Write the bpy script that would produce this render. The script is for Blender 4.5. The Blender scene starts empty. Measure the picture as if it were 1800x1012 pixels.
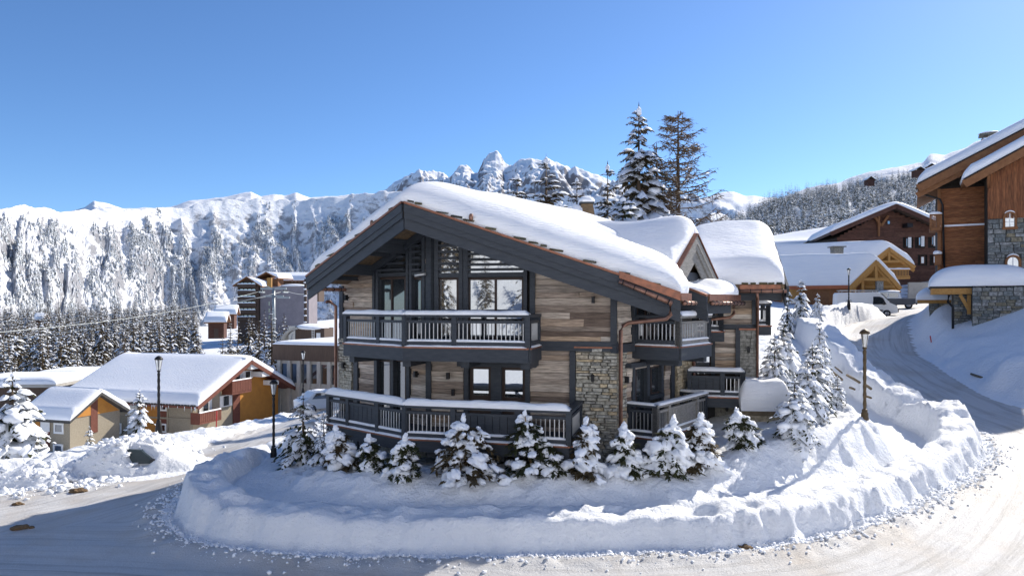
import bpy, math, random
import numpy as np
from mathutils import Vector, Matrix
from math import radians, sin, cos, pi, sqrt, atan2

# ------------------------------------------------------------------ camera, sky, sun, exposure
F, HY, H = 1250.0, 535.0, 10.0          # focal length in photo pixels, horizon row, camera height
SC = bpy.context.scene
COL = SC.collection
cam_d = bpy.data.cameras.new('camera')
cam_d.sensor_width = 36.0
cam_d.lens = F / 1800.0 * 36.0
cam_d.shift_y = (HY - 506.0) / 1800.0
cam_d.clip_start = 0.3
cam_d.clip_end = 30000.0
cam = bpy.data.objects.new('camera', cam_d)
cam.location = (0, 0, H)
cam.rotation_euler = (radians(90), 0, 0)
COL.objects.link(cam)
SC.camera = cam

SUN_AZ = radians(47)               # from +Y towards +X
SUN_EL = radians(33.5)
SUN_DIR = Vector((sin(SUN_AZ) * cos(SUN_EL), cos(SUN_AZ) * cos(SUN_EL), sin(SUN_EL)))
world = bpy.data.worlds.new('World')
SC.world = world
world.use_nodes = True
wn = world.node_tree.nodes
wl = world.node_tree.links
bg = wn['Background']
sky = wn.new('ShaderNodeTexSky')
sky.sky_type = 'NISHITA'
sky.sun_disc = False
sky.sun_elevation = SUN_EL
sky.sun_rotation = SUN_AZ
sky.altitude = 1900
sky.air_density = 0.95
sky.dust_density = 0.9
sky.ozone_density = 6.5
hsv = wn.new('ShaderNodeHueSaturation')
hsv.inputs['Saturation'].default_value = 1.04
wl.new(sky.outputs[0], hsv.inputs['Color'])
wl.new(hsv.outputs[0], bg.inputs[0])
bg.inputs[1].default_value = 0.104
sun_d = bpy.data.lights.new('sun', 'SUN')
sun_d.energy = 4.3
sun_d.angle = radians(0.53)
sun_d.color = (1.0, 0.93, 0.82)
sun = bpy.data.objects.new('sun', sun_d)
sun.rotation_euler = (-SUN_DIR).to_track_quat('-Z', 'Y').to_euler()
sun.location = (60, 50, 60)
COL.objects.link(sun)
vs = SC.view_settings
vs.view_transform = 'Standard'
vs.look = 'None'
vs.exposure = 0.73
vs.gamma = 1.0
vs.use_curve_mapping = False

rng = random.Random(7)
V3 = Vector


# ------------------------------------------------------------------ helpers
def P(px, py, Y):
    return V3(((px - 900) / F * Y, Y, H - (py - HY) / F * Y))


def ZP(py, Y):
    return H - (py - HY) / F * Y


def XP(px, Y):
    return (px - 900) / F * Y


def sstep(a, b, x):
    t = np.clip((x - a) / (b - a), 0, 1)
    return t * t * (3 - 2 * t)


def hash2(ix, iy, seed):
    h = (ix.astype(np.int64) * 374761393 + iy.astype(np.int64) * 668265263 + seed * 2147483647 + 12345)
    h = (h ^ (h >> 13)) * 1274126177
    h = h ^ (h >> 16)
    return (h & 0xFFFFFF) / float(0xFFFFFF)


def vnoise(x, y, seed=0):
    x = np.asarray(x, float)
    y = np.asarray(y, float)
    ix = np.floor(x)
    iy = np.floor(y)
    fx = x - ix
    fy = y - iy
    fx = fx * fx * fx * (fx * (fx * 6 - 15) + 10)
    fy = fy * fy * fy * (fy * (fy * 6 - 15) + 10)
    a = hash2(ix, iy, seed)
    b = hash2(ix + 1, iy, seed)
    c = hash2(ix, iy + 1, seed)
    d = hash2(ix + 1, iy + 1, seed)
    return (a + (b - a) * fx) * (1 - fy) + (c + (d - c) * fx) * fy - 0.5


def fbm(x, y, seed=0, octs=4, gain=0.5):
    s = 0
    a = 1.0
    n = 0
    x = np.asarray(x, float)
    y = np.asarray(y, float)
    for k in range(octs):
        c, sn = cos(k * 1.1), sin(k * 1.1)
        s = s + a * vnoise((x * c - y * sn) * 2 ** k + 17.3 * k, (x * sn + y * c) * 2 ** k - 9.1 * k, seed + k * 7)
        n += a
        a *= gain
    return s / n * 2


def ridged(x, y, seed=0, octs=4):
    s = 0
    a = 1.0
    n = 0
    for k in range(octs):
        s = s + a * (1 - np.abs(vnoise(np.asarray(x) * 2 ** k + 5.1 * k, np.asarray(y) * 2 ** k + 3.3 * k, seed + k * 5)) * 4)
        n += a
        a *= 0.5
    return s / n


ORG = {}


def empty(name, loc):
    o = bpy.data.objects.new(name, None)
    o.location = loc
    o.empty_display_size = 0.5
    COL.objects.link(o)
    ORG[o] = V3(loc)
    return o


def tag(o, label=None, cat=None, group=None, kind=None):
    if label: o['label'] = label
    if cat: o['category'] = cat
    if group: o['group'] = group
    if kind: o['kind'] = kind
    return o


def thing(name, label, cat, loc, group=None):
    return tag(empty(name, loc), label, cat, group)


class MB:
    def __init__(s):
        s.v = []
        s.f = []
        s.sm = []

    def add(s, vs, fs, smooth=False):
        n = len(s.v)
        s.v.extend([tuple(p) for p in vs])
        s.f.extend([tuple(i + n for i in f) for f in fs])
        s.sm.extend([smooth] * len(fs))
        return s

    def hex(s, p):          # 8 corners: bottom 4 ccw, top 4 ccw
        return s.add(p, [(3, 2, 1, 0), (4, 5, 6, 7), (0, 1, 5, 4), (1, 2, 6, 5), (2, 3, 7, 6), (3, 0, 4, 7)])

    def box(s, c, size, rz=0):
        c = V3(c)
        hx, hy, hz = size[0] / 2, size[1] / 2, size[2] / 2
        cs, sn = cos(rz), sin(rz)
        pts = []
        for z in (-hz, hz):
            for x, y in ((-hx, -hy), (hx, -hy), (hx, hy), (-hx, hy)):
                pts.append((c.x + x * cs - y * sn, c.y + x * sn + y * cs, c.z + z))
        return s.hex(pts)

    def beam(s, a, b, w, h, up=V3((0, 0, 1))):      # rectangular bar a->b, w sideways, h along up
        a = V3(a)
        b = V3(b)
        d = (b - a).normalized()
        side = d.cross(up)
        if side.length < 1e-4: side = d.cross(V3((0, 1, 0)))
        side.normalize()
        u = side.cross(d).normalized()
        sx = side * (w / 2)
        ux = u * (h / 2)
        return s.hex([a - sx - ux, a + sx - ux, b + sx - ux, b - sx - ux, a - sx + ux, a + sx + ux, b + sx + ux, b - sx + ux])

    def prism(s, poly, off):      # polygon extruded along off
        n = len(poly)
        off = V3(off)
        pts = [V3(p) for p in poly] + [V3(p) + off for p in poly]
        fs = [tuple(range(n - 1, -1, -1)), tuple(range(n, 2 * n))]
        for i in range(n):
            j = (i + 1) % n
            fs.append((i, j, n + j, n + i))
        return s.add(pts, fs)

    def tube(s, path, r, n=8, smooth=True, cap=True):
        path = [V3(p) for p in path]
        rs = r if isinstance(r, (list, tuple)) else [r] * len(path)
        vs = []
        ref = V3((0, 0, 1))
        for i, p in enumerate(path):
            d = (path[min(i + 1, len(path) - 1)] - path[max(i - 1, 0)])
            if d.length < 1e-6: d = V3((0, 0, 1))
            d.normalize()
            a = d.cross(ref)
            if a.length < 0.05: a = d.cross(V3((1, 0, 0)))
            a.normalize()
            b = d.cross(a)
            for k in range(n):
                t = 2 * pi * k / n
                vs.append(p + (a * cos(t) + b * sin(t)) * rs[i])
        fs = []
        for i in range(len(path) - 1):
            for k in range(n):
                fs.append((i * n + k, i * n + (k + 1) % n, (i + 1) * n + (k + 1) % n, (i + 1) * n + k))
        if cap:
            fs.append(tuple(range(n - 1, -1, -1)))
            fs.append(tuple(range((len(path) - 1) * n, len(path) * n)))
        return s.add(vs, fs, smooth)

    def lathe(s, c, prof, n=12, smooth=True):
        c = V3(c)
        vs = []
        for r, z in prof:
            for k in range(n):
                t = 2 * pi * k / n
                vs.append((c.x + r * cos(t), c.y + r * sin(t), c.z + z))
        fs = []
        for i in range(len(prof) - 1):
            for k in range(n):
                fs.append((i * n + k, i * n + (k + 1) % n, (i + 1) * n + (k + 1) % n, (i + 1) * n + k))
        fs.append(tuple(range(n - 1, -1, -1)))
        fs.append(tuple(range((len(prof) - 1) * n, len(prof) * n)))
        return s.add(vs, fs, smooth)

    def fbox(s, fr, s0, s1, z0, z1, o0, o1):
        return s.hex([fr.pt(s0, z0, o0), fr.pt(s1, z0, o0), fr.pt(s1, z0, o1), fr.pt(s0, z0, o1),
                      fr.pt(s0, z1, o0), fr.pt(s1, z1, o0), fr.pt(s1, z1, o1), fr.pt(s0, z1, o1)])

    def pbox(s, fr, x0, x1, y0, y1, o0, o1):    # by photo columns/rows on the front face of a wall frame
        s0, s1, z0, z1 = fr.rect(x0, x1, y0, y1, o1)
        return s.fbox(fr, s0, s1, z0, z1, o0, o1)

    def blob(s, c, rad, seed=0, lev=2, amp=0.25, flat=0.0):
        vs, fs = ico(lev)
        c = V3(c)
        r = V3(rad) if not isinstance(rad, (int, float)) else V3((rad, rad, rad))
        a = np.array(vs)
        nz = 1 + amp * (fbm(a[:, 0] * 1.9 + seed * 3.7 + a[:, 2] * 1.5, a[:, 1] * 1.9 - a[:, 2] * 1.6, seed, 3))
        out = []
        for (x, y, z), q in zip(vs, nz):
            zz = z * q
            if zz < -1 + flat: zz = -1 + flat
            out.append((c.x + x * q * r.x, c.y + y * q * r.y, c.z + zz * r.z))
        return s.add(out, fs, True)

    def build(s, name, mat, parent=None, flip=False):
        me = bpy.data.meshes.new(name)
        o = V3((0, 0, 0))
        if parent is not None: o = ORG[parent]
        a = np.array(s.v, dtype=float).reshape(-1, 3) - np.array(o)
        me.from_pydata(a.tolist(), [], s.f)
        if any(s.sm):
            me.polygons.foreach_set('use_smooth', s.sm)
        me.materials.append(mat)
        ob = bpy.data.objects.new(name, me)
        COL.objects.link(ob)
        if parent is not None:
            ob.parent = parent
        ORG[ob] = V3(o)
        return ob


_ico = {}


def ico(lev):
    if lev in _ico: return _ico[lev]
    import bmesh
    bm = bmesh.new()
    bmesh.ops.create_icosphere(bm, subdivisions=lev, radius=1)
    vs = [tuple(v.co) for v in bm.verts]
    fs = [tuple(v.index for v in f.verts) for f in bm.faces]
    bm.free()
    _ico[lev] = (vs, fs)
    return _ico[lev]


def piece(name, mesh, parent, loc, rotz, scale, mat3=None):
    """instance of a shared unit mesh as a child"""
    ob = bpy.data.objects.new(name, mesh)
    if mat3 is not None:
        M = Matrix.Translation(V3(loc) - ORG[parent]) @ mat3.to_4x4()
        ob.matrix_local = M
    else:
        ob.location = V3(loc) - ORG[parent]
        ob.rotation_euler = (0, 0, rotz)
        ob.scale = scale
    ob.parent = parent
    COL.objects.link(ob)
    return ob


class Frame:
    """vertical wall plane: origin O (x,y), direction d, outward normal n towards the camera side"""

    def __init__(s, O, d, n=None):
        s.O = V3((O[0], O[1]))
        s.d = V3((d[0], d[1])).normalized()
        m = V3((s.d.y, -s.d.x))
        if n is not None:
            if m.dot(V3((n[0], n[1]))) < 0: m = -m
        elif m.dot(-s.O) < 0:
            m = -m
        s.n = m
        s.rz = atan2(s.d.y, s.d.x)

    def pt(s, a, z, o=0.0):
        q = s.O + s.d * a + s.n * o
        return V3((q.x, q.y, z))

    def s(s, px, o=0.0):
        k = (px - 900) / F
        q = s.O + s.n * o
        return (k * q.y - q.x) / (s.d.x - k * s.d.y)

    def z(s, px, py, o=0.0):
        q = s.pt(s.s(px, o), 0, o)
        return ZP(py, q.y)

    def rect(s, x0, x1, y0, y1, o=0.0):
        a, b = s.s(x0, o), s.s(x1, o)
        xm = (x0 + x1) / 2
        z1, z0 = s.z(xm, y0, o), s.z(xm, y1, o)
        if a > b: a, b = b, a
        if z0 > z1: z0, z1 = z1, z0
        return a, b, z0, z1

    def off(s, o):
        q = s.O + s.n * o
        return Frame((q.x, q.y), (s.d.x, s.d.y), (s.n.x, s.n.y))


# ------------------------------------------------------------------ materials
def pmat(name, col, col2=None, scale=4.0, rough=0.7, bump=0.0, bscale=30.0, stretch=(1, 1, 1), ramp=None, metallic=0.0,
         detail=6, rnd=0.0, spec=0.3, lo=0.35, hi=0.65, bdist=0.05, sss=0.0, seedw=0.0):
    m = bpy.data.materials.new(name)
    m.use_nodes = True
    nt = m.node_tree
    N, L = nt.nodes, nt.links
    b = N['Principled BSDF']
    b.inputs['Roughness'].default_value = rough
    b.inputs['Metallic'].default_value = metallic
    b.inputs['Specular IOR Level'].default_value = spec
    if sss:
        b.inputs['Subsurface Weight'].default_value = sss
        b.inputs['Subsurface Radius'].default_value = (0.25, 0.35, 0.5)
        b.inputs['Subsurface Scale'].default_value = 0.3
    geo = N.new('ShaderNodeNewGeometry')
    vm = N.new('ShaderNodeVectorMath')
    vm.operation = 'MULTIPLY'
    vm.inputs[1].default_value = stretch
    L.new(geo.outputs['Position'], vm.inputs[0])
    vec = vm.outputs[0]
    oi = None
    if rnd or ramp:
        oi = N.new('ShaderNodeObjectInfo')
        va = N.new('ShaderNodeVectorMath')
        va.operation = 'ADD'
        cmb = N.new('ShaderNodeMath')
        cmb.operation = 'MULTIPLY'
        cmb.inputs[1].default_value = 37.0
        L.new(oi.outputs['Random'], cmb.inputs[0])
        L.new(vec, va.inputs[0])
        L.new(cmb.outputs[0], va.inputs[1])
        vec = va.outputs[0]
    base = None
    if ramp:
        cr = N.new('ShaderNodeValToRGB')
        cr.color_ramp.interpolation = 'LINEAR'
        el = cr.color_ramp.elements
        while len(el) < len(ramp): el.new(0.5)
        for i, c in enumerate(ramp):
            el[i].position = i / (len(ramp) - 1)
            el[i].color = (*c, 1)
        L.new(oi.outputs['Random'], cr.inputs[0])
        base = cr.outputs[0]
    nz = N.new('ShaderNodeTexNoise')
    nz.inputs['Scale'].default_value = scale
    nz.inputs['Detail'].default_value = detail
    nz.inputs['Roughness'].default_value = 0.6
    L.new(vec, nz.inputs['Vector'])
    if ramp:
        mr = N.new('ShaderNodeMapRange')
        mr.inputs[1].default_value = lo
        mr.inputs[2].default_value = hi
        mr.inputs[3].default_value = 0.55
        mr.inputs[4].default_value = 1.35
        L.new(nz.outputs[0], mr.inputs[0])
        mx = N.new('ShaderNodeVectorMath')
        mx.operation = 'SCALE'
        L.new(base, mx.inputs[0])
        L.new(mr.outputs[0], mx.inputs['Scale'])
        L.new(mx.outputs[0], b.inputs['Base Color'])
    elif col2 is not None:
        mr = N.new('ShaderNodeMapRange')
        mr.inputs[1].default_value = lo
        mr.inputs[2].default_value = hi
        L.new(nz.outputs[0], mr.inputs[0])
        mix = N.new('ShaderNodeMix')
        mix.data_type = 'RGBA'
        mix.inputs[6].default_value = (*col, 1)
        mix.inputs[7].default_value = (*col2, 1)
        L.new(mr.outputs[0], mix.inputs[0])
        L.new(mix.outputs[2], b.inputs['Base Color'])
    else:
        b.inputs['Base Color'].default_value = (*col, 1)
    if bump:
        n2 = N.new('ShaderNodeTexNoise')
        n2.inputs['Scale'].default_value = bscale
        n2.inputs['Detail'].default_value = 5
        L.new(vec, n2.inputs['Vector'])
        bp = N.new('ShaderNodeBump')
        bp.inputs['Strength'].default_value = bump
        bp.inputs['Distance'].default_value = bdist
        L.new(n2.outputs[0], bp.inputs['Height'])
        L.new(bp.outputs[0], b.inputs['Normal'])
    return m


M = {}
M['snow'] = pmat('snow', (0.80, 0.83, 0.88), (0.88, 0.89, 0.91), 1.2, 0.6, 0.35, 22, spec=0.25, bdist=0.03)
M['roofsnow'] = pmat('roof_snow', (0.84, 0.86, 0.90), (0.89, 0.90, 0.92), 0.9, 0.6, 0.9, 5, spec=0.25, bdist=0.04, stretch=(.8, .8, 7))
M['bough_snow'] = pmat('bough_snow', (0.82, 0.85, 0.90), None, rough=0.65, spec=0.2)
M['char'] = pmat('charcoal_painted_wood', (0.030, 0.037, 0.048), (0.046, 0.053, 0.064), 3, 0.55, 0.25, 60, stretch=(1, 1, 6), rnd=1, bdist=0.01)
M['charlit'] = pmat('sunlit_weathered_board', (0.16, 0.155, 0.145), (0.26, 0.25, 0.235), 5, 0.75, 0.3, 60, stretch=(1, 1, 5), rnd=1, bdist=0.01)  # paler copy of charcoal; sunlight on the sun-facing boards put into its colour
M['plank'] = pmat('reclaimed_plank', (0, 0, 0), scale=2.4, rough=0.85, bump=0.5, bscale=14, stretch=(0.9, 0.9, 14),
                  ramp=[(0.140, 0.102, 0.080), (0.282, 0.225, 0.182), (0.510, 0.432, 0.357), (0.215, 0.167, 0.135), (0.643, 0.561, 0.473), (0.357, 0.285, 0.231),
                        (0.444, 0.324, 0.224), (0.263, 0.213, 0.176), (0.570, 0.506, 0.435), (0.177, 0.139, 0.112)], bdist=0.02)
M['backing'] = pmat('dark_wall_backing', (0.02, 0.017, 0.015), (0.035, 0.03, 0.025), 6, 0.9)
M['stone'] = pmat('pillar_stone', (0, 0, 0), scale=9, rough=0.9, bump=0.7, bscale=28,
                  ramp=[(0.291, 0.281, 0.243), (0.418, 0.391, 0.321), (0.341, 0.325, 0.282), (0.508, 0.406, 0.260), (0.453, 0.438, 0.389), (0.378, 0.362, 0.308), (0.250, 0.245, 0.223), (0.475, 0.442, 0.368)], bdist=0.02)
M['mortar'] = pmat('mortar', (0.16, 0.15, 0.13), (0.22, 0.21, 0.185), 12, 0.95, 0.4, 60)
M['gstone'] = pmat('grey_rubble_stone', (0, 0, 0), scale=7, rough=0.9, bump=0.7, bscale=24,
                   ramp=[(0.10, 0.11, 0.115), (0.17, 0.175, 0.17), (0.13, 0.15, 0.155), (0.24, 0.245, 0.235), (0.20, 0.175, 0.12), (0.15, 0.16, 0.15), (0.30, 0.305, 0.30), (0.12, 0.125, 0.12)], bdist=0.03)
M['gmortar'] = pmat('grey_mortar', (0.055, 0.055, 0.05), (0.085, 0.085, 0.08), 10, 0.95)
M['copper'] = pmat('aged_copper', (0.30, 0.125, 0.075), (0.18, 0.085, 0.058), 7, 0.42, 0.15, 30, metallic=0.65, spec=0.5)
M['copperpipe'] = pmat('browned_copper_pipe', (0.20, 0.105, 0.075), (0.29, 0.16, 0.115), 5, 0.4, metallic=0.6, spec=0.5)
M['slate'] = pmat('mossy_slate', (0, 0, 0), scale=14, rough=0.95, bump=0.6, bscale=30,
                  ramp=[(0.06, 0.06, 0.05), (0.11, 0.10, 0.07), (0.16, 0.14, 0.08), (0.08, 0.085, 0.06), (0.13, 0.10, 0.05)])
M['steel'] = pmat('brushed_steel', (0.48, 0.49, 0.50), rough=0.35, metallic=0.7)
M['black'] = pmat('black_metal', (0.012, 0.012, 0.014), rough=0.5)
M['winframe'] = pmat('dark_brown_window_frame', (0.035, 0.022, 0.018), (0.05, 0.032, 0.026), 6, 0.5)
M['soffit'] = pmat('old_timber_soffit', (0.22, 0.15, 0.085), (0.12, 0.085, 0.055), 3, 0.85, 0.3, 20, stretch=(3, 3, 8))
M['bronze'] = pmat('bronze_lamp_paint', (0.12, 0.085, 0.045), (0.07, 0.05, 0.03), 12, 0.5, 0.3, 30, metallic=0.4)
M['bark'] = pmat('bark', (0.085, 0.06, 0.042), (0.15, 0.11, 0.08), 8, 0.95, 0.5, 18, stretch=(3, 3, 0.6))
M['stake'] = pmat('yellowish_stem', (0.30, 0.20, 0.08), (0.20, 0.13, 0.06), 8, 0.9)
M['log'] = pmat('old_rail_wood', (0.11, 0.085, 0.055), (0.21, 0.165, 0.11), 6, 0.9, 0.4, 20, stretch=(1, 1, 4))


def glass(name, tint=(0.02, 0.025, 0.03), refl=0.55, rough=0.02):
    m = bpy.data.materials.new(name)
    m.use_nodes = True
    nt = m.node_tree
    N, L = nt.nodes, nt.links
    b = N['Principled BSDF']
    b.inputs['Base Color'].default_value = (*tint, 1)
    b.inputs['Roughness'].default_value = 0.15
    g = N.new('ShaderNodeBsdfGlossy')
    g.inputs['Roughness'].default_value = rough
    g.inputs['Color'].default_value = (0.9, 0.95, 1.0, 1)
    nz = N.new('ShaderNodeTexNoise')
    nz.inputs['Scale'].default_value = 0.8
    geo = N.new('ShaderNodeNewGeometry')
    L.new(geo.outputs['Position'], nz.inputs['Vector'])
    bp = N.new('ShaderNodeBump')
    bp.inputs['Strength'].default_value = 0.05
    bp.inputs['Distance'].default_value = 0.05
    L.new(nz.outputs[0], bp.inputs['Height'])
    L.new(bp.outputs[0], g.inputs['Normal'])
    mx = N.new('ShaderNodeMixShader')
    mx.inputs[0].default_value = refl
    L.new(b.outputs[0], mx.inputs[1])
    L.new(g.outputs[0], mx.inputs[2])
    L.new(mx.outputs[0], N['Material Output'].inputs['Surface'])
    return m


M['glass'] = glass('window_glass', refl=0.42)
M['glassdark'] = glass('dark_window_glass', refl=0.16)


def needles(name, c1, c2, c3):
    m = pmat(name, c1, c2, 6.0, 0.85, spec=0.15, rnd=1.0)
    return m


M['needle'] = needles('spruce_needles', (0.030, 0.042, 0.020), (0.062, 0.062, 0.030), None)
M['needlebrown'] = needles('frosted_brown_needles', (0.055, 0.045, 0.025), (0.095, 0.070, 0.038), None)
M['needlefar'] = needles('far_spruce_needles', (0.026, 0.038, 0.030), (0.050, 0.058, 0.042), None)
M['larch'] = pmat('larch_twigs', (0.13, 0.085, 0.05), (0.20, 0.14, 0.085), 5, 0.9)
# ------------------------------------------------------------------ local ground
def tps(pts, lam=0.5):
    A = np.array([(p[0], p[1]) for p in pts], float)
    z = np.array([p[2] for p in pts], float)
    n = len(A)
    d = np.linalg.norm(A[:, None] - A[None], axis=2)
    K = np.where(d > 0, d * d * np.log(d + 1e-9), 0) + np.eye(n) * lam
    Pm = np.hstack([np.ones((n, 1)), A])
    S = np.zeros((n + 3, n + 3))
    S[:n, :n] = K
    S[:n, n:] = Pm
    S[n:, :n] = Pm.T
    w = np.linalg.solve(S, np.concatenate([z, np.zeros(3)]))

    def f(x, y):
        x = np.asarray(x, float)
        y = np.asarray(y, float)
        out = w[n] + w[n + 1] * x + w[n + 2] * y
        for i in range(n):
            r2 = (x - A[i, 0]) ** 2 + (y - A[i, 1]) ** 2
            out = out + w[i] * 0.5 * r2 * np.log(r2 + 1e-12)
        return out
    return f


# road-level ground, heights relative to the camera
base_f = tps([(-30, 5, -6.2), (0, 2, -6.1), (30, 5, -6.3), (-11, 15, -5.95), (0, 15, -5.9), (11, 15, -5.85), (-25, 16, -6.1), (-12.3, 22, -5.9),
              (-11.6, 29, -5.95), (-11, 40, -6.3), (-12, 52, -7.2), (8.4, 17.5, -5.8), (14, 21, -5.6), (17, 25, -5.35), (20.3, 32, -4.85),
              (21.5, 38, -4.0), (24, 46, -3.0), (28, 55, -1.9), (34, 64, -1.2), (41, 75, -0.6), (50, 90, 0.3), (26.5, 36, -3.2), (27.5, 45.5, -3.3), (30.5, 42.5, -2.1), (36, 40, 0.2),
              (40, 30, 0), (34, 52, 0.2), (50, 60, 2), (26, 26, -4.2), (34, 18, -5), (-25, 30, -7.3), (-24, 45, -10), (-32, 58, -12.2), (-45, 66, -13.5), (-60, 50, -13),
              (-50, 30, -10), (-20, 62, -11), (-10, 75, -10.5), (-30, 95, -13), (-60, 95, -15), (0, 26, -5.5), (0, 34, -5.2), (4, 45, -3.8), (10, 60, -1.5), (14, 42, -2.4),
              (20, 70, -0.5), (5, 90, -2), (35, 95, 1.5), (60, 110, 4), (0, 120, -4), (-40, 125, -13), (80, 60, 8), (80, 110, 8), (-80, 110, -17), (-80, 40, -16)])
mound_f = tps([(-8.3, 24.9, -5.42), (-6.5, 22, -5.05), (-5, 20.3, -4.78), (-2, 19.5, -4.62), (1.5, 19.4, -4.64), (5, 19.7, -4.6), (7, 20.6, -4.22), (9, 22, -3.85),
               (11.4, 23.4, -3.72), (11.8, 26, -3.45), (12.5, 31, -2.9), (13.5, 38, -2.1), (15, 44, -1.5), (8.3, 26, -3.9), (6.6, 23.2, -4.55), (0, 26, -5.0), (-7, 29, -5.5),
               (0, 36, -5), (8, 36, -2.8), (6.0, 21.2, -4.5), (10, 29, -3.2)], 0.03)


def pl_dist(x, y, pts, closed=False):
    """distance to polyline, arc parameter (segment index + t), signed side (left positive)"""
    best = np.full(np.shape(x), 1e9)
    par = np.zeros(np.shape(x))
    side = np.zeros(np.shape(x))
    n = len(pts)
    for i in range(n if closed else n - 1):
        ax, ay = pts[i][0], pts[i][1]
        bx, by = pts[(i + 1) % n][0], pts[(i + 1) % n][1]
        dx, dy = bx - ax, by - ay
        l2 = dx * dx + dy * dy
        t = np.clip(((x - ax) * dx + (y - ay) * dy) / l2, 0, 1)
        d = np.hypot(x - ax - t * dx, y - ay - t * dy)
        m = d < best
        best = np.where(m, d, best)
        par = np.where(m, i + t, par)
        side = np.where(m, np.sign(dx * (y - ay) - dy * (x - ax)), side)
    return best, par, side


def inside(x, y, pts):
    c = np.zeros(np.shape(x), bool)
    n = len(pts)
    for i in range(n):
        ax, ay = pts[i][0], pts[i][1]
        bx, by = pts[(i + 1) % n][0], pts[(i + 1) % n][1]
        if ay == by: continue
        cond = ((ay > y) != (by > y)) & (x < (bx - ax) * (y - ay) / (by - ay) + ax)
        c ^= cond
    return c


def smooth_pl(pts, n=6):
    out = []
    k = len(pts)
    for i in range(k - 1):
        p0 = np.array(pts[max(i - 1, 0)], float)
        p1 = np.array(pts[i], float)
        p2 = np.array(pts[i + 1], float)
        p3 = np.array(pts[min(i + 2, k - 1)], float)
        for j in range(n):
            t = j / n
            out.append(tuple(0.5 * ((2 * p1) + (-p0 + p2) * t + (2 * p0 - 5 * p1 + 4 * p2 - p3) * t * t + (-p0 + 3 * p1 - 3 * p2 + p3) * t ** 3)))
    out.append(tuple(pts[-1]))
    return out


# ploughed snow wall round the bend: x, y, height over the road, half width
BERM = smooth_pl([(-9.4, 26.0, 0.55, 0.45), (-9.1, 23.2, 0.95, 0.5), (-9.0, 21.0, 1.0, 0.5), (-8.1, 19.2, 1.0, 0.55), (-6.2, 18.0, 0.78, 0.62), (-3.7, 17.55, 0.72, 0.62), (0, 17.5, 0.70, 0.6),
                  (3, 17.6, 0.72, 0.55), (5.6, 17.85, 0.74, 0.5), (8.4, 19.0, 0.76, 0.42), (10.6, 20.5, 0.74, 0.4), (12.5, 22.0, 0.74, 0.4), (14.4, 23.7, 0.86, 0.42), (15.9, 25.5, 1.10, 0.5), (16.8, 27.4, 1.38, 0.6),
                  (16.95, 29.6, 1.22, 0.6), (17.1, 33.5, 1.3, 0.6), (17.6, 37, 1.5, 0.7), (18.4, 41.0, 1.6, 0.8), (19.6, 47, 1.5, 0.8), (22.5, 54, 1.4, 0.9), (26.5, 59.5, 1.5, 1.0), (30.5, 62.5, 1.5, 1.0), (32.5, 64.5, 1.0, .8)], 6)
MOUND = [(-9.0, 27), (-8.7, 24.8), (-8.0, 22.2), (-6.4, 19.9), (-4.4, 18.95), (-2, 18.6), (1.3, 18.55), (4.2, 18.75), (6.6, 19.5), (8.5, 20.6), (10.7, 21.75), (12.5, 23.0), (13.0, 25.4),
         (13.4, 28.5), (14.2, 33), (15.5, 40), (17, 47), (12, 50), (8, 46), (2, 42), (-6, 38), (-9.3, 31)]
INNER = [(p[0], p[1]) for p in BERM] + [(30, 78), (5, 70), (-8, 40)]
RBANK = smooth_pl([(33, 20), (24.5, 27.5), (22.8, 32), (23.6, 37), (25.2, 42), (27.6, 48), (31, 54.5), (37, 62), (44, 68)], 5)
LBANK = smooth_pl([(-45, 20), (-30, 22), (-17.2, 23.2), (-14.6, 24.3), (-14.0, 27.2), (-13.2, 30.5), (-12.6, 33.5), (-12.8, 38), (-14, 46), (-17, 58)], 5)
ROAD = smooth_pl([(-60, 9, 8), (-30, 13, 8), (-12, 14, 7), (0, 12.0, 5.5), (8.5, 13.2, 5.3), (15.0, 18.8, 4.6), (19.2, 25, 4.0), (20.2, 32, 3.0), (20.9, 38, 3.0), (22.8, 45, 3.2), (26.5, 53, 3.6),
                  (32, 61, 3.8), (38, 69, 4), (48, 82, 4), (60, 100, 4)], 5)
ROAD2 = smooth_pl([(-17, 15, 4), (-12.6, 21, 3.6), (-11.2, 26, 2.6), (-10.7, 31, 2.4), (-10.6, 37, 2.4), (-11.5, 46, 2.4), (-14, 60, 2.6)], 5)


def interp_par(par, pts, k):
    v = np.array([p[k] for p in pts], float)
    return np.interp(par, np.arange(len(pts)), v)


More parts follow.
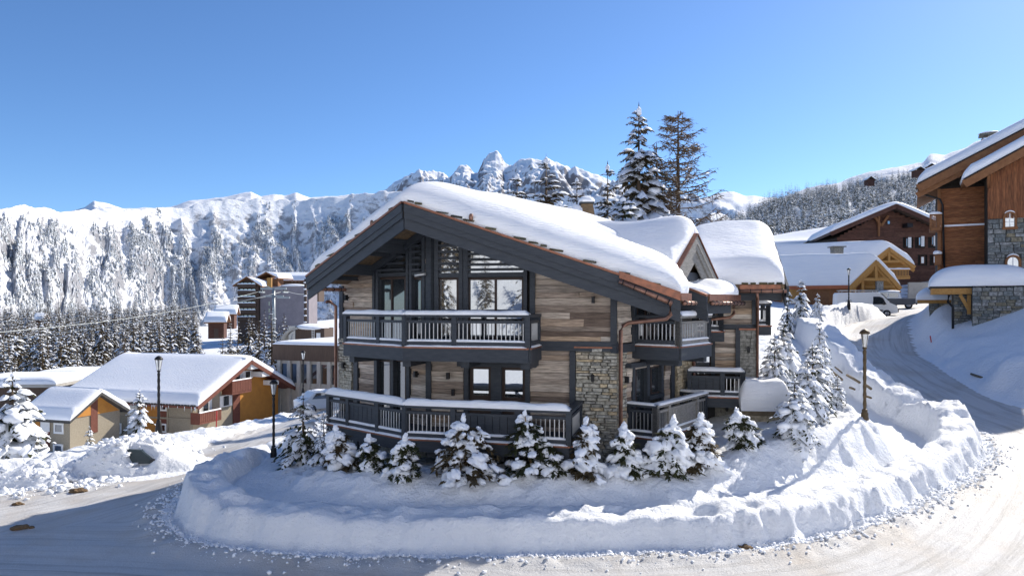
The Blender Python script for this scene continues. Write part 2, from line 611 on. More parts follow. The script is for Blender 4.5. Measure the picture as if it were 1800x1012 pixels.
def ground_parts(x, y):
    x = np.asarray(x, float)
    y = np.asarray(y, float)
    z = base_f(x, y)
    d1, p1, _ = pl_dist(x, y, ROAD)
    d2, p2, _ = pl_dist(x, y, ROAD2)
    r = np.minimum(d1 - interp_par(p1, ROAD, 2), d2 - interp_par(p2, ROAD2, 2))     # <0 on the road
    big = fbm(x * 0.22, y * 0.22, 3, 3)
    med = fbm(x * 0.9, y * 0.9, 11, 3)
    fine = fbm(x * 3.1, y * 3.1, 23, 3)
    rough = sstep(-0.2, 1.0, r)
    z = z + rough * (0.16 * big + 0.05 * med + 0.022 * fine)
    # wheel ruts on the road
    z = z + (1 - rough) * (0.012 * fbm(x * 1.5, y * 1.5, 5, 3) + 0.012 * np.sin(d1 * 4.2 + 1.5 * vnoise(x * .3, y * .3, 9)) + 0.018 * fine * 0.5)
    # inner path level and the mound round the chalet
    inn = inside(x, y, INNER)
    db, pb, sb = pl_dist(x, y, BERM)
    z = z + np.where(inn, (0.56 - 0.48 * sstep(10.0, 13, x)) * sstep(0.2, 0.9, db), 0.0)
    im = inside(x, y, MOUND)
    dm, pm, _ = pl_dist(x, y, MOUND, True)
    sd = np.where(im, dm, -dm) + 0.12 * med + 0.05 * fine
    w = sstep(-0.25, 1.05, sd)
    mz = mound_f(x, y) + 0.07 * med + 0.05 * fine + 0.06 * big
    # shovelled texture on the slope
    streak = fbm(x * 4.5, y * 1.6, 31, 3)
    mz = mz + 0.06 * streak * (1 - sstep(1.0, 3.0, sd)) + 0.075 * fbm(x * 5, y * 5, 37, 2) * (1 - sstep(1.2, 3.0, sd)) + 0.05 * fbm(x * 2.2, y * 2.2, 39, 3)
    z = z * (1 - w) + np.maximum(mz, z) * w
    # snow wall
    hb = interp_par(pb, BERM, 2)
    wb = interp_par(pb, BERM, 3)
    lump = 0.20 * fbm(x * 0.8, y * 0.8, 41, 3) + 0.15 * (1 - sstep(30, 44, y)) * fbm(x * 2.6, y * 2.6, 43, 3)
    near = 1 - sstep(30, 44, y)
    left = 1 - sstep(2.5, 6.0, x)
    dd = db + (0.05 + 0.10 * near * (1 - .55 * left)) * fbm(x * 1.7, y * 1.7, 47, 3) + (0.09 - .05 * left) * near * fbm(x * 5.5, y * 5.5, 49, 2)
    prof = sstep(0.0, 1.0, 1 - np.clip((dd - wb * 0.8) / np.where(sb * 1.0 > 0, 0.5, 0.52 - .16 * left), 0, 1))
    notch = 1 - 0.62 * np.exp(-((x - 4.75) ** 2 + (y - 17.75) ** 2) / 0.10) - 0.40 * np.exp(-((x - 6.05) ** 2 + (y - 18.1) ** 2) / 0.05) - 0.35 * np.exp(-((x + 6.9) ** 2 + (y - 18.3) ** 2) / 0.12)
    gap = np.clip(1 - 1.2 * np.exp(-((x - 16.95) ** 2 + (y - 29.4) ** 2) / 0.6) * 0.35, 0, 1)
    hill = hb * (1 + lump) * prof * notch * gap
    zr = base_f(x, y)
    z = np.where(prof > 0.001, np.maximum(z, zr + hill), z)
    # windrow of loose snow at its foot on the road side
    foot = np.where(~inn, np.exp(-((db - wb - 0.85) / 0.42) ** 2), 0)
    z = z + foot * (0.13 + 0.09 * fbm(x * 2.5, y * 2.5, 53, 3))
    # right bank
    dr, pr, sr = pl_dist(x, y, RBANK)
    sdr = -dr * sr + 0.5 * big + 0.25 * med
    z = z + 1.15 * sstep(-0.2, 1.6, sdr) * np.where(sdr > -0.3, 1, 0) + 0.25 * sstep(0.6, 2.0, sdr) * big
    # left bank: crest then falling towards the houses below
    dl, pl_, sl = pl_dist(x, y, LBANK)
    sdl = dl * sl + 0.35 * big + 0.3 * med
    hc = 0.62 - 0.15 * sstep(27.5, 31, y)
    crest = hc * sstep(-0.3, 1.3, sdl) * (1 - 0.75 * sstep(3.0, 9.0, sdl)) * (1 + 0.35 * fbm(x * 2.2, y * 2.2, 57, 3))
    z = z + np.where(sl > 0, crest * (1 + 0.35 * big + 0.2 * med) + sstep(0, 1, sdl) * (0.05 * fine), crest * 0)
    # snow heaped over the buried car
    ca, sa = cos(CAR[2]), sin(CAR[2])
    lx, ly = (x - CAR[0]) * ca + (y - CAR[1]) * sa, -(x - CAR[0]) * sa + (y - CAR[1]) * ca
    lz = np.interp(lx, [-2.9, -2.1, -1.3, -0.3, 0.5, 1.3, 2.0, 2.9], [0, .95, 1.62, 1.80, 1.62, 1.12, .85, 0])
    wy = sstep(-1.75, -0.72, ly) * (1 - sstep(0.7, 2.2, ly))
    open_ = np.exp(-((lx - 0.32) / 0.46) ** 4) * sstep(-0.62, -0.80, ly) * 1.0
    hcar = lz * wy * (1 + 0.10 * med + 0.07 * fine)
    hcar = np.where(open_ > 0, hcar * (1 - open_) + np.minimum(hcar, 0.92) * open_, hcar)
    z = np.where((hcar > 0.02) & (CAR[3] > -90), np.maximum(z, CAR[3] + hcar), z)
    return z, r


CAR = (XP(248, 25.9), 25.9, radians(8), -100.0)


def ground_z(x, y):
    z, _ = ground_parts(np.array([x], float), np.array([y], float))
    return float(z[0]) + H


def axis(lo, a, b, hi, fine, grow=1.09, most=6.0):
    mid = list(np.arange(a, b, fine))
    out = mid[:]
    st = fine
    x = b
    while x < hi:
        out.append(x)
        st = min(st * grow, most)
        x += st
    out.append(hi)
    st = fine
    x = a
    while x > lo:
        st = min(st * grow, most)
        x -= st
        out.insert(0, max(x, lo))
    return np.array(out)


def grid_mesh(name, X, Y, Z, mat, keep=None):
    ny, nx = X.shape
    vs = np.stack([X.ravel(), Y.ravel(), Z.ravel()], 1)
    i = np.arange((ny - 1) * (nx - 1))
    r, c = i // (nx - 1), i % (nx - 1)
    a = r * nx + c
    f = np.stack([a, a + 1, a + nx + 1, a + nx], 1)
    if keep is not None:
        f = f[keep.ravel()[i]]
        used = np.unique(f)
        remap = np.full(len(vs), -1)
        remap[used] = np.arange(len(used))
        vs = vs[used]
        f = remap[f]
    me = bpy.data.meshes.new(name)
    me.vertices.add(len(vs))
    me.vertices.foreach_set('co', vs.ravel())
    me.loops.add(len(f) * 4)
    me.polygons.add(len(f))
    me.loops.foreach_set('vertex_index', f.ravel().astype(np.int32))
    me.polygons.foreach_set('loop_start', np.arange(0, len(f) * 4, 4, dtype=np.int32))
    me.polygons.foreach_set('use_smooth', np.ones(len(f), bool))
    me.update(calc_edges=True)
    me.materials.append(mat)
    ob = bpy.data.objects.new(name, me)
    COL.objects.link(ob)
    ORG[ob] = V3((0, 0, 0))
    return ob


def snow_ground_mat():
    m = bpy.data.materials.new('ploughed_snow')
    m.use_nodes = True
    nt = m.node_tree
    N, L = nt.nodes, nt.links
    b = N['Principled BSDF']
    b.inputs['Roughness'].default_value = 0.6
    b.inputs['Specular IOR Level'].default_value = 0.25
    geo = N.new('ShaderNodeNewGeometry')
    n1 = N.new('ShaderNodeTexNoise')
    n1.inputs['Scale'].default_value = 0.8
    n1.inputs['Detail'].default_value = 8
    L.new(geo.outputs['Position'], n1.inputs['Vector'])
    mix = N.new('ShaderNodeMix')
    mix.data_type = 'RGBA'
    mix.inputs[6].default_value = (0.78, 0.81, 0.86, 1)
    mix.inputs[7].default_value = (0.89, 0.90, 0.915, 1)
    L.new(n1.outputs[0], mix.inputs[0])
    L.new(mix.outputs[2], b.inputs['Base Color'])
    n2 = N.new('ShaderNodeTexNoise')
    n2.inputs['Scale'].default_value = 7
    n2.inputs['Detail'].default_value = 8
    n2.inputs['Roughness'].default_value = 0.65
    L.new(geo.outputs['Position'], n2.inputs['Vector'])
    bp = N.new('ShaderNodeBump')
    bp.inputs['Strength'].default_value = 0.8
    bp.inputs['Distance'].default_value = 0.12
    L.new(n2.outputs[0], bp.inputs['Height'])
    L.new(bp.outputs[0], b.inputs['Normal'])
    return m


def road_mat():
    m = bpy.data.materials.new('packed_snow_road')
    m.use_nodes = True
    nt = m.node_tree
    N, L = nt.nodes, nt.links
    b = N['Principled BSDF']
    b.inputs['Roughness'].default_value = 0.55
    b.inputs['Specular IOR Level'].default_value = 0.3
    geo = N.new('ShaderNodeNewGeometry')
    at = N.new('ShaderNodeAttribute')
    at.attribute_name = 'lane'
    # grit speckle
    n1 = N.new('ShaderNodeTexNoise')
    n1.inputs['Scale'].default_value = 16
    n1.inputs['Detail'].default_value = 6
    n1.inputs['Roughness'].default_value = 0.75
    L.new(geo.outputs['Position'], n1.inputs['Vector'])
    # broad stains
    n2 = N.new('ShaderNodeTexNoise')
    n2.inputs['Scale'].default_value = 0.35
    n2.inputs['Detail'].default_value = 7
    n2.inputs['Roughness'].default_value = 0.65
    L.new(geo.outputs['Position'], n2.inputs['Vector'])
    # along-road streaks: lane.x = offset across the road, lane.y = run along it
    cx = N.new('ShaderNodeVectorMath')
    cx.operation = 'MULTIPLY'
    cx.inputs[1].default_value = (3.6, 0.13, 1)
    L.new(at.outputs['Vector'], cx.inputs[0])
    n3 = N.new('ShaderNodeTexNoise')
    n3.inputs['Scale'].default_value = 1.0
    n3.inputs['Detail'].default_value = 6
    n3.inputs['Roughness'].default_value = 0.7
    L.new(cx.outputs[0], n3.inputs['Vector'])
    r2 = N.new('ShaderNodeMapRange')
    r2.inputs[1].default_value = 0.47
    r2.inputs[2].default_value = 0.72
    L.new(n2.outputs[0], r2.inputs[0])
    r3 = N.new('ShaderNodeMapRange')
    r3.inputs[1].default_value = 0.47
    r3.inputs[2].default_value = 0.66
    L.new(n3.outputs[0], r3.inputs[0])
    mixA = N.new('ShaderNodeMix')
    mixA.data_type = 'RGBA'
    mixA.inputs[6].default_value = (0.55, 0.545, 0.54, 1)
    mixA.inputs[7].default_value = (0.45, 0.39, 0.325, 1)
    L.new(r2.outputs[0], mixA.inputs[0])
    mixB = N.new('ShaderNodeMix')
    mixB.data_type = 'RGBA'
    mixB.inputs[7].default_value = (0.34, 0.325, 0.31, 1)
    ms = N.new('ShaderNodeMath')
    ms.operation = 'MULTIPLY'
    ms.inputs[1].default_value = 0.85
    L.new(r3.outputs[0], ms.inputs[0])
    L.new(ms.outputs[0], mixB.inputs[0])
    L.new(mixA.outputs[2], mixB.inputs[6])
    r1 = N.new('ShaderNodeMapRange')
    r1.inputs[1].default_value = 0.60
    r1.inputs[2].default_value = 0.74
    r1.inputs[4].default_value = 0.4
    L.new(n1.outputs[0], r1.inputs[0])
    mixC = N.new('ShaderNodeMix')
    mixC.data_type = 'RGBA'
    mixC.inputs[7].default_value = (0.36, 0.33, 0.30, 1)
    L.new(r1.outputs[0], mixC.inputs[0])
    L.new(mixB.outputs[2], mixC.inputs[6])
    L.new(mixC.outputs[2], b.inputs['Base Color'])
    ad = N.new('ShaderNodeMath')
    L.new(n1.outputs[0], ad.inputs[0])
    L.new(n3.outputs[0], ad.inputs[1])
    bp = N.new('ShaderNodeBump')
    bp.inputs['Strength'].default_value = 0.7
    bp.inputs['Distance'].default_value = 0.05
    L.new(ad.outputs[0], bp.inputs['Height'])
    L.new(bp.outputs[0], b.inputs['Normal'])
    return m


M['ground'] = snow_ground_mat()
M['road'] = road_mat()
CAR = CAR[:3] + (float(ground_parts(np.array([CAR[0]]), np.array([CAR[1] - 0.4]))[0][0]) - 0.62,)
ax_ = axis(-90, -16.0, 23.5, 90, 0.092, 1.05, 3.0)
ay_ = axis(-60, 15.0, 29.5, 130, 0.09, 1.015, 2.0)
GX, GY = np.meshgrid(ax_, ay_)
GZ, GR = ground_parts(GX, GY)
BEH = lambda x, y: base_f(x, np.maximum(y, 8)) + np.clip(4 - y, 0, 90) * 0.92 + sstep(3, -6, y) * 0.5 * fbm(x * .3, y * .3, 91, 3)
GZ = np.where(GY < 8, BEH(GX, GY), GZ)   # unseen hillside behind the camera, steepened to bounce sunlight onto the shaded fronts
_db, _pb, _ = pl_dist(GX, GY, BERM)
rm = ((GR < 0.05) & (_db > interp_par(_pb, BERM, 3) + 0.62) & (-pl_dist(GX, GY, RBANK)[0] * pl_dist(GX, GY, RBANK)[2] < -0.45) & ~inside(GX, GY, INNER) & (np.hypot(GX - CAR[0], (GY - CAR[1]) * 1.25) > 2.7))[:-1, :-1]
tag(grid_mesh('snow_ground', GX, GY, GZ + H, M['ground'], ~rm), kind='structure')
road = tag(grid_mesh('road', GX, GY, GZ + H, M['road'], rm), kind='structure')
# run / offset along the road as a plain attribute for tyre streaks
vco = np.zeros(len(road.data.vertices) * 3)
road.data.vertices.foreach_get('co', vco)
vco = vco.reshape(-1, 3)
d1, p1, s1 = pl_dist(vco[:, 0], vco[:, 1], ROAD)
d2, p2, s2 = pl_dist(vco[:, 0], vco[:, 1], ROAD2)
use2 = (d2 - interp_par(p2, ROAD2, 2)) < (d1 - interp_par(p1, ROAD, 2))
lane = np.stack([np.where(use2, d2 * s2 + 40, d1 * s1), np.where(use2, p2 * 1.5, p1 * 1.6), np.zeros(len(d1))], 1)
at = road.data.attributes.new('lane', 'FLOAT_VECTOR', 'POINT')
at.data.foreach_set('vector', lane.astype(np.float32).ravel())

# loose snow lumps thrown up along the foot of the snow wall
nrng = np.random.default_rng(5)
mb = MB()
B_ = np.array([(p[0], p[1], p[3]) for p in BERM])
iv, if_ = ico(1)
iv = np.array(iv)
cnt = 0
LX, LY, LS = [], [], []
seg = np.linalg.norm(np.diff(B_[:, :2], axis=0), axis=1)
cum = np.concatenate([[0], np.cumsum(seg)])
for k in range(8200):
    t = nrng.uniform(0, cum[-1] * 0.62)
    i = min(np.searchsorted(cum, t) - 1, len(seg) - 1)
    i = max(i, 0)
    f = (t - cum[i]) / seg[i]
    p = B_[i] * (1 - f) + B_[i + 1] * f
    tx, ty = (B_[i + 1] - B_[i])[:2] / seg[i]
    nx_, ny_ = ty, -tx         # right side of travel is the road side
    o = p[2] + 0.30 + abs(nrng.normal(0, 0.36))
    LX.append(p[0] + nx_ * o)
    LY.append(p[1] + ny_ * o)
    LS.append(0.009 + 0.045 * nrng.random() ** 3.5)
for k in range(1100):            # foot of the left bank
    t = nrng.uniform(8, 22)
    i = int(t)
    p = np.array(LBANK[i]) * (1 - t + i) + np.array(LBANK[i + 1]) * (t - i)
    LX.append(p[0] + nrng.normal(0.3, 0.7))
    LY.append(p[1] + nrng.normal(0, 0.7))
    LS.append(0.02 + 0.11 * nrng.random() ** 3)
LZ = ground_parts(np.array(LX), np.array(LY))[0] + H
for k in range(len(LX)):
    s_ = LS[k]
    q = iv * (s_ * (1 + 0.35 * nrng.normal(size=(len(iv), 1)))) * np.array([1, 1, 0.8]) * nrng.uniform(0.8, 1.3, 3)
    mb.add(q + np.array([LX[k], LY[k], LZ[k] + s_ * 0.35]), if_, True)
tag(mb.build('snow_lumps', M['snow']), 'loose crumbled snow lumps along the foot of the ploughed snow walls', 'snow', kind='stuff')
# ------------------------------------------------------------------ snow slabs
def edge_samples(L, R, ne=9, step=0.14):
    R = min(R, L * 0.45)
    th = np.linspace(0, pi / 2, ne)
    e = R * (1 - np.cos(th))
    mid = np.linspace(R, L - R, max(3, int((L - 2 * R) / step)))[1:-1]
    return np.concatenate([e, mid, (L - e)[::-1]]) / L


def snow_grid(name, parent, base, T, Re, Rv, seed=0, amp=0.12, mat=None, bulge=0.06, smooth=8, lump=0.02, ends=(1, 1, 1, 1), mask=None):
    """base: (ns, nt, 3) points on the roof surface; snow is heaped on it with rounded borders"""
    b = np.array(base, float)
    ns, nt = b.shape[:2]
    ds = np.zeros((ns, nt))
    ds[1:] = np.cumsum(np.linalg.norm(np.diff(b, axis=0), axis=2), axis=0)
    de0, de1 = ds, ds[-1:] - ds
    dt = np.zeros((ns, nt))
    dt[:, 1:] = np.cumsum(np.linalg.norm(np.diff(b, axis=1), axis=2), axis=1)
    dv0, dv1 = dt, dt[:, -1:] - dt
    big = 1e3
    de = np.minimum(de0 if ends[0] else big, de1 if ends[1] else big)
    dv = np.minimum(dv0 if ends[2] else big, dv1 if ends[3] else big)

    def prof(d, R):
        x = np.clip(d / R, 0, 1)
        return np.sqrt(np.maximum(0, 1 - (1 - x) ** 2)) ** 0.85
    nz = fbm(b[..., 0] * 0.55, b[..., 1] * 0.55, seed, 3)
    nf = fbm(b[..., 0] * 2.3, b[..., 1] * 2.3, seed + 9, 3)
    h = T * prof(de, Re * (1 + 0.25 * nz)) * prof(dv, Rv * (1 + 0.25 * nz)) * (1 + amp * nz) + lump * nf * prof(de, 0.3) * prof(dv, 0.3)
    if mask is not None: h = h * mask
    p = b.copy()
    # smooth roof creases under the snow
    zz = p[..., 2] + h
    for _ in range(smooth):
        zi = zz.copy()
        zi[1:-1, 1:-1] = 0.25 * (zz[:-2, 1:-1] + zz[2:, 1:-1] + zz[1:-1, :-2] + zz[1:-1, 2:])
        w = np.clip(np.minimum(de, dv) / 0.25, 0, 1)
        zz = zz * (1 - w) + zi * w
    p[..., 2] = zz
    # slight outward bulge
    c = b.reshape(-1, 3).mean(0)
    out = b - c
    out[..., 2] = 0
    out /= np.linalg.norm(out, axis=2, keepdims=True) + 1e-6
    dm = np.minimum(de, dv)
    bl = bulge * np.exp(-(dm / 0.25)) * (1 + 0.8 * nf) * np.sin(np.clip(h / T, 0, 1) * pi * 0.9 + 0.2)
    p += out * bl[..., None]
    mb = MB()
    vs = p.reshape(-1, 3)
    fs = []
    for i in range(ns - 1):
        for j in range(nt - 1):
            a = i * nt + j
            fs.append((a, a + nt, a + nt + 1, a + 1))
    mb.add(vs, fs, True)
    ob = mb.build(name, mat or M['roofsnow'], parent)
    me = ob.data
    # make normals point up
    if len(me.polygons) and sum(pp.normal.z for pp in me.polygons[len(me.polygons) // 2: len(me.polygons) // 2 + 40]) < 0:
        me.flip_normals()
    return ob


def gable_base(f3, b3, R=0.6, step=0.2):
    """f3/b3 = (eave, ridge, eave) points of the two ends -> grid of roof points"""
    f3 = [np.array(p, float) for p in f3]
    b3 = [np.array(p, float) for p in b3]
    La = np.linalg.norm(f3[0] - f3[1])
    Lb = np.linalg.norm(f3[2] - f3[1])
    ss = edge_samples(La + Lb, R, 9, step)
    ss = np.sort(np.append(ss, La / (La + Lb)))
    Lt = np.linalg.norm(f3[1] - b3[1])
    tt = edge_samples(Lt, R, 9, step)
    out = np.zeros((len(ss), len(tt), 3))
    k = La / (La + Lb)
    for i, s in enumerate(ss):
        if s <= k:
            u = s / k
            a, c = f3[0] * (1 - u) + f3[1] * u, b3[0] * (1 - u) + b3[1] * u
        else:
            u = (s - k) / (1 - k)
            a, c = f3[1] * (1 - u) + f3[2] * u, b3[1] * (1 - u) + b3[2] * u
        out[i] = a[None] * (1 - tt[:, None]) + c[None] * tt[:, None]
    return out


def slab(mb, quad, th):
    q = [V3(p) for p in quad]
    off = V3((0, 0, -th))
    return mb.hex([q[0] + off, q[1] + off, q[2] + off, q[3] + off, q[0], q[1], q[2], q[3]])


def gable_roof(parent, f3, b3, mat, th=0.2, snowT=0.6, R=0.6, seed=1, name='roof', step=0.3, amp=0.12, smat=None, lump=0.02):
    mb = MB()
    slab(mb, [f3[0], f3[1], b3[1], b3[0]], th)
    slab(mb, [f3[1], f3[2], b3[2], b3[1]], th)
    ro = mb.build(name, mat, parent)
    if snowT:
        snow_grid('snow', ro, gable_base(f3, b3, R, step) + np.array([0, 0, 0.004]), snowT, R, R, seed, amp, smat, lump=lump)
    return ro


# ------------------------------------------------------------------ shared unit meshes
def unit_mesh(name, mat, jit=0.0, seed=0, inset=0.0):
    r = random.Random(seed)
    pts = []
    for z in (-.5, .5):
        for x, y in ((-.5, -.5), (.5, -.5), (.5, .5), (-.5, .5)):
            k = 1 - (inset if y < 0 else 0)
            pts.append((x * k + r.uniform(-jit, jit) * .12, y + r.uniform(-jit, jit) * .5, z * k + r.uniform(-jit, jit) * .3))
    mb = MB()
    mb.hex(pts)
    me = bpy.data.meshes.new(name)
    me.from_pydata(mb.v, [], mb.f)
    me.materials.append(mat)
    return me


UM = {}


def um(kind, mat, var=0):
    key = (kind, mat.name, var)
    if key not in UM:
        if kind == 'stone': UM[key] = unit_mesh('stone', mat, 0.35, 50 + var, 0.10)
        elif kind == 'plank': UM[key] = unit_mesh('plank', mat, 0.06, 80 + var, 0.0)
        else: UM[key] = unit_mesh(kind, mat, 0.0, 1)
    return UM[key]


def fpiece(name, mesh, parent, fr, s0, s1, z0, z1, o0, o1):
    """unit box scaled into a wall-frame box"""
    c = fr.pt((s0 + s1) / 2, (z0 + z1) / 2, (o0 + o1) / 2)
    m3 = Matrix(((fr.d.x * (s1 - s0), -fr.n.x * (o1 - o0), 0), (fr.d.y * (s1 - s0), -fr.n.y * (o1 - o0), 0), (0, 0, z1 - z0)))
    return piece(name, mesh, parent, c, 0, None, m3)


def cut(intervals, a, b):
    out = []
    for s, e in intervals:
        if b <= s or a >= e:
            out.append((s, e))
        else:
            if a > s: out.append((s, a))
            if b < e: out.append((b, e))
    return out


def plank_wall(parent, fr, s0, s1, z0, z1, holes=(), top=None, mat=None, h=(0.13, 0.24), seed=0, th=0.05, lens=(0.9, 3.4), name='plank', budget=[10000], base=0.0):
    r = random.Random(seed)
    mat = mat or M['plank']
    z = z0
    while z < z1 - 0.03:
        hh = min(r.uniform(*h), z1 - z)
        zm = z + hh / 2
        iv = [(s0, s1)]
        for a, b, c, d in holes:
            if c < zm < d: iv = cut(iv, a, b)
        if top is not None:
            n = 80
            ok = []
            st = None
            for k in range(n + 1):
                s = s0 + (s1 - s0) * k / n
                if top(s) + 0.12 > zm:
                    if st is None: st = s
                    en = s
                elif st is not None:
                    ok.append((st, en))
                    st = None
            if st is not None: ok.append((st, en))
            new = []
            for a, b in iv:
                for c, d in ok:
                    if min(b, d) - max(a, c) > 0.03: new.append((max(a, c), min(b, d)))
            iv = new
        for a, b in iv:
            s = a + 0.0
            while s < b - 0.02:
                L = r.uniform(*lens)
                e = min(b, s + L)
                if b - e < 0.35: e = b
                fpiece(name, um('plank', mat, r.randrange(4)), parent, fr, s + .003, e - .003, z + .004, z + hh - .004, base - .06, base + r.uniform(-0.012, th))
                s = e
        z += hh


STONES = {}


def stone_wall(parent, fr, s0, s1, z0, z1, holes=(), top=None, mat=None, mort=None, h=(0.07, 0.15), w=(0.16, 0.55), seed=0, limit=300, key=None, out=0.05, backing=True):
    """courses of separate stones; beyond the limit for its thing the rest is joined into one piece"""
    r = random.Random(seed)
    mat = mat or M['stone']
    key = key or parent
    STONES.setdefault(key, 0)
    if backing:
        mb = MB()
        mb.fbox(fr, s0, s1, z0, z1, -0.25, -0.005) if top is None else mb.prism([fr.pt(s0, z0, -.25), fr.pt(s1, z0, -.25), fr.pt(s1, top(s1), -.25), fr.pt(s0, top(s0), -.25)], (fr.n.x * .245, fr.n.y * .245, 0))
        bk = mb.build('stone_wall', mort or M['mortar'], parent)
    else:
        bk = parent
    rest = MB()
    courses = []
    z = z0
    while z < z1 - 0.02:
        hh = min(r.uniform(*h), z1 - z)
        courses.append((z, hh))
        z += hh
    for z, hh in reversed(courses):
        zm = z + hh / 2
        iv = [(s0, s1)]
        for a, b, c, d in holes:
            if c < zm < d: iv = cut(iv, a, b)
        for a, b in iv:
            s = a
            while s < b - 0.02:
                e = min(b, s + r.uniform(*w))
                if b - e < w[0] * .6: e = b
                if top is None or top((s + e) / 2) > zm:
                    o1 = r.uniform(out * 0.4, out)
                    zz1 = z + hh - .008 + r.uniform(-.006, .006)
                    if STONES[key] < limit:
                        fpiece('stone', um('stone', mat, r.randrange(5)), bk, fr, s + .008, e - .008, z + .006, zz1, -.04, o1)
                        STONES[key] += 1
                    else:
                        rest.fbox(fr, s + .008, e - .008, z + .006, zz1, -.04, o1)
                s = e
    if rest.v:
        tag(rest.build('stonework', mat, bk), kind='stuff')
    return bk


def window(parent, fr, x0, x1, y0, y1, n=1, o=-0.02, fw=0.07, gm=None, fm=None, px=True, bars=0, label=None, depth=0.08):
    if px: s0, s1, z0, z1 = fr.rect(x0, x1, y0, y1, o)
    else: s0, s1, z0, z1 = x0, x1, y0, y1
    mb = MB()
    mb.fbox(fr, s0, s1, z0, z0 + fw, o - depth, o)
    mb.fbox(fr, s0, s1, z1 - fw, z1, o - depth, o)
    w = (s1 - s0) / n
    for k in range(n + 1):
        c = s0 + w * k
        a, b = max(s0, c - fw / 2), min(s1, c + fw / 2)
        if k == 0: a, b = s0, s0 + fw
        if k == n: a, b = s1 - fw, s1
        mb.fbox(fr, a, b, z0 + fw, z1 - fw, o - depth, o)
    wo = mb.build('window', fm or M['winframe'], parent)
    for k in range(n):
        a = s0 + w * k + (fw if k == 0 else fw / 2)
        b = s0 + w * (k + 1) - (fw if k == n - 1 else fw / 2)
        m2 = MB()
        m2.fbox(fr, a, b, z0 + fw, z1 - fw, o - depth + .01, o - depth / 2)
        m2.build('pane', gm or M['glass'], wo)
    return wo


def part(name, mat, parent, fn):
    mb = MB()
    fn(mb)
    return mb.build(name, mat, parent)


def rail_snow(parent, a, b, w, h, seed=0, name='snow', over=0.03):
    """strip of snow lying on a rail or edge from a to b (world points on the upper surface)"""
    a = V3(a)
    b = V3(b)
    d = (b - a)
    L = d.length
    d.normalize()
    side = V3((-d.y, d.x, 0))
    n = max(4, int(L / 0.12))
    prof = [(-0.5 - over, -.02), (-0.54 - over, .35), (-0.36, .85), (0, 1.0), (0.36, .85), (0.54 + over, .35), (0.5 + over, -.02)]
    vs, fs = [], []
    for i in range(n + 1):
        t = i / n
        e = min(1, min(t, 1 - t) * L / (h * 1.2) + 0.25)
        nz = 1 + 0.30 * float(fbm(np.array([t * L * 1.3 + seed * 5.3]), np.array([seed * 1.7]), seed, 3)[0])
        for q, z in prof:
            vs.append(a + d * (t * L) + side * (q * w * (0.97 + 0.06 * e)) + V3((0, 0, z * h * e * nz if z > 0 else z)))
    k = len(prof)
    for i in range(n):
        for j in range(k - 1):
            fs.append((i * k + j, i * k + j + 1, (i + 1) * k + j + 1, (i + 1) * k + j))
    fs.append(tuple(range(k)))
    fs.append(tuple(n * k + j for j in range(k - 1, -1, -1)))
    mb = MB()
    mb.add(vs, fs, True)
    return mb.build(name, M['roofsnow'], parent)


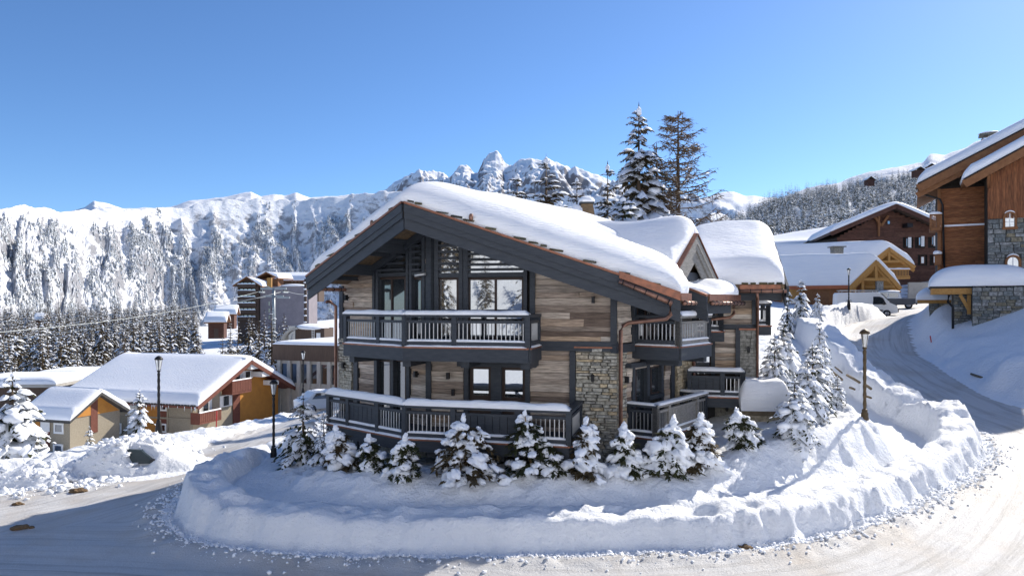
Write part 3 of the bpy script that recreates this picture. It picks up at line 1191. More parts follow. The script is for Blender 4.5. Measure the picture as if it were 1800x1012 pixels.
def balcony(parent, pts, posts, fills, zf, hr, wall_pts, seed=0, mat=None, matside=None, railsnow=0.13, floor_th=0.12, apron=0.36, copper=True, pw=0.15, snow_runs=None, floor_snow=True, lit=()):
    """pts: plan polyline of the balustrade; posts[i]: fractions along run i; fills[i]: infill kinds; wall_pts: the floor polygon's wall side"""
    mat = mat or M['char']
    zr = zf + hr
    poly = [V3((p[0], p[1], zf - floor_th)) for p in list(pts) + list(wall_pts)]
    mb = MB()
    mb.prism(poly, (0, 0, floor_th))
    bal = mb.build('balcony', mat, parent)
    for i in range(len(pts) - 1):
        a = V3((pts[i][0], pts[i][1]))
        b = V3((pts[i + 1][0], pts[i + 1][1]))
        d = (b - a)
        L = d.length
        d.normalize()
        mid = (a + b) / 2
        cen = V3((sum(p[0] for p in list(pts) + list(wall_pts)), sum(p[1] for p in list(pts) + list(wall_pts)))) / (len(pts) + len(wall_pts))
        fr = Frame((a.x, a.y), (d.x, d.y), (mid.x - cen.x, mid.y - cen.y))
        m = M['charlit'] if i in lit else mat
        ext = 0.03
        part('apron', mat, bal, lambda q: q.fbox(fr, -ext, L + ext, zf - apron, zf - 0.035, 0.02, 0.10))
        if copper:
            part('copper_edge', M['copper'], bal, lambda q: q.fbox(fr, -ext - .02, L + ext + .02, zf - 0.033, zf + 0.012, -0.05, 0.13))
        part('handrail', m, bal, lambda q: q.fbox(fr, -pw * .6, L + pw * .6, zr - 0.09, zr, -0.12, 0.10))
        part('upper_rail', m, bal, lambda q: q.fbox(fr, 0, L, zr - 0.27, zr - 0.19, -0.05, 0.05))
        part('lower_rail', m, bal, lambda q: q.fbox(fr, 0, L, zf + 0.07, zf + 0.19, -0.05, 0.05))
        for f in posts[i]:
            s = f * L
            part('post', m, bal, lambda q: q.fbox(fr, s - pw / 2, s + pw / 2, zf - 0.05, zr - 0.092, -0.09, 0.075))
        for k, kind in enumerate(fills[i]):
            s0, s1 = posts[i][k] * L + pw / 2, posts[i][k + 1] * L - pw / 2
            if kind == 'b':
                n = max(2, int((s1 - s0) / 0.125))
                for j in range(n):
                    s = s0 + (j + 0.5) * (s1 - s0) / n
                    fpiece('baluster', um('baluster', M['steel']), bal, fr, s - 0.011, s + 0.011, zf + 0.19, zr - 0.27, -0.012, 0.012)
            elif kind == 'p':
                n = max(2, int((s1 - s0) / 0.20))
                for j in range(n):
                    a0 = s0 + j * (s1 - s0) / n
                    fpiece('board', um('board', m), bal, fr, a0 + 0.008, a0 + (s1 - s0) / n - 0.008, zf + 0.19, zr - 0.27, -0.02, 0.02)
        if railsnow and (snow_runs is None or i in snow_runs):
            rail_snow(bal, fr.pt(-0.05, zr, -0.01), fr.pt(L + 0.05, zr, -0.01), 0.25, railsnow, seed + i)
        if floor_snow:
            rail_snow(bal, fr.pt(0.02, zf + 0.012, -0.02), fr.pt(L - 0.02, zf + 0.012, -0.02), 0.24, 0.055, seed + 20 + i)
            if not (snow_runs is not None and i not in snow_runs):
                rail_snow(bal, fr.pt(0.08, zf + 0.19, 0.0), fr.pt(L - 0.08, zf + 0.19, 0.0), 0.11, 0.045, seed + 40 + i, over=0)
    return bal
# ------------------------------------------------------------------ the dark timber chalet
Bp, Ap = V3((-2.72, 23.0)), V3((-3.19, 21.2))
U2, W2 = V3((0.6, 0.8)), V3((0.8, -0.6))
FC = Frame(Bp, (0.97, -0.242))
FL = Frame(Bp, (-0.74, 0.67))
SC_END = FC.s(1084)
Cp = FC.O + FC.d * SC_END
FR = Frame(Cp, U2, W2)
SL_END = FL.s(597)
Lp = FL.O + FL.d * SL_END
ZRIDGE = H + 3.05
chalet = thing('chalet', 'dark timber chalet with grey stone pillars, charcoal balconies and deep snow on its gabled roof', 'chalet', (1.0, 26.0, H - 5.6))


def uv(p):
    q = V3((p[0], p[1])) - Ap
    return q.dot(U2), q.dot(W2)


def UV(u, v, z=0.0):
    q = Ap + U2 * u + W2 * v
    return V3((q.x, q.y, z))


def zroof(v): return ZRIDGE - 0.40 * abs(v)


def top_fn(fr):
    return lambda s: zroof(uv(fr.O + fr.d * s)[1]) - 0.30


ZB = H - 6.3
ZUP = FC.off(1.5).z(712, 609)        # upper balcony floor
ZLO = H - 3.92                       # lower balcony floor
wall = MB()
for fr, s1 in ((FC, SC_END), (FL, SL_END)):
    tf = top_fn(fr)
    n = 14
    poly = [fr.pt(0, ZB, -0.4), fr.pt(s1, ZB, -0.4)] + [fr.pt(s1 * (1 - k / n), tf(s1 * (1 - k / n)), -0.4) for k in range(n + 1)]
    wall.prism(poly, (fr.n.x * 0.28, fr.n.y * 0.28, 0))
SR_END = FR.s(1217)
tf = top_fn(FR)
wall.prism([FR.pt(0.1, ZB, -0.4), FR.pt(SR_END, ZB, -0.4), FR.pt(SR_END, tf(SR_END) + .1, -0.4), FR.pt(0.1, tf(0) + .1, -0.4)], (FR.n.x * .28, FR.n.y * .28, 0))
# hidden rear and left sides close the body
Lb = Lp + U2 * 11.0
Rb = FR.O + FR.d * SR_END
wall.prism([(Lp.x, Lp.y, ZB), (Lb.x, Lb.y, ZB), (Lb.x, Lb.y, H + 0.6), (Lp.x, Lp.y, H + 0.6)], (0.3, -0.2, 0))
wall.prism([(Lb.x, Lb.y, ZB), (Rb.x + 2, Rb.y + 6, ZB), (Rb.x + 2, Rb.y + 6, H + .2), UV(11, 0, H + 2.6), (Lb.x, Lb.y, H + .2)], (0, -0.3, 0))
wall_o = wall.build('wall', M['backing'], chalet)

# ---- planks: upper centre facade, upper left, lower floor
hC = FC.rect
up_holes = [(FC.s(763), FC.s(940), H - 4, H + 6)]
plank_wall(wall_o, FC, FC.s(757), FC.s(1076), FC.z(1000, 600), H + 3.2, [(FC.s(764), FC.s(938), H - 4, H + 6)], top_fn(FC), seed=3)
plank_wall(wall_o, FL, FL.s(655), SL_END, FL.z(620, 596), H + 3.2, [], top_fn(FL), seed=4)
plank_wall(wall_o, FL, FL.s(757), FL.s(745), FL.z(750, 606), H + 3.2, [], top_fn(FL), seed=5)
zl0, zl1 = FC.z(850, 790), FC.z(850, 614)
plank_wall(wall_o, FC, 0.02, FC.s(1001), zl0, zl1, [FC.rect(815, 932, 638, 792)], seed=6)
plank_wall(wall_o, FL, 0.02, FL.s(627), FL.z(690, 770), FL.z(690, 606), [FL.rect(660, 717, 628, 790)], seed=7)
# ---- front timber frame, each piece its own post or beam
def cpost(x0, x1, y0, y1, fr=FC, o0=-0.1, o1=0.10, nm='post', m=None):
    return part(nm, m or M['char'], chalet, lambda q: q.pbox(fr, x0, x1, y0, y1, o0, o1))


for x0, x1, y0 in ((763, 770, 405), (806, 813, 424), (814, 822, 428), (920, 926, 462), (931, 940, 466), (1073, 1084, 512)):
    s0, s1, z0, z1 = FC.rect(x0, x1, y0, 606, 0.1)
    part('post', M['char'], chalet, lambda q: q.fbox(FC, s0, s1, z0, top_fn(FC)((s0 + s1) / 2) + .1, -.1, .1))
for x0, x1 in ((654, 658), (660, 664), (713, 717), (719, 723), (741, 746), (748, 757), (596, 602)):
    s0, s1, z0, z1 = FL.rect(x0, x1, 430, 604, 0.08)
    part('post', M['char'], chalet, lambda q: q.fbox(FL, s0, s1, z0, top_fn(FL)((s0 + s1) / 2) + .1, -.1, .08))
cpost(770, 921, 479, 487, nm='beam', o1=0.07)
cpost(938, 1086, 600, 617, nm='beam', o1=0.12)
cpost(664, 742, 479, 485, FL, nm='beam', o1=0.06)
# sloping rafters against the facade under the soffit
for fr, sa, sb in ((FC, 0.35, FC.s(940)), (FL, 0.1, FL.s(660))):
    tf = top_fn(fr)
    part('rafter', M['char'], chalet, lambda q: q.beam(fr.pt(sa, tf(sa) - .12, .05), fr.pt(sb, tf(sb) - .12, .05), .2, .24))
# upper glazing and louvres
def bay(fr, x0, x1, yl, slats, npan, gm=None, o=-0.03):
    window(chalet, fr, x0, x1, yl, 606, npan, o=o, gm=gm)
    s0, s1, z0, z1 = fr.rect(x0, x1, 425, yl - 3, o)
    tf = top_fn(fr)
    ss = np.linspace(s0, s1, 6)
    pl = [fr.pt(s0, z0, -.09), fr.pt(s1, z0, -.09)] + [fr.pt(s, max(z0 + .02, tf(s)), -.09) for s in ss[::-1]]
    part('gable_pane', gm or M['glass'], chalet, lambda q: q.prism(pl, (fr.n.x * .02, fr.n.y * .02, 0)))
    for y in slats:
        z = fr.z((x0 + x1) / 2, y, 0.08)
        good = [s for s in np.linspace(s0, s1, 40) if tf(s) > z + 0.03]
        if len(good) > 2:
            a, b = min(good), max(good)
            fpiece('slat', um('slat', M['char']), chalet, fr, a, b, z - .035, z + .035, -.02, .09)


bay(FC, 770, 806, 488, (431, 442, 453, 463, 473), 1)
bay(FC, 822, 921, 488, (445, 455, 464, 473), 2)
bay(FL, 664, 713, 487, (441, 452, 463, 474), 2, M['glassdark'])
bay(FL, 723, 742, 487, (432, 442, 453, 464, 474), 1, M['glassdark'])
# lower floor doors and windows
window(chalet, FL, 662, 687, 632, 790, 1, gm=M['glassdark'])
window(chalet, FL, 691, 714, 632, 790, 1, gm=M['glassdark'])
window(chalet, FC, 826, 864, 643, 700, 1, fw=0.1)
window(chalet, FC, 882, 924, 645, 704, 1, fw=0.1)
part('door_panel', M['winframe'], chalet, lambda q: q.pbox(FC, 822, 928, 700, 795, -.1, -.04))
for x0, x1 in ((815, 823), (863, 881), (923, 931), (1001, 1011), (748, 757)):
    cpost(x0, x1, 618 if x0 in (748, 1001) else 644, 800)
for x0, x1, y0 in ((657, 662, 628), (686, 691, 628), (714, 719, 628), (621, 628, 604)):
    cpost(x0, x1, y0, 790, FL)
cpost(803, 941, 635, 645, nm='lintel', o1=0.2)
cpost(655, 724, 622, 631, FL, nm='lintel', o1=0.2)
cpost(869, 876, 612, 635, nm='post', o1=0.05)
# stone pillars and basement
stone_wall(chalet, FC, FC.s(1011, .1), SC_END + 0.02, H - 6.0, FC.z(1045, 612, .1), seed=11, key='ch', out=0.12, h=(0.06, 0.13), w=(0.16, 0.55))
part('copper_flashing', M['copper'], chalet, lambda q: q.pbox(FC, 1009, 1086, 609.5, 612, -.1, .15))
stone_wall(chalet, FR, 0.0, FR.s(1100), H - 5.6, FC.z(1045, 612, .1), seed=12, key='ch', out=0.08, h=(0.08, 0.16), w=(0.2, 0.5))
stone_wall(chalet, FL, FL.s(621), SL_END, FL.z(607, 690), FL.z(607, 594), seed=13, key='ch', out=0.1)
stone_wall(chalet, FC, 0.0, FC.s(1008), H - 6.2, FC.z(850, 800), seed=14, key='ch', out=0.05, limit=300)
stone_wall(chalet, FL, 0.0, SL_END, H - 6.4, FL.z(660, 772), seed=15, key='ch', out=0.05)
part('basement_opening', M['black'], chalet, lambda q: q.pbox(FC, 880, 918, 806, 850, -.02, .07))
# ---- right hand side wall
plank_wall(wall_o, FR, FR.s(1100), FR.s(1182), H - 4.4, FR.z(1110, 612), [FR.rect(1113, 1168, 640, 800)], seed=21)
plank_wall(wall_o, FR, 0.05, FR.s(1185), FR.z(1120, 600), H + 0.6, [FR.rect(1118, 1182, 500, 640)], top_fn(FR), seed=22)
window(chalet, FR, 1117, 1137, 640, 790, 1, gm=M['glassdark'])
window(chalet, FR, 1144, 1163, 642, 692, 1, gm=M['glassdark'])
window(chalet, FR, 1120, 1150, 520, 606, 2, gm=M['glassdark'])
window(chalet, FR, 1152, 1180, 520, 606, 2, gm=M['glassdark'])
for x0, x1 in ((1113, 1117), (1138, 1143), (1163, 1167), (1181, 1186)):
    cpost(x0, x1, 636, 800, FR, o1=.07)
cpost(1110, 1178, 634, 642, FR, nm='lintel', o1=.25)
cpost(1143, 1168, 693, 700, FR, nm='window_sill', o1=.15)
cpost(1084, 1190, 601, 615, FR, nm='beam', o1=.1)
cpost(1114, 1119, 520, 605, FR)
stone_wall(chalet, FR, FR.s(1187), SR_END, H - 5, FR.z(1195, 600), seed=23, key='ch', out=.1)
plank_wall(wall_o, FR, FR.s(1187), SR_END, FR.z(1195, 598), H + .5, [], top_fn(FR), seed=24)

# ---- front balconies
def plan_pts(fr, pxs, o):
    f = fr.off(o)
    return [f.O + f.d * f.s(p) for p in pxs]


def fracs(a, b, pxs):
    fr = Frame((a.x, a.y), (b.x - a.x, b.y - a.y))
    L = (V3((b.x, b.y)) - V3((a.x, a.y))).length
    out = [min(max(fr.s(p) / L, 0), 1) for p in pxs]
    return out


K0 = plan_pts(FC, [712], 1.5)[0]
fl0 = Frame(K0, FL.d)
k1 = fl0.O + fl0.d * fl0.s(609)
k2 = plan_pts(FC, [928], 1.5)[0]
k2w = k2 - FC.n * 1.5
pts = [k2w, k2, K0, k1]
balcony(chalet, pts, [[0.05, 0.97], [0.0] + [1 - f for f in fracs(K0, k2, [799])] + [1.0], [0.0] + fracs(K0, k1, [667]) + [1.0]], [['b'], ['b', 'b'], ['b', 'b']],
        ZUP, 0.99, [FL.O + FL.d * FL.s(620), FL.O], seed=1, snow_runs=(1, 2), apron=0.42, railsnow=0.12)
# brackets under the upper balcony
for fr, x in ((FC, 718), (FC, 925), (FL, 625), (FC, 820)):
    s = fr.s(x, 1.2)
    part('bracket_beam', M['char'], chalet, lambda q: q.fbox(fr, s - .13, s + .13, ZUP - .62, ZUP - .36, -.1, 1.35))
K0 = plan_pts(FC, [712], 2.15)[0]
fl0 = Frame(K0, FL.d)
k1 = fl0.O + fl0.d * fl0.s(579)
k2 = plan_pts(FC, [1000], 2.15)[0]
k2w = k2 - FC.n * 2.15
pts = [k2w, k2, K0, k1]
balcony(chalet, pts, [[0.05, 0.97], [0.0] + sorted([1 - f for f in fracs(K0, k2, [797, 910])]) + [1.0], [0.0] + fracs(K0, k1, [665, 613]) + [1.0]],
        [['b'], ['b', 'p', 'b'], ['b', 'p', 'b']], ZLO, 1.0, [Lp, FL.O], seed=5, snow_runs=(1, 2), apron=0.36, railsnow=0.17)
for fr, x in ((FC, 760), (FC, 880), (FC, 985), (FL, 640)):
    s = fr.s(x, 1.8)
    part('bracket_beam', M['char'], chalet, lambda q: q.fbox(fr, s - .13, s + .13, ZLO - .58, ZLO - .33, -.1, 1.9))
# ---- side balconies
def side_balcony(pa, pc, pe, zf, hr, fills, posts, lit, rs, runs):
    sa = FR.s(pa)
    a = FR.O + FR.d * sa
    fV = Frame(a, W2, -U2)
    c = a + W2 * fV.s(pc)
    fU = Frame(c, U2, W2)
    e = c + U2 * fU.s(pe)
    ew = e - W2 * (e - FR.O).dot(W2)
    return balcony(chalet, [a, c, e, ew], posts, fills, zf, hr, [], seed=int(pa), lit=lit, railsnow=rs, snow_runs=runs, apron=0.42)


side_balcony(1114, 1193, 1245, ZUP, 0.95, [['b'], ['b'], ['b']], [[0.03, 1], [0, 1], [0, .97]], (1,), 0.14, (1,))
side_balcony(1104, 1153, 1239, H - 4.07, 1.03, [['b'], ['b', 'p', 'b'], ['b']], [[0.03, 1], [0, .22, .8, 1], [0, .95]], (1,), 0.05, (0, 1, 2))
for s in (1.6, 3.6):
    part('bracket_beam', M['char'], chalet, lambda q: q.fbox(FR, s - .13, s + .13, ZUP - .62, ZUP - .36, -.1, 1.35))
    part('bracket_beam', M['char'], chalet, lambda q: q.fbox(FR, s - .13, s + .13, H - 4.7, H - 4.43, -.1, .95))

# ---- main roof
VL, VR, UE = -5.15, 6.88, 11.0


def u_front(v): return 0.47 * (v / VL) if v < 0 else 4.16 * (v / VR)


def v_eave(u):
    n = 5.75
    return n + (VR - n) * float(1 - sstep(4.75, 5.25, u) + sstep(6.15, 6.55, u) * (1 - sstep(9.0, 9.4, u)))


roof = MB()
NV = 12
us = [0, .12, .15, .20, .30, .34, .5, .68, .74, 1.0]
def rp(v, t): return UV(u_front(v) + (UE - u_front(v)) * t, v, zroof(v))
slab(roof, [rp(VL, 0), rp(0, 0), rp(0, 1), rp(VL, 1)], 0.26)
slab(roof, [rp(0, 0), rp(5.75, 0), rp(5.75, 1), rp(0, 1)], 0.26)
slab(roof, [rp(5.75, 0), rp(VR, 0), UV(4.95, VR, zroof(VR)), UV(4.95, 5.75, zroof(5.75))], 0.26)
slab(roof, [UV(6.35, 5.75, zroof(5.75)), UV(6.35, VR, zroof(VR)), UV(9.2, VR, zroof(VR)), UV(9.2, 5.75, zroof(5.75))], 0.26)
roof_o = roof.build('roof', M['soffit'], chalet)
# heaped snow
ssL = edge_samples(-VL + VR, 1.0, 10, 0.13)
tt = edge_samples(11.0, 1.05, 12, 0.12)
bs = np.zeros((len(ssL), len(tt), 3))
for i, s in enumerate(ssL):
    for j, t in enumerate(tt):
        v = VL + (VR - VL) * s
        if v > 0:
            uu = u_front(v) + (UE - u_front(v)) * t
            ve = v_eave(max(uu, 4.2 if v > 5.5 else 0)) if v > 0 else VR
            v2 = v * ve / VR
            v = v2 if t > 0.02 else v * (1 - (1 - ve / VR) * t / 0.02)
        u = u_front(v) + (UE - u_front(v)) * t
        p = UV(u, v, zroof(v) + .004)
        bs[i, j] = p
_q = bs[..., :2] - np.array([Ap.x, Ap.y])
_u, _v = _q @ np.array([U2.x, U2.y]), _q @ np.array([W2.x, W2.y])
_m = 1 - sstep(4.75, 5.2, _u) * (1 - sstep(7.3, 7.9, _u)) * sstep(4.2, 5.0, _v) * 0.96
_m = _m * (1 - .75 * sstep(7.2, 7.6, _u) * (1 - sstep(9.2, 9.6, _u)) * sstep(4.6, 5.2, _v) * (1 - sstep(5.9, 6.3, _v)))
_m = _m * (1 - .5 * sstep(6.9, 7.4, _u) * (1 - sstep(9.2, 9.6, _u)) * sstep(5.4, 5.9, _v))
snow_grid('snow', roof_o, bs, 0.86, 0.5, 1.1, 5, 0.16, lump=0.02, bulge=0.10, smooth=10, ends=(1, 1, 1, 1), mask=_m)


# verge boards, copper flashing, slates
def verge(a, b, o2, h1=0.40, h2=0.44, cop=True, mat=None, mat2=None, par=None, slates=0, seed=0):
    """a apex, b eave end (roof top edge); o2 = outward horizontal direction"""
    par = par or roof_o
    mat = mat or M['char']
    a = V3(a)
    b = V3(b)
    o = V3((o2[0], o2[1], 0)).normalized()

    def board(q, z0, z1, d0, d1):
        q.hex([a + o * d0 + V3((0, 0, z0)), b + o * d0 + V3((0, 0, z0)), b + o * d1 + V3((0, 0, z0)), a + o * d1 + V3((0, 0, z0)),
               a + o * d0 + V3((0, 0, z1)), b + o * d0 + V3((0, 0, z1)), b + o * d1 + V3((0, 0, z1)), a + o * d1 + V3((0, 0, z1))])
    part('verge_board', mat, par, lambda q: board(q, -.16 - h1, -.062, 0.06, 0.115))
    part('verge_board', mat, par, lambda q: board(q, -.17 - h1 * .42, -.064, 0.118, 0.145))
    part('verge_board', mat2 or mat, par, lambda q: board(q, -.16 - h1 - h2, -.14 - h1, 0.004, 0.058))
    if cop:
        part('copper_flashing', M['copper'], par, lambda q: board(q, -.055, .012, -0.02, 0.165))
    # scalloped lower edge of the upper board
    L = (b - a).length
    d = (b - a).normalized()
    n = int(L / .16)
    sc = MB()
    for k in range(n):
        p = a + d * ((k + .5) * L / n) + o * 0.087 + V3((0, 0, -.16 - h1))
        r1 = random.Random(k + seed).uniform(.02, .05)
        sc.add([p - d * .06, p + d * .06, p + V3((0, 0, -r1)) + d * .02, p + V3((0, 0, -r1)) - d * .02], [(0, 1, 2, 3)])
    sc.build('scalloped_trim', mat, par)
    r = random.Random(seed)
    k = 0.1
    while slates and k < L - .3:
        w = r.uniform(.16, .42)
        p = a + d * (k + w / 2) - o * r.uniform(-.03, .06) + V3((0, 0, .055 + r.uniform(0, .03)))
        m3 = Matrix((d * w, o * r.uniform(.2, .34), V3((0, 0, r.uniform(.03, .07))))).transposed()
        piece('slate', um('stone', M['slate'], r.randrange(5)), par, p, 0, None, m3)
        k += w + (r.uniform(0, .12) if r.random() < .6 else r.uniform(.3, .9))


apex = UV(0, 0, ZRIDGE)
eL = UV(0.47, VL, zroof(VL))
eR = UV(4.16, VR, zroof(VR))
nC = FC.n
verge(apex, eR, (V3((eR.y - apex.y, -(eR.x - apex.x)))), slates=1, seed=1, h1=.32, h2=.32)
verge(apex, eL, (V3((-(eL.y - apex.y), (eL.x - apex.x)))), slates=1, seed=2, h1=.32, h2=.34)
# purlins under the soffit
for v, u0 in ((0.02, .12), (-1.9, .3), (-3.6, .45), (2.6, 1.85), (4.9, 3.2)):
    part('purlin', M['char'], roof_o, lambda q: q.beam(UV(u0, v, zroof(v) - .44), UV(u0 + 3.6, v, zroof(v) - .44), .26, .32))
for k in range(5):
    v = -0.7 - k * 0.95
    part('rafter', M['char'], roof_o, lambda q: q.beam(UV(.5, v, zroof(v) - .33), UV(2.4, v, zroof(v) - .33), .12, .14))
# copper eaves boxes, gutters and brackets
def gutter(par, a, b, r=.065, up=(0, 0, 0)):
    a = V3(a)
    b = V3(b)
    g = part('gutter', M['copperpipe'], par, lambda q: q.tube([a, b], r, 8))
    n = max(2, int((b - a).length / .35))
    for k in range(n + 1):
        p = a.lerp(b, (k + .3) / (n + .6))
        d = (b - a).normalized()
        part('bracket', M['black'], par, lambda q: q.tube([p - d * .012, p + d * .012], r + .018, 8))
    return g


zE = zroof(VR)
def eave_board(par, a, b, o2, h=.30, z0=0.0, m=None, d=.03, nm='copper_fascia'):
    a = V3(a)
    b = V3(b)
    o = V3((o2[0], o2[1], 0)).normalized()
    return part(nm, m or M['copper'], par, lambda q: q.hex([a + V3((0, 0, z0 - h)), b + V3((0, 0, z0 - h)), b + o * d + V3((0, 0, z0 - h)), a + o * d + V3((0, 0, z0 - h)),
                                                             a + V3((0, 0, z0)), b + V3((0, 0, z0)), b + o * d + V3((0, 0, z0)), a + o * d + V3((0, 0, z0))]))


for ua, ub in ((4.2, 4.95), (6.35, 9.2)):
    eave_board(roof_o, UV(ua, VR + .004, zE), UV(ub, VR + .004, zE), W2, .22, 0.03)
    eave_board(roof_o, UV(ua + .05, VR - .35, zE - .1), UV(ub, VR - .35, zE - .1), W2, .50, 0, M['char'], nm='fascia_board')
    gutter(roof_o, UV(ua - .02, VR + .11, zE - .26), UV(ub + .08, VR + .11, zE - .26))
# copper box and gutter along the lower end of the front verge
vo = V3((eR.y - apex.y, -(eR.x - apex.x), 0)).normalized()
pa = apex.lerp(eR, .785)
part('copper_fascia', M['copper'], roof_o, lambda q: q.hex([pa + vo * .15 + V3((0, 0, -.13)), eR + vo * .15 + V3((0, 0, -.19)), eR + vo * .22 + V3((0, 0, -.19)), pa + vo * .22 + V3((0, 0, -.13)),
                                                           pa + vo * .15 + V3((0, 0, .07)), eR + vo * .15 + V3((0, 0, .06)), eR + vo * .22 + V3((0, 0, .06)), pa + vo * .22 + V3((0, 0, .07))]))
gutter(roof_o, pa + vo * .27 + V3((0, 0, -.22)), eR + vo * .27 + V3((-.25, 0, -.27)), .07)
# verge of the second eave piece, and the dark cheek below the dormer
va, vb = UV(6.33, 4.6, zroof(4.6)), UV(6.33, VR, zE)
verge(va, vb, (-U2.x, -U2.y), h1=.34, h2=.34, seed=9)
part('cheek_board', M['char'], roof_o, lambda q: q.prism([UV(6.36, 4.9, H - .7), UV(6.36, VR - .3, H - .35), UV(6.36, VR - .3, zE - .1), UV(6.36, 4.9, zroof(4.9) - .1)], U2.to_3d() * .06))
# ---- dormer
dz0, dzA = H + 0.87, H + 2.29
VF = 6.08
dF = [UV(5.28, VF, dz0), UV(7.08, VF, dzA), UV(8.88, VF, dz0)]
dB = [UV(5.28, 1.2, dz0), UV(7.08, 1.2, dzA), UV(8.88, 1.2, dz0)]
dorm = gable_roof(chalet, dF, dB, M['soffit'], .2, 0.74, .5, 21, 'dormer_roof', .13, 0.2, lump=.10)
for i, e in enumerate((dF[0], dF[2])):
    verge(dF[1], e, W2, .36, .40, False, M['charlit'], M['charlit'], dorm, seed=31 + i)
    part('copper_flashing', M['copper'], dorm, lambda q: q.beam(dF[1] + W2.to_3d() * .05 + V3((0, 0, .015)), e + W2.to_3d() * .05 + V3((0, 0, .015)), .24, .03))
part('dormer_gable', M['char'], chalet, lambda q: q.prism([UV(5.6, VF - .7, H + .3), UV(8.56, VF - .7, H + .3), UV(8.56, VF - .7, dz0 + .02), UV(7.08, VF - .7, dzA - .22), UV(5.6, VF - .7, dz0 + .02)], -W2.to_3d() * .2))
part('dormer_cheek', M['char'], chalet, lambda q: q.prism([UV(5.55, 2, H + .2), UV(5.55, VF - .5, H + .2), UV(5.55, VF - .5, dz0 - .02), UV(5.55, 2, dz0 - .02)], U2.to_3d() * .15))
part('tie_beam', M['char'], chalet, lambda q: q.beam(UV(5.5, VF - .2, dz0 + .05), UV(8.6, VF - .2, dz0 + .05), .2, .26))
# ---- rear wing: walls, balcony, roof
FWo = FR.O + FR.d * SR_END
FW = Frame(FWo, (0.97, -0.242))
SW = FW.s(1330)
we = FW.O + FW.d * SW
wing = MB()
wing.fbox(FW, -0.2, SW - .02, H - 5.2, H + 0.9, -5.5, -0.12)
wing_o = wing.build('wing_wall', M['backing'], chalet)
plank_wall(wing_o, FW, FW.s(1256), SW, FW.z(1295, 577), H + .9, seed=41)
plank_wall(wing_o, FW, 0.02, FW.s(1294), FW.z(1275, 650), FW.z(1275, 579), [FW.rect(1214, 1257, 600, 660)], seed=42)
stone_wall(chalet, FW, FW.s(1300), SW + .01, H - 4.6, FW.z(1315, 580), seed=43, key='ch2', out=.09, limit=0)
stone_wall(chalet, FW, FW.s(1216), FW.s(1300), H - 5.0, FW.z(1260, 694), seed=44, key='ch2', out=.05, limit=0)
part('garage_opening', M['black'], chalet, lambda q: q.pbox(FW, 1238, 1257, 710, 745, -.02, .07))
window(chalet, FW, 1219, 1252, 612, 662, 1, fw=.1)
window(chalet, FW, 1218, 1255, 520, 572, 2, gm=M['glassdark'])
for x0, x1, y0, y1 in ((1293, 1301, 577, 690), (1250, 1257, 520, 660), (1322, 1331, 500, 580)):
    cpost(x0, x1, y0, y1, FW)
cpost(1255, 1331, 570, 578, FW, nm='beam')
part('copper_flashing', M['copper'], chalet, lambda q: q.pbox(FW, 1299, 1331, 577, 580, -.1, .13))
fb = FW.off(1.0)
zwf = fb.z(1260, 697)
q0, q1 = fb.O + fb.d * fb.s(1212), fb.O + fb.d * fb.s(1306)
q1w = q1 - FW.n * 1.0
balcony(chalet, [q0, q1, q1w], [[0, .62, 1], [0, .95]], [['p', 'b'], ['b']], zwf, .92, [q0 - FW.n * 1.0], seed=61, railsnow=.12, snow_runs=(0,))
fb = FW.off(.9)
zwu = fb.z(1240, 582)
q0, q1 = fb.O + fb.d * fb.s(1222), fb.O + fb.d * fb.s(1268)
balcony(chalet, [q0, q1, q1 - FW.n * .9], [[0, 1], [0, .95]], [['b'], ['b']], zwu, .75, [q0 - FW.n * .9], seed=64, railsnow=.12, snow_runs=(0,))
# small balcony on the far side of the wing
wb_ = V3((-FW.n.x, -FW.n.y))
FWR = Frame(we, wb_, FW.d)
a0 = FWR.O + FWR.d * 1.2
c0 = a0 + FW.d * 0.52
balcony(chalet, [a0, c0, c0 + wb_ * 2.0, a0 + wb_ * 2.0], [[.05, 1], [0, 1], [0, .95]], [['b'], ['b'], ['b']], FWR.z(1340, 577), .85, [], seed=67, railsnow=.1, snow_runs=(0, 1))
# wing roof: eave towards the street
wd, wn_ = FW.d, -FW.n
e0 = FW.pt(FW.s(1284), H + .72, .95)
fe = FW.off(.95)
e0 = fe.pt(fe.s(1210), H + .70)
e1 = fe.pt(fe.s(1379), H + .70)
r0, r1 = e0 + V3((wn_.x * 4.4, wn_.y * 4.4, 1.95)), e1 + V3((wn_.x * 4.4, wn_.y * 4.4, 1.95))
b0, b1 = e0 + V3((wn_.x * 8.8, wn_.y * 8.8, 0)), e1 + V3((wn_.x * 8.8, wn_.y * 8.8, 0))
wr = gable_roof(chalet, [e1, r1, b1], [e0, r0, b0], M['soffit'], .22, .78, .5, 33, 'wing_roof', .14, .18, lump=.05)
eave_board(wr, fe.pt(fe.s(1300), H + .70, .01), fe.pt(fe.s(1372), H + .70, .01), FW.n, .17, -.02)
gutter(wr, fe.pt(fe.s(1294), H + .46, .1), fe.pt(fe.s(1382), H + .46, .1))
part('fascia_board', M['char'], wr, lambda q: q.pbox(FW.off(.6), 1292, 1374, 511, 528, 0, .06))
verge(r1, e1, wd, .3, .3, False, par=wr, seed=71)
r = random.Random(12)
x = 1303
while x < 1370:
    s = fe.s(x)
    fpiece('slate', um('stone', M['slate'], r.randrange(5)), wr, fe, s, s + r.uniform(.2, .35), H + .70, H + .76, -.2, .05 + r.uniform(0, .04))
    x += r.uniform(14, 18)
# ---- pipes
def pipe(path, r=.055, nm='downpipe'):
    return part(nm, M['copperpipe'], chalet, lambda q: q.tube(path, r, 10))


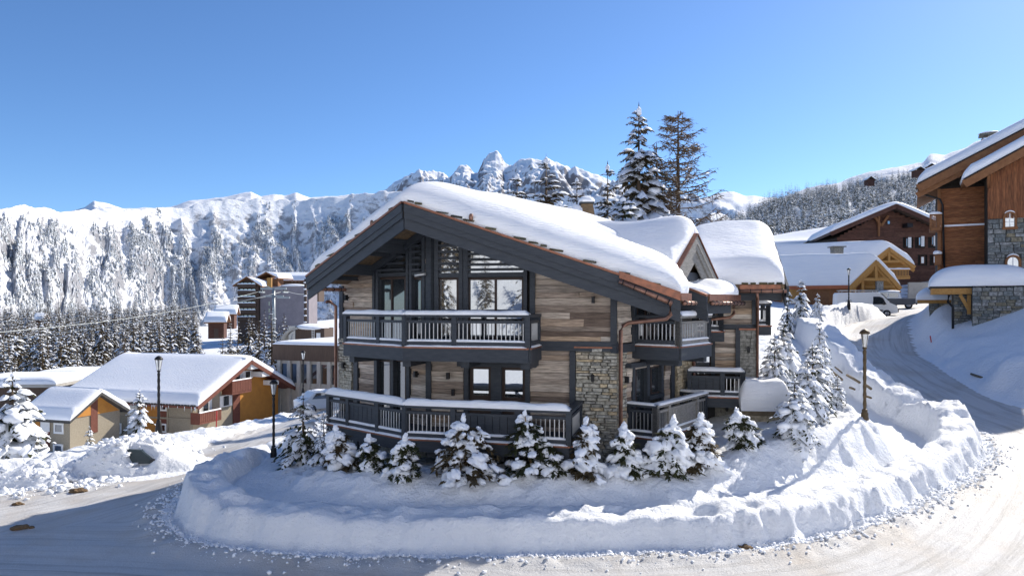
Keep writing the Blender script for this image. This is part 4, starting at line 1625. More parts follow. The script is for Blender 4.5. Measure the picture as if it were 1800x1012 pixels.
g0 = eR + vo * .27 + V3((-.3, 0, -.34))
pc = FC.pt(FC.s(1091, .25), 0, .25)
pipe([g0 + V3((0, 0, .1)), g0 + V3((0, 0, -.25)), g0 + V3((-.1, .05, -.36)), V3((pc.x + .25, pc.y + .02, H - .55)), V3((pc.x + .06, pc.y, H - .64)), V3((pc.x, pc.y, H - .78)), V3((pc.x, pc.y, H - 4.9))], .062)
g1 = UV(8.3, VR + .11, zE - .3)
pipe([g1, g1 + V3((0, 0, -.3)), g1 + V3((-.12, .02, -.42)), UV(8.1, 5.2, zE - .95), UV(8.0, 4.4, zE - 1.05)])
pw_ = FW.pt(SW + .02, 0, .12)
pipe([fe.pt(fe.s(1331), H + .46, .1), fe.pt(fe.s(1331), H + .2, .1), V3((pw_.x, pw_.y, H - .1)), V3((pw_.x, pw_.y, H - 3.3))])
pq = FR.pt(SR_END - .15, 0, .12)
pipe([V3((pq.x, pq.y, H - 1.7)), V3((pq.x, pq.y, H - 4.0))])
pl2 = FL.pt(SL_END + .02, 0, .15)
pipe([V3((eL.x + .5, eL.y + .4, eL.z - .9)), V3((pl2.x - .25, pl2.y, H + .12)), V3((pl2.x, pl2.y, H - .05)), V3((pl2.x, pl2.y, H - 3.2))])
gutter(roof_o, eL + V3((-.05, 0, -.45)), UV(5, VL - .1, zroof(VL) - .45))
# ---- wall lamps
for fr, x, y in ((FC, 1042, 664), (FR, 1100, 667), (FC, 788, 660), (FL, 732, 657), (FC, 797, 689), (FL, 605, 642), (FL, 610, 523), (FC, 1043, 527), (FW, 1316, 614), (FW, 1278, 717)):
    s, z = fr.s(x, .1), fr.z(x, y, .1)
    part('wall_lamp', M['black'], chalet, lambda q: (q.fbox(fr, s - .045, s + .045, z - .1, z + .1, .08, .2), q.fbox(fr, s - .02, s + .02, z - .03, z + .03, 0, .08)))
s, z = FL.s(737, .3), FL.z(737, 484, .3)
part('spotlight', M['steel'], chalet, lambda q: q.tube([FL.pt(s - .1, z + .05, .12), FL.pt(s + .18, z, .34)], [.05, .06], 10))
# ---- chimney
cc = UV(10.2, 0.9)
cx, cy = XP(1031, 30.3), 30.3
zc = ZP(385, 30.3)
def chim(q):
    q.add([(cx - .34, cy - .34, zc), (cx + .34, cy - .34, zc), (cx + .34, cy + .34, zc), (cx - .34, cy + .34, zc),
           (cx - .24, cy - .24, zc + .62), (cx + .24, cy - .24, zc + .62), (cx + .24, cy + .24, zc + .62), (cx - .24, cy + .24, zc + .62)],
          [(3, 2, 1, 0), (4, 5, 6, 7), (0, 1, 5, 4), (1, 2, 6, 5), (2, 3, 7, 6), (3, 0, 4, 7)])
ch = part('chimney', M['soffit'], chalet, chim)
part('cap', M['char'], ch, lambda q: q.box((cx, cy, zc + .66), (.6, .6, .07)))
part('snow', M['roofsnow'], ch, lambda q: (q.blob((cx, cy, zc + .72), (.36, .36, .24), 3, 3, .2, .9), q.blob((cx - .42, cy - .15, zc + .18), (.3, .3, .42), 5, 3, .3)))

# snow guards poking out by the verge
for k, (px, py) in enumerate(((828, 381), (1084, 463), (654, 392))):
    p = P(px, py, 20.9 if px > 700 else 22.2)
    part('snow_guard', M['copperpipe'], roof_o, lambda q: (q.lathe(p, [(.05, -.12), (.07, -.02), (.06, .06), (.03, .09)], 8),))
# ------------------------------------------------------------------ far terrain
valley_f = tps([(-40, 125, -14.5), (0, 120, -6), (60, 110, 1.5), (90, 60, 3), (-90, 60, -17), (-90, 110, -18), (105, 300, 17), (70, 250, 11), (150, 200, 12), (40, 200, 3), (0, 250, -2), (-50, 300, -8),
                (-150, 300, -12), (-150, 150, -17), (-300, 400, -14), (-100, 420, -9), (-250, 200, -20), (-400, 300, -24), (0, 500, 8), (-150, 600, -22), (-600, 700, -60), (300, 200, 14), (300, 400, 12),
                (-60, 180, -12), (-45, 230, -9), (-700, 100, -60), (500, 900, -20), (-300, 900, -80), (100, 900, 20), (500, 60, 20), (0, 60, -8), (-60, 60, -16), (60, 60, -2)])
vx = np.linspace(-800, 500, 131)
vy = np.concatenate([np.linspace(60, 300, 49), np.linspace(310, 950, 40)])
VX, VY = np.meshgrid(vx, vy)
VZ = valley_f(VX, VY) + 1.2 * fbm(VX * .02, VY * .02, 61, 4) + .3 * fbm(VX * .15, VY * .15, 62, 2)
core = (np.abs(VX) < 84) & (VY < 124)
VZ = np.where(core, np.minimum(VZ, base_f(np.clip(VX, -88, 88), np.clip(VY, 5, 128)) - 2.5), VZ)
M['farsnow'] = pmat('far_snow', (0.80, 0.83, 0.88), (0.88, 0.89, 0.91), .05, 0.7, 0.4, .25, spec=.1, bdist=1.0)
tag(grid_mesh('valley_ground', VX, VY, VZ + H, M['farsnow']), kind='structure')


def valley_z(x, y):
    return float(valley_f(np.array([x], float), np.array([y], float))[0]) + H


# ground sheet out to the horizon
hx = np.linspace(-16000, 16000, 33)
hy = np.linspace(-3000, 16000, 20)
HXg, HYg = np.meshgrid(hx, hy)
tag(grid_mesh('plain', HXg, HYg, np.full(HXg.shape, H - 330.0), M['farsnow']), kind='structure')


def rock_mat(name, lo, hi, rock=(0.16, 0.145, 0.14), nscale=.02, slope_w=1.0):
    m = bpy.data.materials.new(name)
    m.use_nodes = True
    nt = m.node_tree
    N, L = nt.nodes, nt.links
    b = N['Principled BSDF']
    b.inputs['Roughness'].default_value = .85
    b.inputs['Specular IOR Level'].default_value = .1
    geo = N.new('ShaderNodeNewGeometry')
    sx = N.new('ShaderNodeSeparateXYZ')
    L.new(geo.outputs['Normal'], sx.inputs[0])
    vm = N.new('ShaderNodeVectorMath')
    vm.operation = 'MULTIPLY'
    vm.inputs[1].default_value = (1, 1, 1.7)
    L.new(geo.outputs['Position'], vm.inputs[0])
    nz = N.new('ShaderNodeTexNoise')
    nz.inputs['Scale'].default_value = nscale
    nz.inputs['Detail'].default_value = 10
    nz.inputs['Roughness'].default_value = .75
    L.new(vm.outputs[0], nz.inputs['Vector'])
    a = N.new('ShaderNodeMath')
    a.operation = 'MULTIPLY_ADD'
    a.inputs[1].default_value = .9
    L.new(nz.outputs[0], a.inputs[0])
    inv = N.new('ShaderNodeMath')
    inv.operation = 'MULTIPLY'
    inv.inputs[1].default_value = -slope_w
    L.new(sx.outputs['Z'], inv.inputs[0])
    L.new(inv.outputs[0], a.inputs[2])
    mr = N.new('ShaderNodeMapRange')
    mr.inputs[1].default_value = lo
    mr.inputs[2].default_value = hi
    L.new(a.outputs[0], mr.inputs[0])
    mix = N.new('ShaderNodeMix')
    mix.data_type = 'RGBA'
    mix.inputs[6].default_value = (.86, .87, .90, 1)
    mix.inputs[7].default_value = (*rock, 1)
    L.new(mr.outputs[0], mix.inputs[0])
    L.new(mix.outputs[2], b.inputs['Base Color'])
    bp = N.new('ShaderNodeBump')
    bp.inputs['Strength'].default_value = .8
    bp.inputs['Distance'].default_value = 12
    L.new(nz.outputs[0], bp.inputs['Height'])
    L.new(bp.outputs[0], b.inputs['Normal'])
    return m


def range_mesh(name, sil, Yr, yb, Yb, mat, npx=300, nt=120, p=1.3, gully=0, gf=30., fine=0, ff=80., back=0.25, seed=0, warp=1.0):
    """mountain flank: sil [(px,row)], Yr [(px,dist)], rising from distance Yb/row yb to the ridge and falling behind it"""
    px = np.linspace(sil[0][0], sil[-1][0], npx)
    row = np.interp(px, [s[0] for s in sil], [s[1] for s in sil])
    yr = np.interp(px, [s[0] for s in Yr], [s[1] for s in Yr])
    ybd = np.interp(px, [s[0] for s in Yb], [s[1] for s in Yb])
    t = np.concatenate([np.linspace(0, 1, nt), 1 + back * np.linspace(.1, 1, 12)])
    T, PX = np.meshgrid(t, px, indexing='ij')
    YR, YB, ROW = yr[None], ybd[None], row[None]
    Yg = YB + (YR - YB) * T
    zr = -(ROW - HY) / F * YR
    zb = -(yb - HY) / F * YB
    tc = np.clip(T, 0, 1)
    Z = zb + (zr - zb) * tc ** p
    Z = Z - np.clip(T - 1, 0, 9) / back * 0.5 * (zr - zb)
    env = np.sin(np.clip(tc, 0, 1) * pi) ** .6
    X = (PX - 900) / F * Yg
    wx = PX / gf + warp * fbm(PX / gf * .5, tc * 2.2, seed, 3) + 0.6 * (tc) * warp
    g = ridged(wx, tc * .9, seed + 3, 3)
    Z = Z + gully * env * (g - .5)
    Z = Z + fine * (env * .8 + .2) * fbm(X / ff, (Yg + Z) / ff, seed + 5, 5, .55)
    # keep the skyline where it is seen
    kk = sstep(.86, 1.0, tc) * (T <= 1.0)
    Z = Z * (1 - kk) + (zb + (zr - zb) * tc ** p + fine * .35 * fbm(X / ff * 2, Yg / ff, seed + 8, 4)) * kk
    ob = grid_mesh(name, X, Yg, Z + H, mat)
    if sum(q.normal.z for q in ob.data.polygons[:200]) < 0: ob.data.flip_normals()
    tag(ob, kind='structure')
    return ob, (PX, T, X, Yg, Z + H, g)


M['rockL'] = rock_mat('rocky_snow_slope', -.0, .16, (.32, .32, .34), .04)  # haze over the far wall put into a lightened rock colour
M['rockP'] = rock_mat('rocky_snow_peaks', -.14, .04, (.23, .22, .23), .011)
# the long wall of mountain across the valley
silL = [(-900, 300), (-400, 345), (-150, 358), (0, 366), (40, 363), (90, 370), (130, 371), (200, 372), (260, 366), (330, 362), (365, 356), (440, 350), (500, 352), (545, 349), (600, 345), (640, 341), (690, 338), (800, 336), (1000, 345), (1250, 356)]
YrL = [(-900, 900), (-300, 1250), (0, 1700), (150, 2250), (300, 2750), (500, 3100), (800, 3400), (1250, 3600)]
YbL = [(-900, 420), (-300, 640), (0, 1040), (150, 1700), (300, 2300), (500, 2640), (800, 2940), (1250, 3100)]
mo, LM = range_mesh('mountain_side', silL, YrL, 622, YbL, M['rockL'], 640, 220, 1.05, 66, 32., 46, 80., seed=4, warp=.8)
# plateau tops standing behind it
range_mesh('snowy_plateau', [(120, 372), (148, 366), (165, 354), (180, 356), (198, 360), (216, 367), (300, 364), (335, 352), (360, 350), (400, 344), (442, 336), (458, 345), (482, 341), (500, 345), (520, 338), (545, 347), (600, 344), (660, 340), (720, 335)],
           [(120, 4200), (720, 4600)], 392, [(120, 3300), (720, 3700)], M['rockP'], 240, 60, 1.0, 20, 60., 22, 160., seed=14)
# rocky summit group
range_mesh('rocky_peaks', [(560, 372), (640, 350), (681, 332), (700, 316), (711, 307), (724, 303), (737, 297), (752, 302), (769, 309), (780, 305), (791, 309), (799, 298), (806, 293), (820, 294), (833, 306), (840, 303), (845, 291), (850, 281), (857, 275), (871, 272), (880, 277), (887, 284), (900, 288), (908, 279), (920, 276),
                           (935, 275), (951, 281), (958, 279), (967, 281), (985, 287), (1001, 296), (1025, 301), (1052, 305), (1073, 317), (1100, 326), (1180, 345), (1300, 372)],
           [(560, 6500), (1300, 6200)], 385, [(560, 4600), (1300, 4400)], M['rockP'], 560, 180, 1.25, 50, 30., 190, 280., seed=24)
range_mesh('distant_mountain', [(1120, 372), (1225, 352), (1255, 343), (1270, 339), (1290, 338), (1310, 345), (1325, 343), (1345, 346), (1380, 348), (1480, 360), (1600, 365)], [(1120, 6000), (1600, 6000)], 400, [(1120, 3800), (1600, 3800)],
           M['rockP'], 160, 60, 1.0, 60, 60., 40, 300., seed=34)
range_mesh('high_snow_slope', [(1380, 345), (1470, 320), (1500, 312), (1545, 300), (1590, 293), (1622, 287), (1634, 270), (1648, 269), (1660, 272), (1690, 262), (1720, 250), (1740, 249), (1800, 238), (1900, 225), (2100, 210), (2500, 200)],
           [(1380, 1700), (2500, 1800)], 400, [(1380, 1000), (2500, 1000)], M['rockP'], 220, 80, 1.0, 25, 60., 20, 120., seed=44)
silR = [(1150, 425), (1220, 412), (1262, 402), (1290, 398), (1312, 386), (1335, 372), (1365, 356), (1400, 347), (1450, 337), (1500, 328), (1550, 322), (1600, 313), (1650, 303), (1720, 292), (1900, 270), (2200, 260)]
ho, RH = range_mesh('wooded_hill', silR, [(1150, 760), (1300, 760), (1600, 900), (2200, 900)], 452, [(1150, 330), (2200, 330)], M['farsnow'], 200, 80, 1.05, 6, 60., 5, 60., seed=54, back=.4)


# far trees of the mountain side: thousands of small pointed crowns, one mass
def far_trees(name, spots, mat, sides=5, seed=0):
    r = np.random.default_rng(seed)
    n = len(spots)
    s = np.array(spots)              # x y z h
    vs, fs = [], []
    ang = np.arange(sides) / sides * 2 * pi
    rot = r.uniform(0, 6.28, n)
    k = sides * 2 + 1
    V_ = np.zeros((n, k, 3))
    for j in range(sides):
        a = ang[j] + rot
        rr = s[:, 3] * .20 * r.uniform(.8, 1.25, n)
        V_[:, j, 0] = s[:, 0] + np.cos(a) * rr
        V_[:, j, 1] = s[:, 1] + np.sin(a) * rr
        V_[:, j, 2] = s[:, 2] - 1.0 + r.uniform(-.05, .1, n) * s[:, 3]
        a2 = a + .6
        rr = s[:, 3] * .13 * r.uniform(.75, 1.3, n)
        V_[:, sides + j, 0] = s[:, 0] + np.cos(a2) * rr
        V_[:, sides + j, 1] = s[:, 1] + np.sin(a2) * rr
        V_[:, sides + j, 2] = s[:, 2] + s[:, 3] * (.45 + r.uniform(-.06, .06, n))
    V_[:, 2 * sides] = s[:, :3]
    V_[:, 2 * sides, 2] += s[:, 3]
    F_ = []
    for j in range(sides):
        j2 = (j + 1) % sides
        F_ += [(j, j2, sides + j), (j2, sides + j2, sides + j), (sides + j, sides + j2, 2 * sides)]
    F_ = np.array(F_)
    Fa = (F_[None] + (np.arange(n) * k)[:, None, None]).reshape(-1, 3)
    me = bpy.data.meshes.new(name)
    me.vertices.add(n * k)
    me.vertices.foreach_set('co', V_.reshape(-1))
    me.loops.add(len(Fa) * 3)
    me.polygons.add(len(Fa))
    me.loops.foreach_set('vertex_index', Fa.reshape(-1).astype(np.int32))
    me.polygons.foreach_set('loop_start', np.arange(0, len(Fa) * 3, 3, dtype=np.int32))
    me.update(calc_edges=True)
    me.materials.append(mat)
    ob = bpy.data.objects.new(name, me)
    COL.objects.link(ob)
    ORG[ob] = V3((0, 0, 0))
    return ob


def frosted(name, dark, dark2, cover, scale):
    """dark crown caught with snow: snow sits on upward faces and in patches"""
    m = bpy.data.materials.new(name)
    m.use_nodes = True
    nt = m.node_tree
    N, L = nt.nodes, nt.links
    b = N['Principled BSDF']
    b.inputs['Roughness'].default_value = .85
    b.inputs['Specular IOR Level'].default_value = .1
    geo = N.new('ShaderNodeNewGeometry')
    nz = N.new('ShaderNodeTexNoise')
    nz.inputs['Scale'].default_value = scale
    nz.inputs['Detail'].default_value = 4
    nz.inputs['Roughness'].default_value = .7
    L.new(geo.outputs['Position'], nz.inputs['Vector'])
    mr = N.new('ShaderNodeMapRange')
    mr.inputs[1].default_value = 1 - cover - .06
    mr.inputs[2].default_value = 1 - cover + .06
    L.new(nz.outputs[0], mr.inputs[0])
    n2 = N.new('ShaderNodeTexNoise')
    n2.inputs['Scale'].default_value = scale * .15
    L.new(geo.outputs['Position'], n2.inputs['Vector'])
    mx = N.new('ShaderNodeMix')
    mx.data_type = 'RGBA'
    mx.inputs[6].default_value = (*dark, 1)
    mx.inputs[7].default_value = (*dark2, 1)
    L.new(n2.outputs[0], mx.inputs[0])
    mix = N.new('ShaderNodeMix')
    mix.data_type = 'RGBA'
    mix.inputs[7].default_value = (.72, .75, .79, 1)
    L.new(mr.outputs[0], mix.inputs[0])
    L.new(mx.outputs[2], mix.inputs[6])
    L.new(mix.outputs[2], b.inputs['Base Color'])
    return m


M['farcrown'] = frosted('frosted_far_crowns', (.065, .075, .078), (.10, .105, .10), .50, .35)  # snow cover raised so the crowns carry haze in their colour
rr_ = np.random.default_rng(8)
PXg, Tg, Xg, Yg_, Zg, Gg = LM
spots = []
npx_, ntt = PXg.shape[1], PXg.shape[0]
cand = 90000
ii = rr_.integers(0, 218, cand)
jj = rr_.integers(0, npx_ - 1, cand)
dens = fbm(PXg / 28., Tg * 5, 71, 4)
for i, j in zip(ii, jj):
    t = Tg[i, j]
    if PXg[i, j] < -120 or PXg[i, j] > 760 or t > .985: continue
    keep = .62 + dens[i, j] * 1.1 + (Gg[i, j] - .5) * 1.3 - (0.40 if t > .86 else 0) - max(0, t - .5) * .9 + (.2 if PXg[i, j] > 240 else 0)
    if PXg[i, j] < 240: keep -= .12 + .35 * max(0, fbm(PXg[i, j] / 60. - t * 1.5, t * 3., 77, 2))
    if rr_.random() > keep * min(1, Yg_[i, j] / 1600.): continue
    f = rr_.random()
    g = rr_.random()
    i2, j2 = i + 1, j + 1
    x = (Xg[i, j] * (1 - f) + Xg[i2, j] * f) * (1 - g) + (Xg[i, j2] * (1 - f) + Xg[i2, j2] * f) * g
    y = (Yg_[i, j] * (1 - f) + Yg_[i2, j] * f) * (1 - g) + (Yg_[i, j2] * (1 - f) + Yg_[i2, j2] * f) * g
    z = (Zg[i, j] * (1 - f) + Zg[i2, j] * f) * (1 - g) + (Zg[i, j2] * (1 - f) + Zg[i2, j2] * f) * g
    spots.append((x, y, z, rr_.uniform(8, 18)))
tag(far_trees('mountain_forest', spots, M['farcrown'], 5, 3), 'frosted conifer forest covering the flank of the far mountain', 'forest', kind='stuff')
# ------------------------------------------------------------------ trees
def spruce(h, rad, seed, whorls=22, per=6, twigs=7, snow=.55, droop=.35, snow_w=1.0, taper=.85, bare=0.08, blobs=0, gapp=.12):
    """returns trunk, needles, snow builders with the base at the origin"""
    r = random.Random(seed)
    tr, nd, sn = MB(), MB(), MB()
    tr.tube([(0, 0, -.3), (0, 0, h * .5), (0, 0, h * .97)], [h * .016 + .03, h * .010 + .015, .01], 6)
    for w in range(whorls):
        f = bare + (1 - bare) * (w + r.uniform(-.3, .3)) / whorls
        f = min(max(f, bare * .8), .985)
        z = h * f
        L0 = rad * (1 - f) ** taper * (1.0 if f > .12 else .85) + rad * .05
        n = max(3, int(per * (0.6 + .6 * (1 - f))))
        a0 = r.uniform(0, 6.28)
        for k in range(n):
            if r.random() < gapp: continue
            az = a0 + 2 * pi * k / n + r.uniform(-.35, .35)
            L = L0 * r.uniform(.7, 1.2)
            up = .25 + .45 * f + r.uniform(-.12, .12)
            dr = droop * (1.35 - f) + .30 + r.uniform(-.1, .1)
            ca, sa = cos(az), sin(az)
            def q(t): return V3((ca * L * t, sa * L * t, z + L * (up * t - dr * t * t * 1.25)))
            side = V3((-sa, ca, 0))
            for j in range(twigs):
                t = (j + r.uniform(.2, 1.0)) / twigs
                p = q(t)
                for sgn in (-1, 1):
                    tl = L * (.42 - .26 * t) * r.uniform(.7, 1.3) + .03 * h * .1
                    dirv = (V3((ca, sa, 0)) * .75 + side * sgn * r.uniform(.5, 1.1) + V3((0, 0, r.uniform(-.75, -.15)))).normalized()
                    wv = V3((r.uniform(-.2, .2), r.uniform(-.2, .2), 1)).cross(dirv).normalized() * (tl * .20)
                    m_ = p + dirv * (tl * .45)
                    e = p + dirv * tl + V3((0, 0, -tl * .25))
                    nd.add([p, m_ - wv, e, m_ + wv + V3((0, 0, -tl * .16))], [(0, 1, 2, 3)])
                    if r.random() < snow * .55:
                        up_ = V3((0, 0, tl * .10 + .01))
                        ws = wv * (.85 * snow_w)
                        a_, b_ = p + dirv * tl * .05 + up_, p + dirv * tl * .85 + up_ * .4 + V3((0, 0, -tl * .15))
                        cn = (a_ + b_) / 2 + up_ * 1.5
                        sn.add([a_, (a_ + b_) / 2 - ws * 1.2, b_, (a_ + b_) / 2 + ws * 1.2, cn], [(0, 1, 4), (1, 2, 4), (2, 3, 4), (3, 0, 4)], True)
            # a bough's own load of snow
            if r.random() < snow:
                t0, t1 = r.uniform(.1, .35), r.uniform(.8, 1.02)
                m = 4
                vs = []
                for i in range(m + 1):
                    t = t0 + (t1 - t0) * i / m
                    wd = L * .13 * snow_w * (sin(pi * min(.97, max(.06, (i + .4) / (m + .8))))) * r.uniform(.7, 1.3)
                    p = q(t) + V3((0, 0, .015 * h * .12))
                    vs += [p - side * wd - V3((0, 0, wd * .45)), p + V3((0, 0, wd * .75)), p + side * wd - V3((0, 0, wd * .45))]
                fs = []
                for i in range(m):
                    b = i * 3
                    fs += [(b, b + 3, b + 4, b + 1), (b + 1, b + 4, b + 5, b + 2)]
                sn.add(vs, fs, True)
            if blobs and r.random() < blobs:
                t = r.uniform(.35, .95)
                s_ = L * r.uniform(.18, .34)
                sn.blob(q(t) + V3((0, 0, s_ * .15)), (s_, s_, s_ * .75), r.randrange(999), 2, .5)
    # leader
    nd.add([(0, .02, h * .93), (.03 * rad, 0, h * .96), (0, 0, h * 1.02), (-.03 * rad, 0, h * .96)], [(0, 1, 2, 3)])
    if snow > .3: sn.blob((0, 0, h * .975), (rad * .05, rad * .05, h * .022), 1, 1, .3)
    return tr, nd, sn


def mesh_of(mb, name, mat):
    me = bpy.data.meshes.new(name)
    me.from_pydata([tuple(v) for v in mb.v], [], mb.f)
    if any(mb.sm): me.polygons.foreach_set('use_smooth', mb.sm)
    me.materials.append(mat)
    return me


class TreeKind:
    def __init__(s, parts, needle, bark=None, snow=None):
        tr, nd, sn = parts
        s.t = mesh_of(tr, 'trunk', bark or M['bark'])
        s.c = mesh_of(nd, 'crown', needle)
        s.s = mesh_of(sn, 'snow', snow or M['bough_snow']) if sn.v else None

    def put(s, name, label, cat, loc, rz, sc, group=None):
        root = thing(name, label, cat, loc, group)
        root.rotation_euler = (0, 0, rz)
        root.scale = sc if isinstance(sc, tuple) else (sc, sc, sc)
        a = bpy.data.objects.new('trunk', s.t)
        a.parent = root
        COL.objects.link(a)
        b = bpy.data.objects.new('crown', s.c)
        b.parent = root
        COL.objects.link(b)
        if s.s:
            c = bpy.data.objects.new('snow', s.s)
            c.parent = b
            c['kind'] = 'stuff'
            COL.objects.link(c)
        return root


# ---- tall conifers behind the chalet
def put_px(kind, name, label, cat, px, ytop, Y, zbase, h0, rz=0., wx=1., group=None):
    hh = ZP(ytop, Y) - zbase
    s = hh / h0
    return kind.put(name, label, cat, (XP(px, Y), Y, zbase), rz, (s * wx, s * wx, s), group)


KA = TreeKind(spruce(16, 3.4, 101, 34, 7, 10, .75, .5, 1.5, .72, blobs=.06), M['needlebrown'])
KB = TreeKind(spruce(14, 2.9, 102, 28, 6, 8, .55, .45, 1.1, .8, blobs=.04, gapp=.2), M['needlebrown'])
KC = TreeKind(spruce(14, 2.6, 103, 26, 6, 8, .5, .55, 1.1, .75, gapp=.22), M['needlebrown'])
put_px(KA, 'spruce_tree', 'tallest snow-laden spruce rising behind the chalet roof, left of the brown larch', 'tree', 1123, 186, 52, H - 3.5, 16, .4, 1.12)
put_px(KB, 'spruce_tree', 'second tallest dark spruce, broad crown against the rocky peaks behind the chalet ridge', 'tree', 960, 275, 58, H - 4, 14, 1.2, 1.55)
put_px(KC, 'spruce_tree', 'narrow dark spruce just left of the broad one above the chalet ridge', 'tree', 909, 304, 58, H - 4, 14, 2.1, 1.45)
put_px(KC, 'spruce_tree', 'small thin spruce directly left of the chimney behind the roof', 'tree', 1014, 311, 62, H - 4, 14, 4., 1.25)
put_px(KB, 'spruce_tree', 'slim spruce between the chimney and the tallest spruce', 'tree', 1068, 288, 56, H - 4, 14, 3., 1.25)
KA2 = TreeKind(spruce(9, 3.0, 108, 20, 7, 9, .85, .5, 1.8, .7, blobs=.12), M['needle'])
put_px(KA2, 'spruce_tree', 'low bushy snow-covered spruce beneath the tallest spruce, behind the dormer roof', 'tree', 1095, 345, 48, H - 3, 9, 1., 1.3)
put_px(KA2, 'spruce_tree', 'low snowy spruce behind the left end of the chimney', 'tree', 985, 352, 50, H - 3, 9, 2.6, 1.15)
# leafless larch
r = random.Random(5)
tr, tw, sn = MB(), MB(), MB()
h = 15.0
for ox, hh in ((0, h), (-1.1, h * .86)):
    tr.tube([(ox * .2, 0, -.3), (ox, 0, hh * .4), (ox, 0, hh * .75), (ox, 0, hh)], [.2, .15, .08, .015], 6)
    for k in range(170 if ox == 0 else 85):
        f = .10 + .88 * r.random() ** .9
        z = hh * f
        L = (3.6 if ox == 0 else 2.2) * (1 - f) ** .62 * r.uniform(.5, 1.1) + .25
        az = r.uniform(0, 6.28)
        d = V3((cos(az), sin(az), 0))
        p0 = V3((ox, 0, z))
        pts_ = [p0 + d * (L * t) + V3((0, 0, L * (.12 * t - .10 * sin(t * pi) + .16 * t * t))) for t in (0, .35, .7, 1)]
        tw.tube(pts_, [.05, .036, .024, .01], 3, False, False)
        for j in range(int(10 + L * 8)):
            t = r.uniform(.15, 1)
            i = min(2, int(t * 3))
            b = pts_[0].lerp(pts_[-1], t) if i < 0 else pts_[i].lerp(pts_[i + 1], min(1, t * 3 - i) if t < 1 else 1)
            l2 = r.uniform(.2, .75) * (1.1 - .5 * t)
            dd = (d * r.uniform(.0, 1) + V3((r.uniform(-1, 1), r.uniform(-1, 1), r.uniform(-.9, .5)))).normalized()
            e = b + dd * l2
            wv = dd.cross(V3((r.uniform(-1, 1), r.uniform(-1, 1), .3))).normalized() * .026
            tw.add([b - wv, b + wv, e], [(0, 1, 2)])
            for qq in range(2):
                m_ = b.lerp(e, r.uniform(.3, .9))
                e2 = m_ + V3((r.uniform(-1, 1), r.uniform(-1, 1), r.uniform(-1, .3))) * .22
                tw.add([m_ - wv * .8, m_ + wv * .8, e2], [(0, 1, 2)])
            if r.random() < .13:
                sn.add([b - wv * 3 + V3((0, 0, .02)), b.lerp(e, .5) + V3((0, 0, .05)), b + wv * 3 + V3((0, 0, .02)), b.lerp(e, .8)], [(0, 1, 3), (1, 2, 3)], True)
KL = TreeKind((tr, tw, sn), M['larch'])
put_px(KL, 'larch_tree', 'bare brown larch with fine twigs standing right of the tallest spruce', 'tree', 1192, 195, 54, H - 2.5, 15, 0, 1.3)
put_px(KL, 'larch_tree', 'low spreading bare larch scrub behind the wing roof', 'tree', 1262, 385, 50, H - 1.5, 15, 2, 1.5)

# ---- left slope wood: single conifers
KM = [TreeKind(spruce(13, 2.5 + .3 * (k % 3), 200 + k, 19, 6, 6, .30, .5, 1.0, .8, gapp=.08), M['needlebrown']) for k in range(5)]
GL = 'conifers of the snowy wood on the slope behind the left houses'
LBL = 'snow-laden conifer among the many of the wood between the left houses and the mountain'
r = random.Random(31)
put = []
named = [(465, 545, 640, 'largest snow-laden conifer at the right edge of the wood, left of the flat brown building'),
         (437, 555, 640, 'tall conifer second from the flat brown building at the wood edge'),
         (405, 562, 636, 'snowy conifer third from the flat brown building at the wood edge')]
for px, yt, yb, lb in named:
    Y = 128
    put.append((XP(px, Y), Y))
    zb = ZP(yb + 6, Y)
    KM[px % 5].put('conifer_tree', lb, 'tree', (XP(px, Y), Y, zb), r.uniform(0, 6), (ZP(yt, Y) - zb) / 13.0)
tries = 0
nleft = 0
while nleft < 168 and tries < 6000:
    tries += 1
    Y = 104 + 310 * r.random() ** 1.5
    px = r.uniform(-25, 505)
    x = XP(px, Y)
    zg = valley_z(x, Y)
    yb = HY - (zg - H) / Y * F
    if px > 395 and Y > 175: continue           # keep the hotel clear
    if px > 350 and px < 430 and Y > 140: continue
    if 225 < px < 310 and 255 < Y < 330: continue
    if px > 480 and Y < 140: continue
    if any((x - a) ** 2 + (Y - b) ** 2 < (3.0 + Y * .008) ** 2 for a, b in put): continue
    put.append((x, Y))
    KM[r.randrange(5)].put('conifer_tree', LBL, 'tree', (x, Y, zg - .3), r.uniform(0, 6.28), r.uniform(.62, 1.12), GL)
    nleft += 1
# ---- hillside wood on the right
KH = [TreeKind(spruce(15, 3.4, 300 + k, 12, 6, 3, .24, .5, 1.2, .8, gapp=.05), M['needlefar']) for k in range(4)]
PXr, Tr, Xr, Yr_, Zr, _ = RH
cand = []
for _i in range(3200):
    t = r.random() ** .8
    px = r.uniform(1262, 1700)
    if px < 1300 and t > .9: continue
    i = min(int(t * 79), 78)
    j = int((px - silR[0][0]) / (silR[-1][0] - silR[0][0]) * 199)
    cand.append((Xr[i, j] + r.uniform(-6, 6), Yr_[i, j] + r.uniform(-4, 4), Zr[i, j], px, t))
good = []
for c in sorted(cand, key=lambda c: c[1]):
    if all((c[0] - g[0]) ** 2 + (c[1] - g[1]) ** 2 < 1e9 and ((c[0] - g[0]) ** 2 + ((c[1] - g[1]) * .6) ** 2 > 3.9 ** 2) for g in good[-160:]): good.append(c)
GH = 'conifers of the dense wood on the hillside at right'
for k, c in enumerate(good[:130]):
    KH[k % 4].put('conifer_tree', 'snow-dusted conifer in the dense wood on the right hillside', 'tree', (c[0], c[1], c[2] - .5), r.uniform(0, 6.28), r.uniform(.75, 1.2), GH)
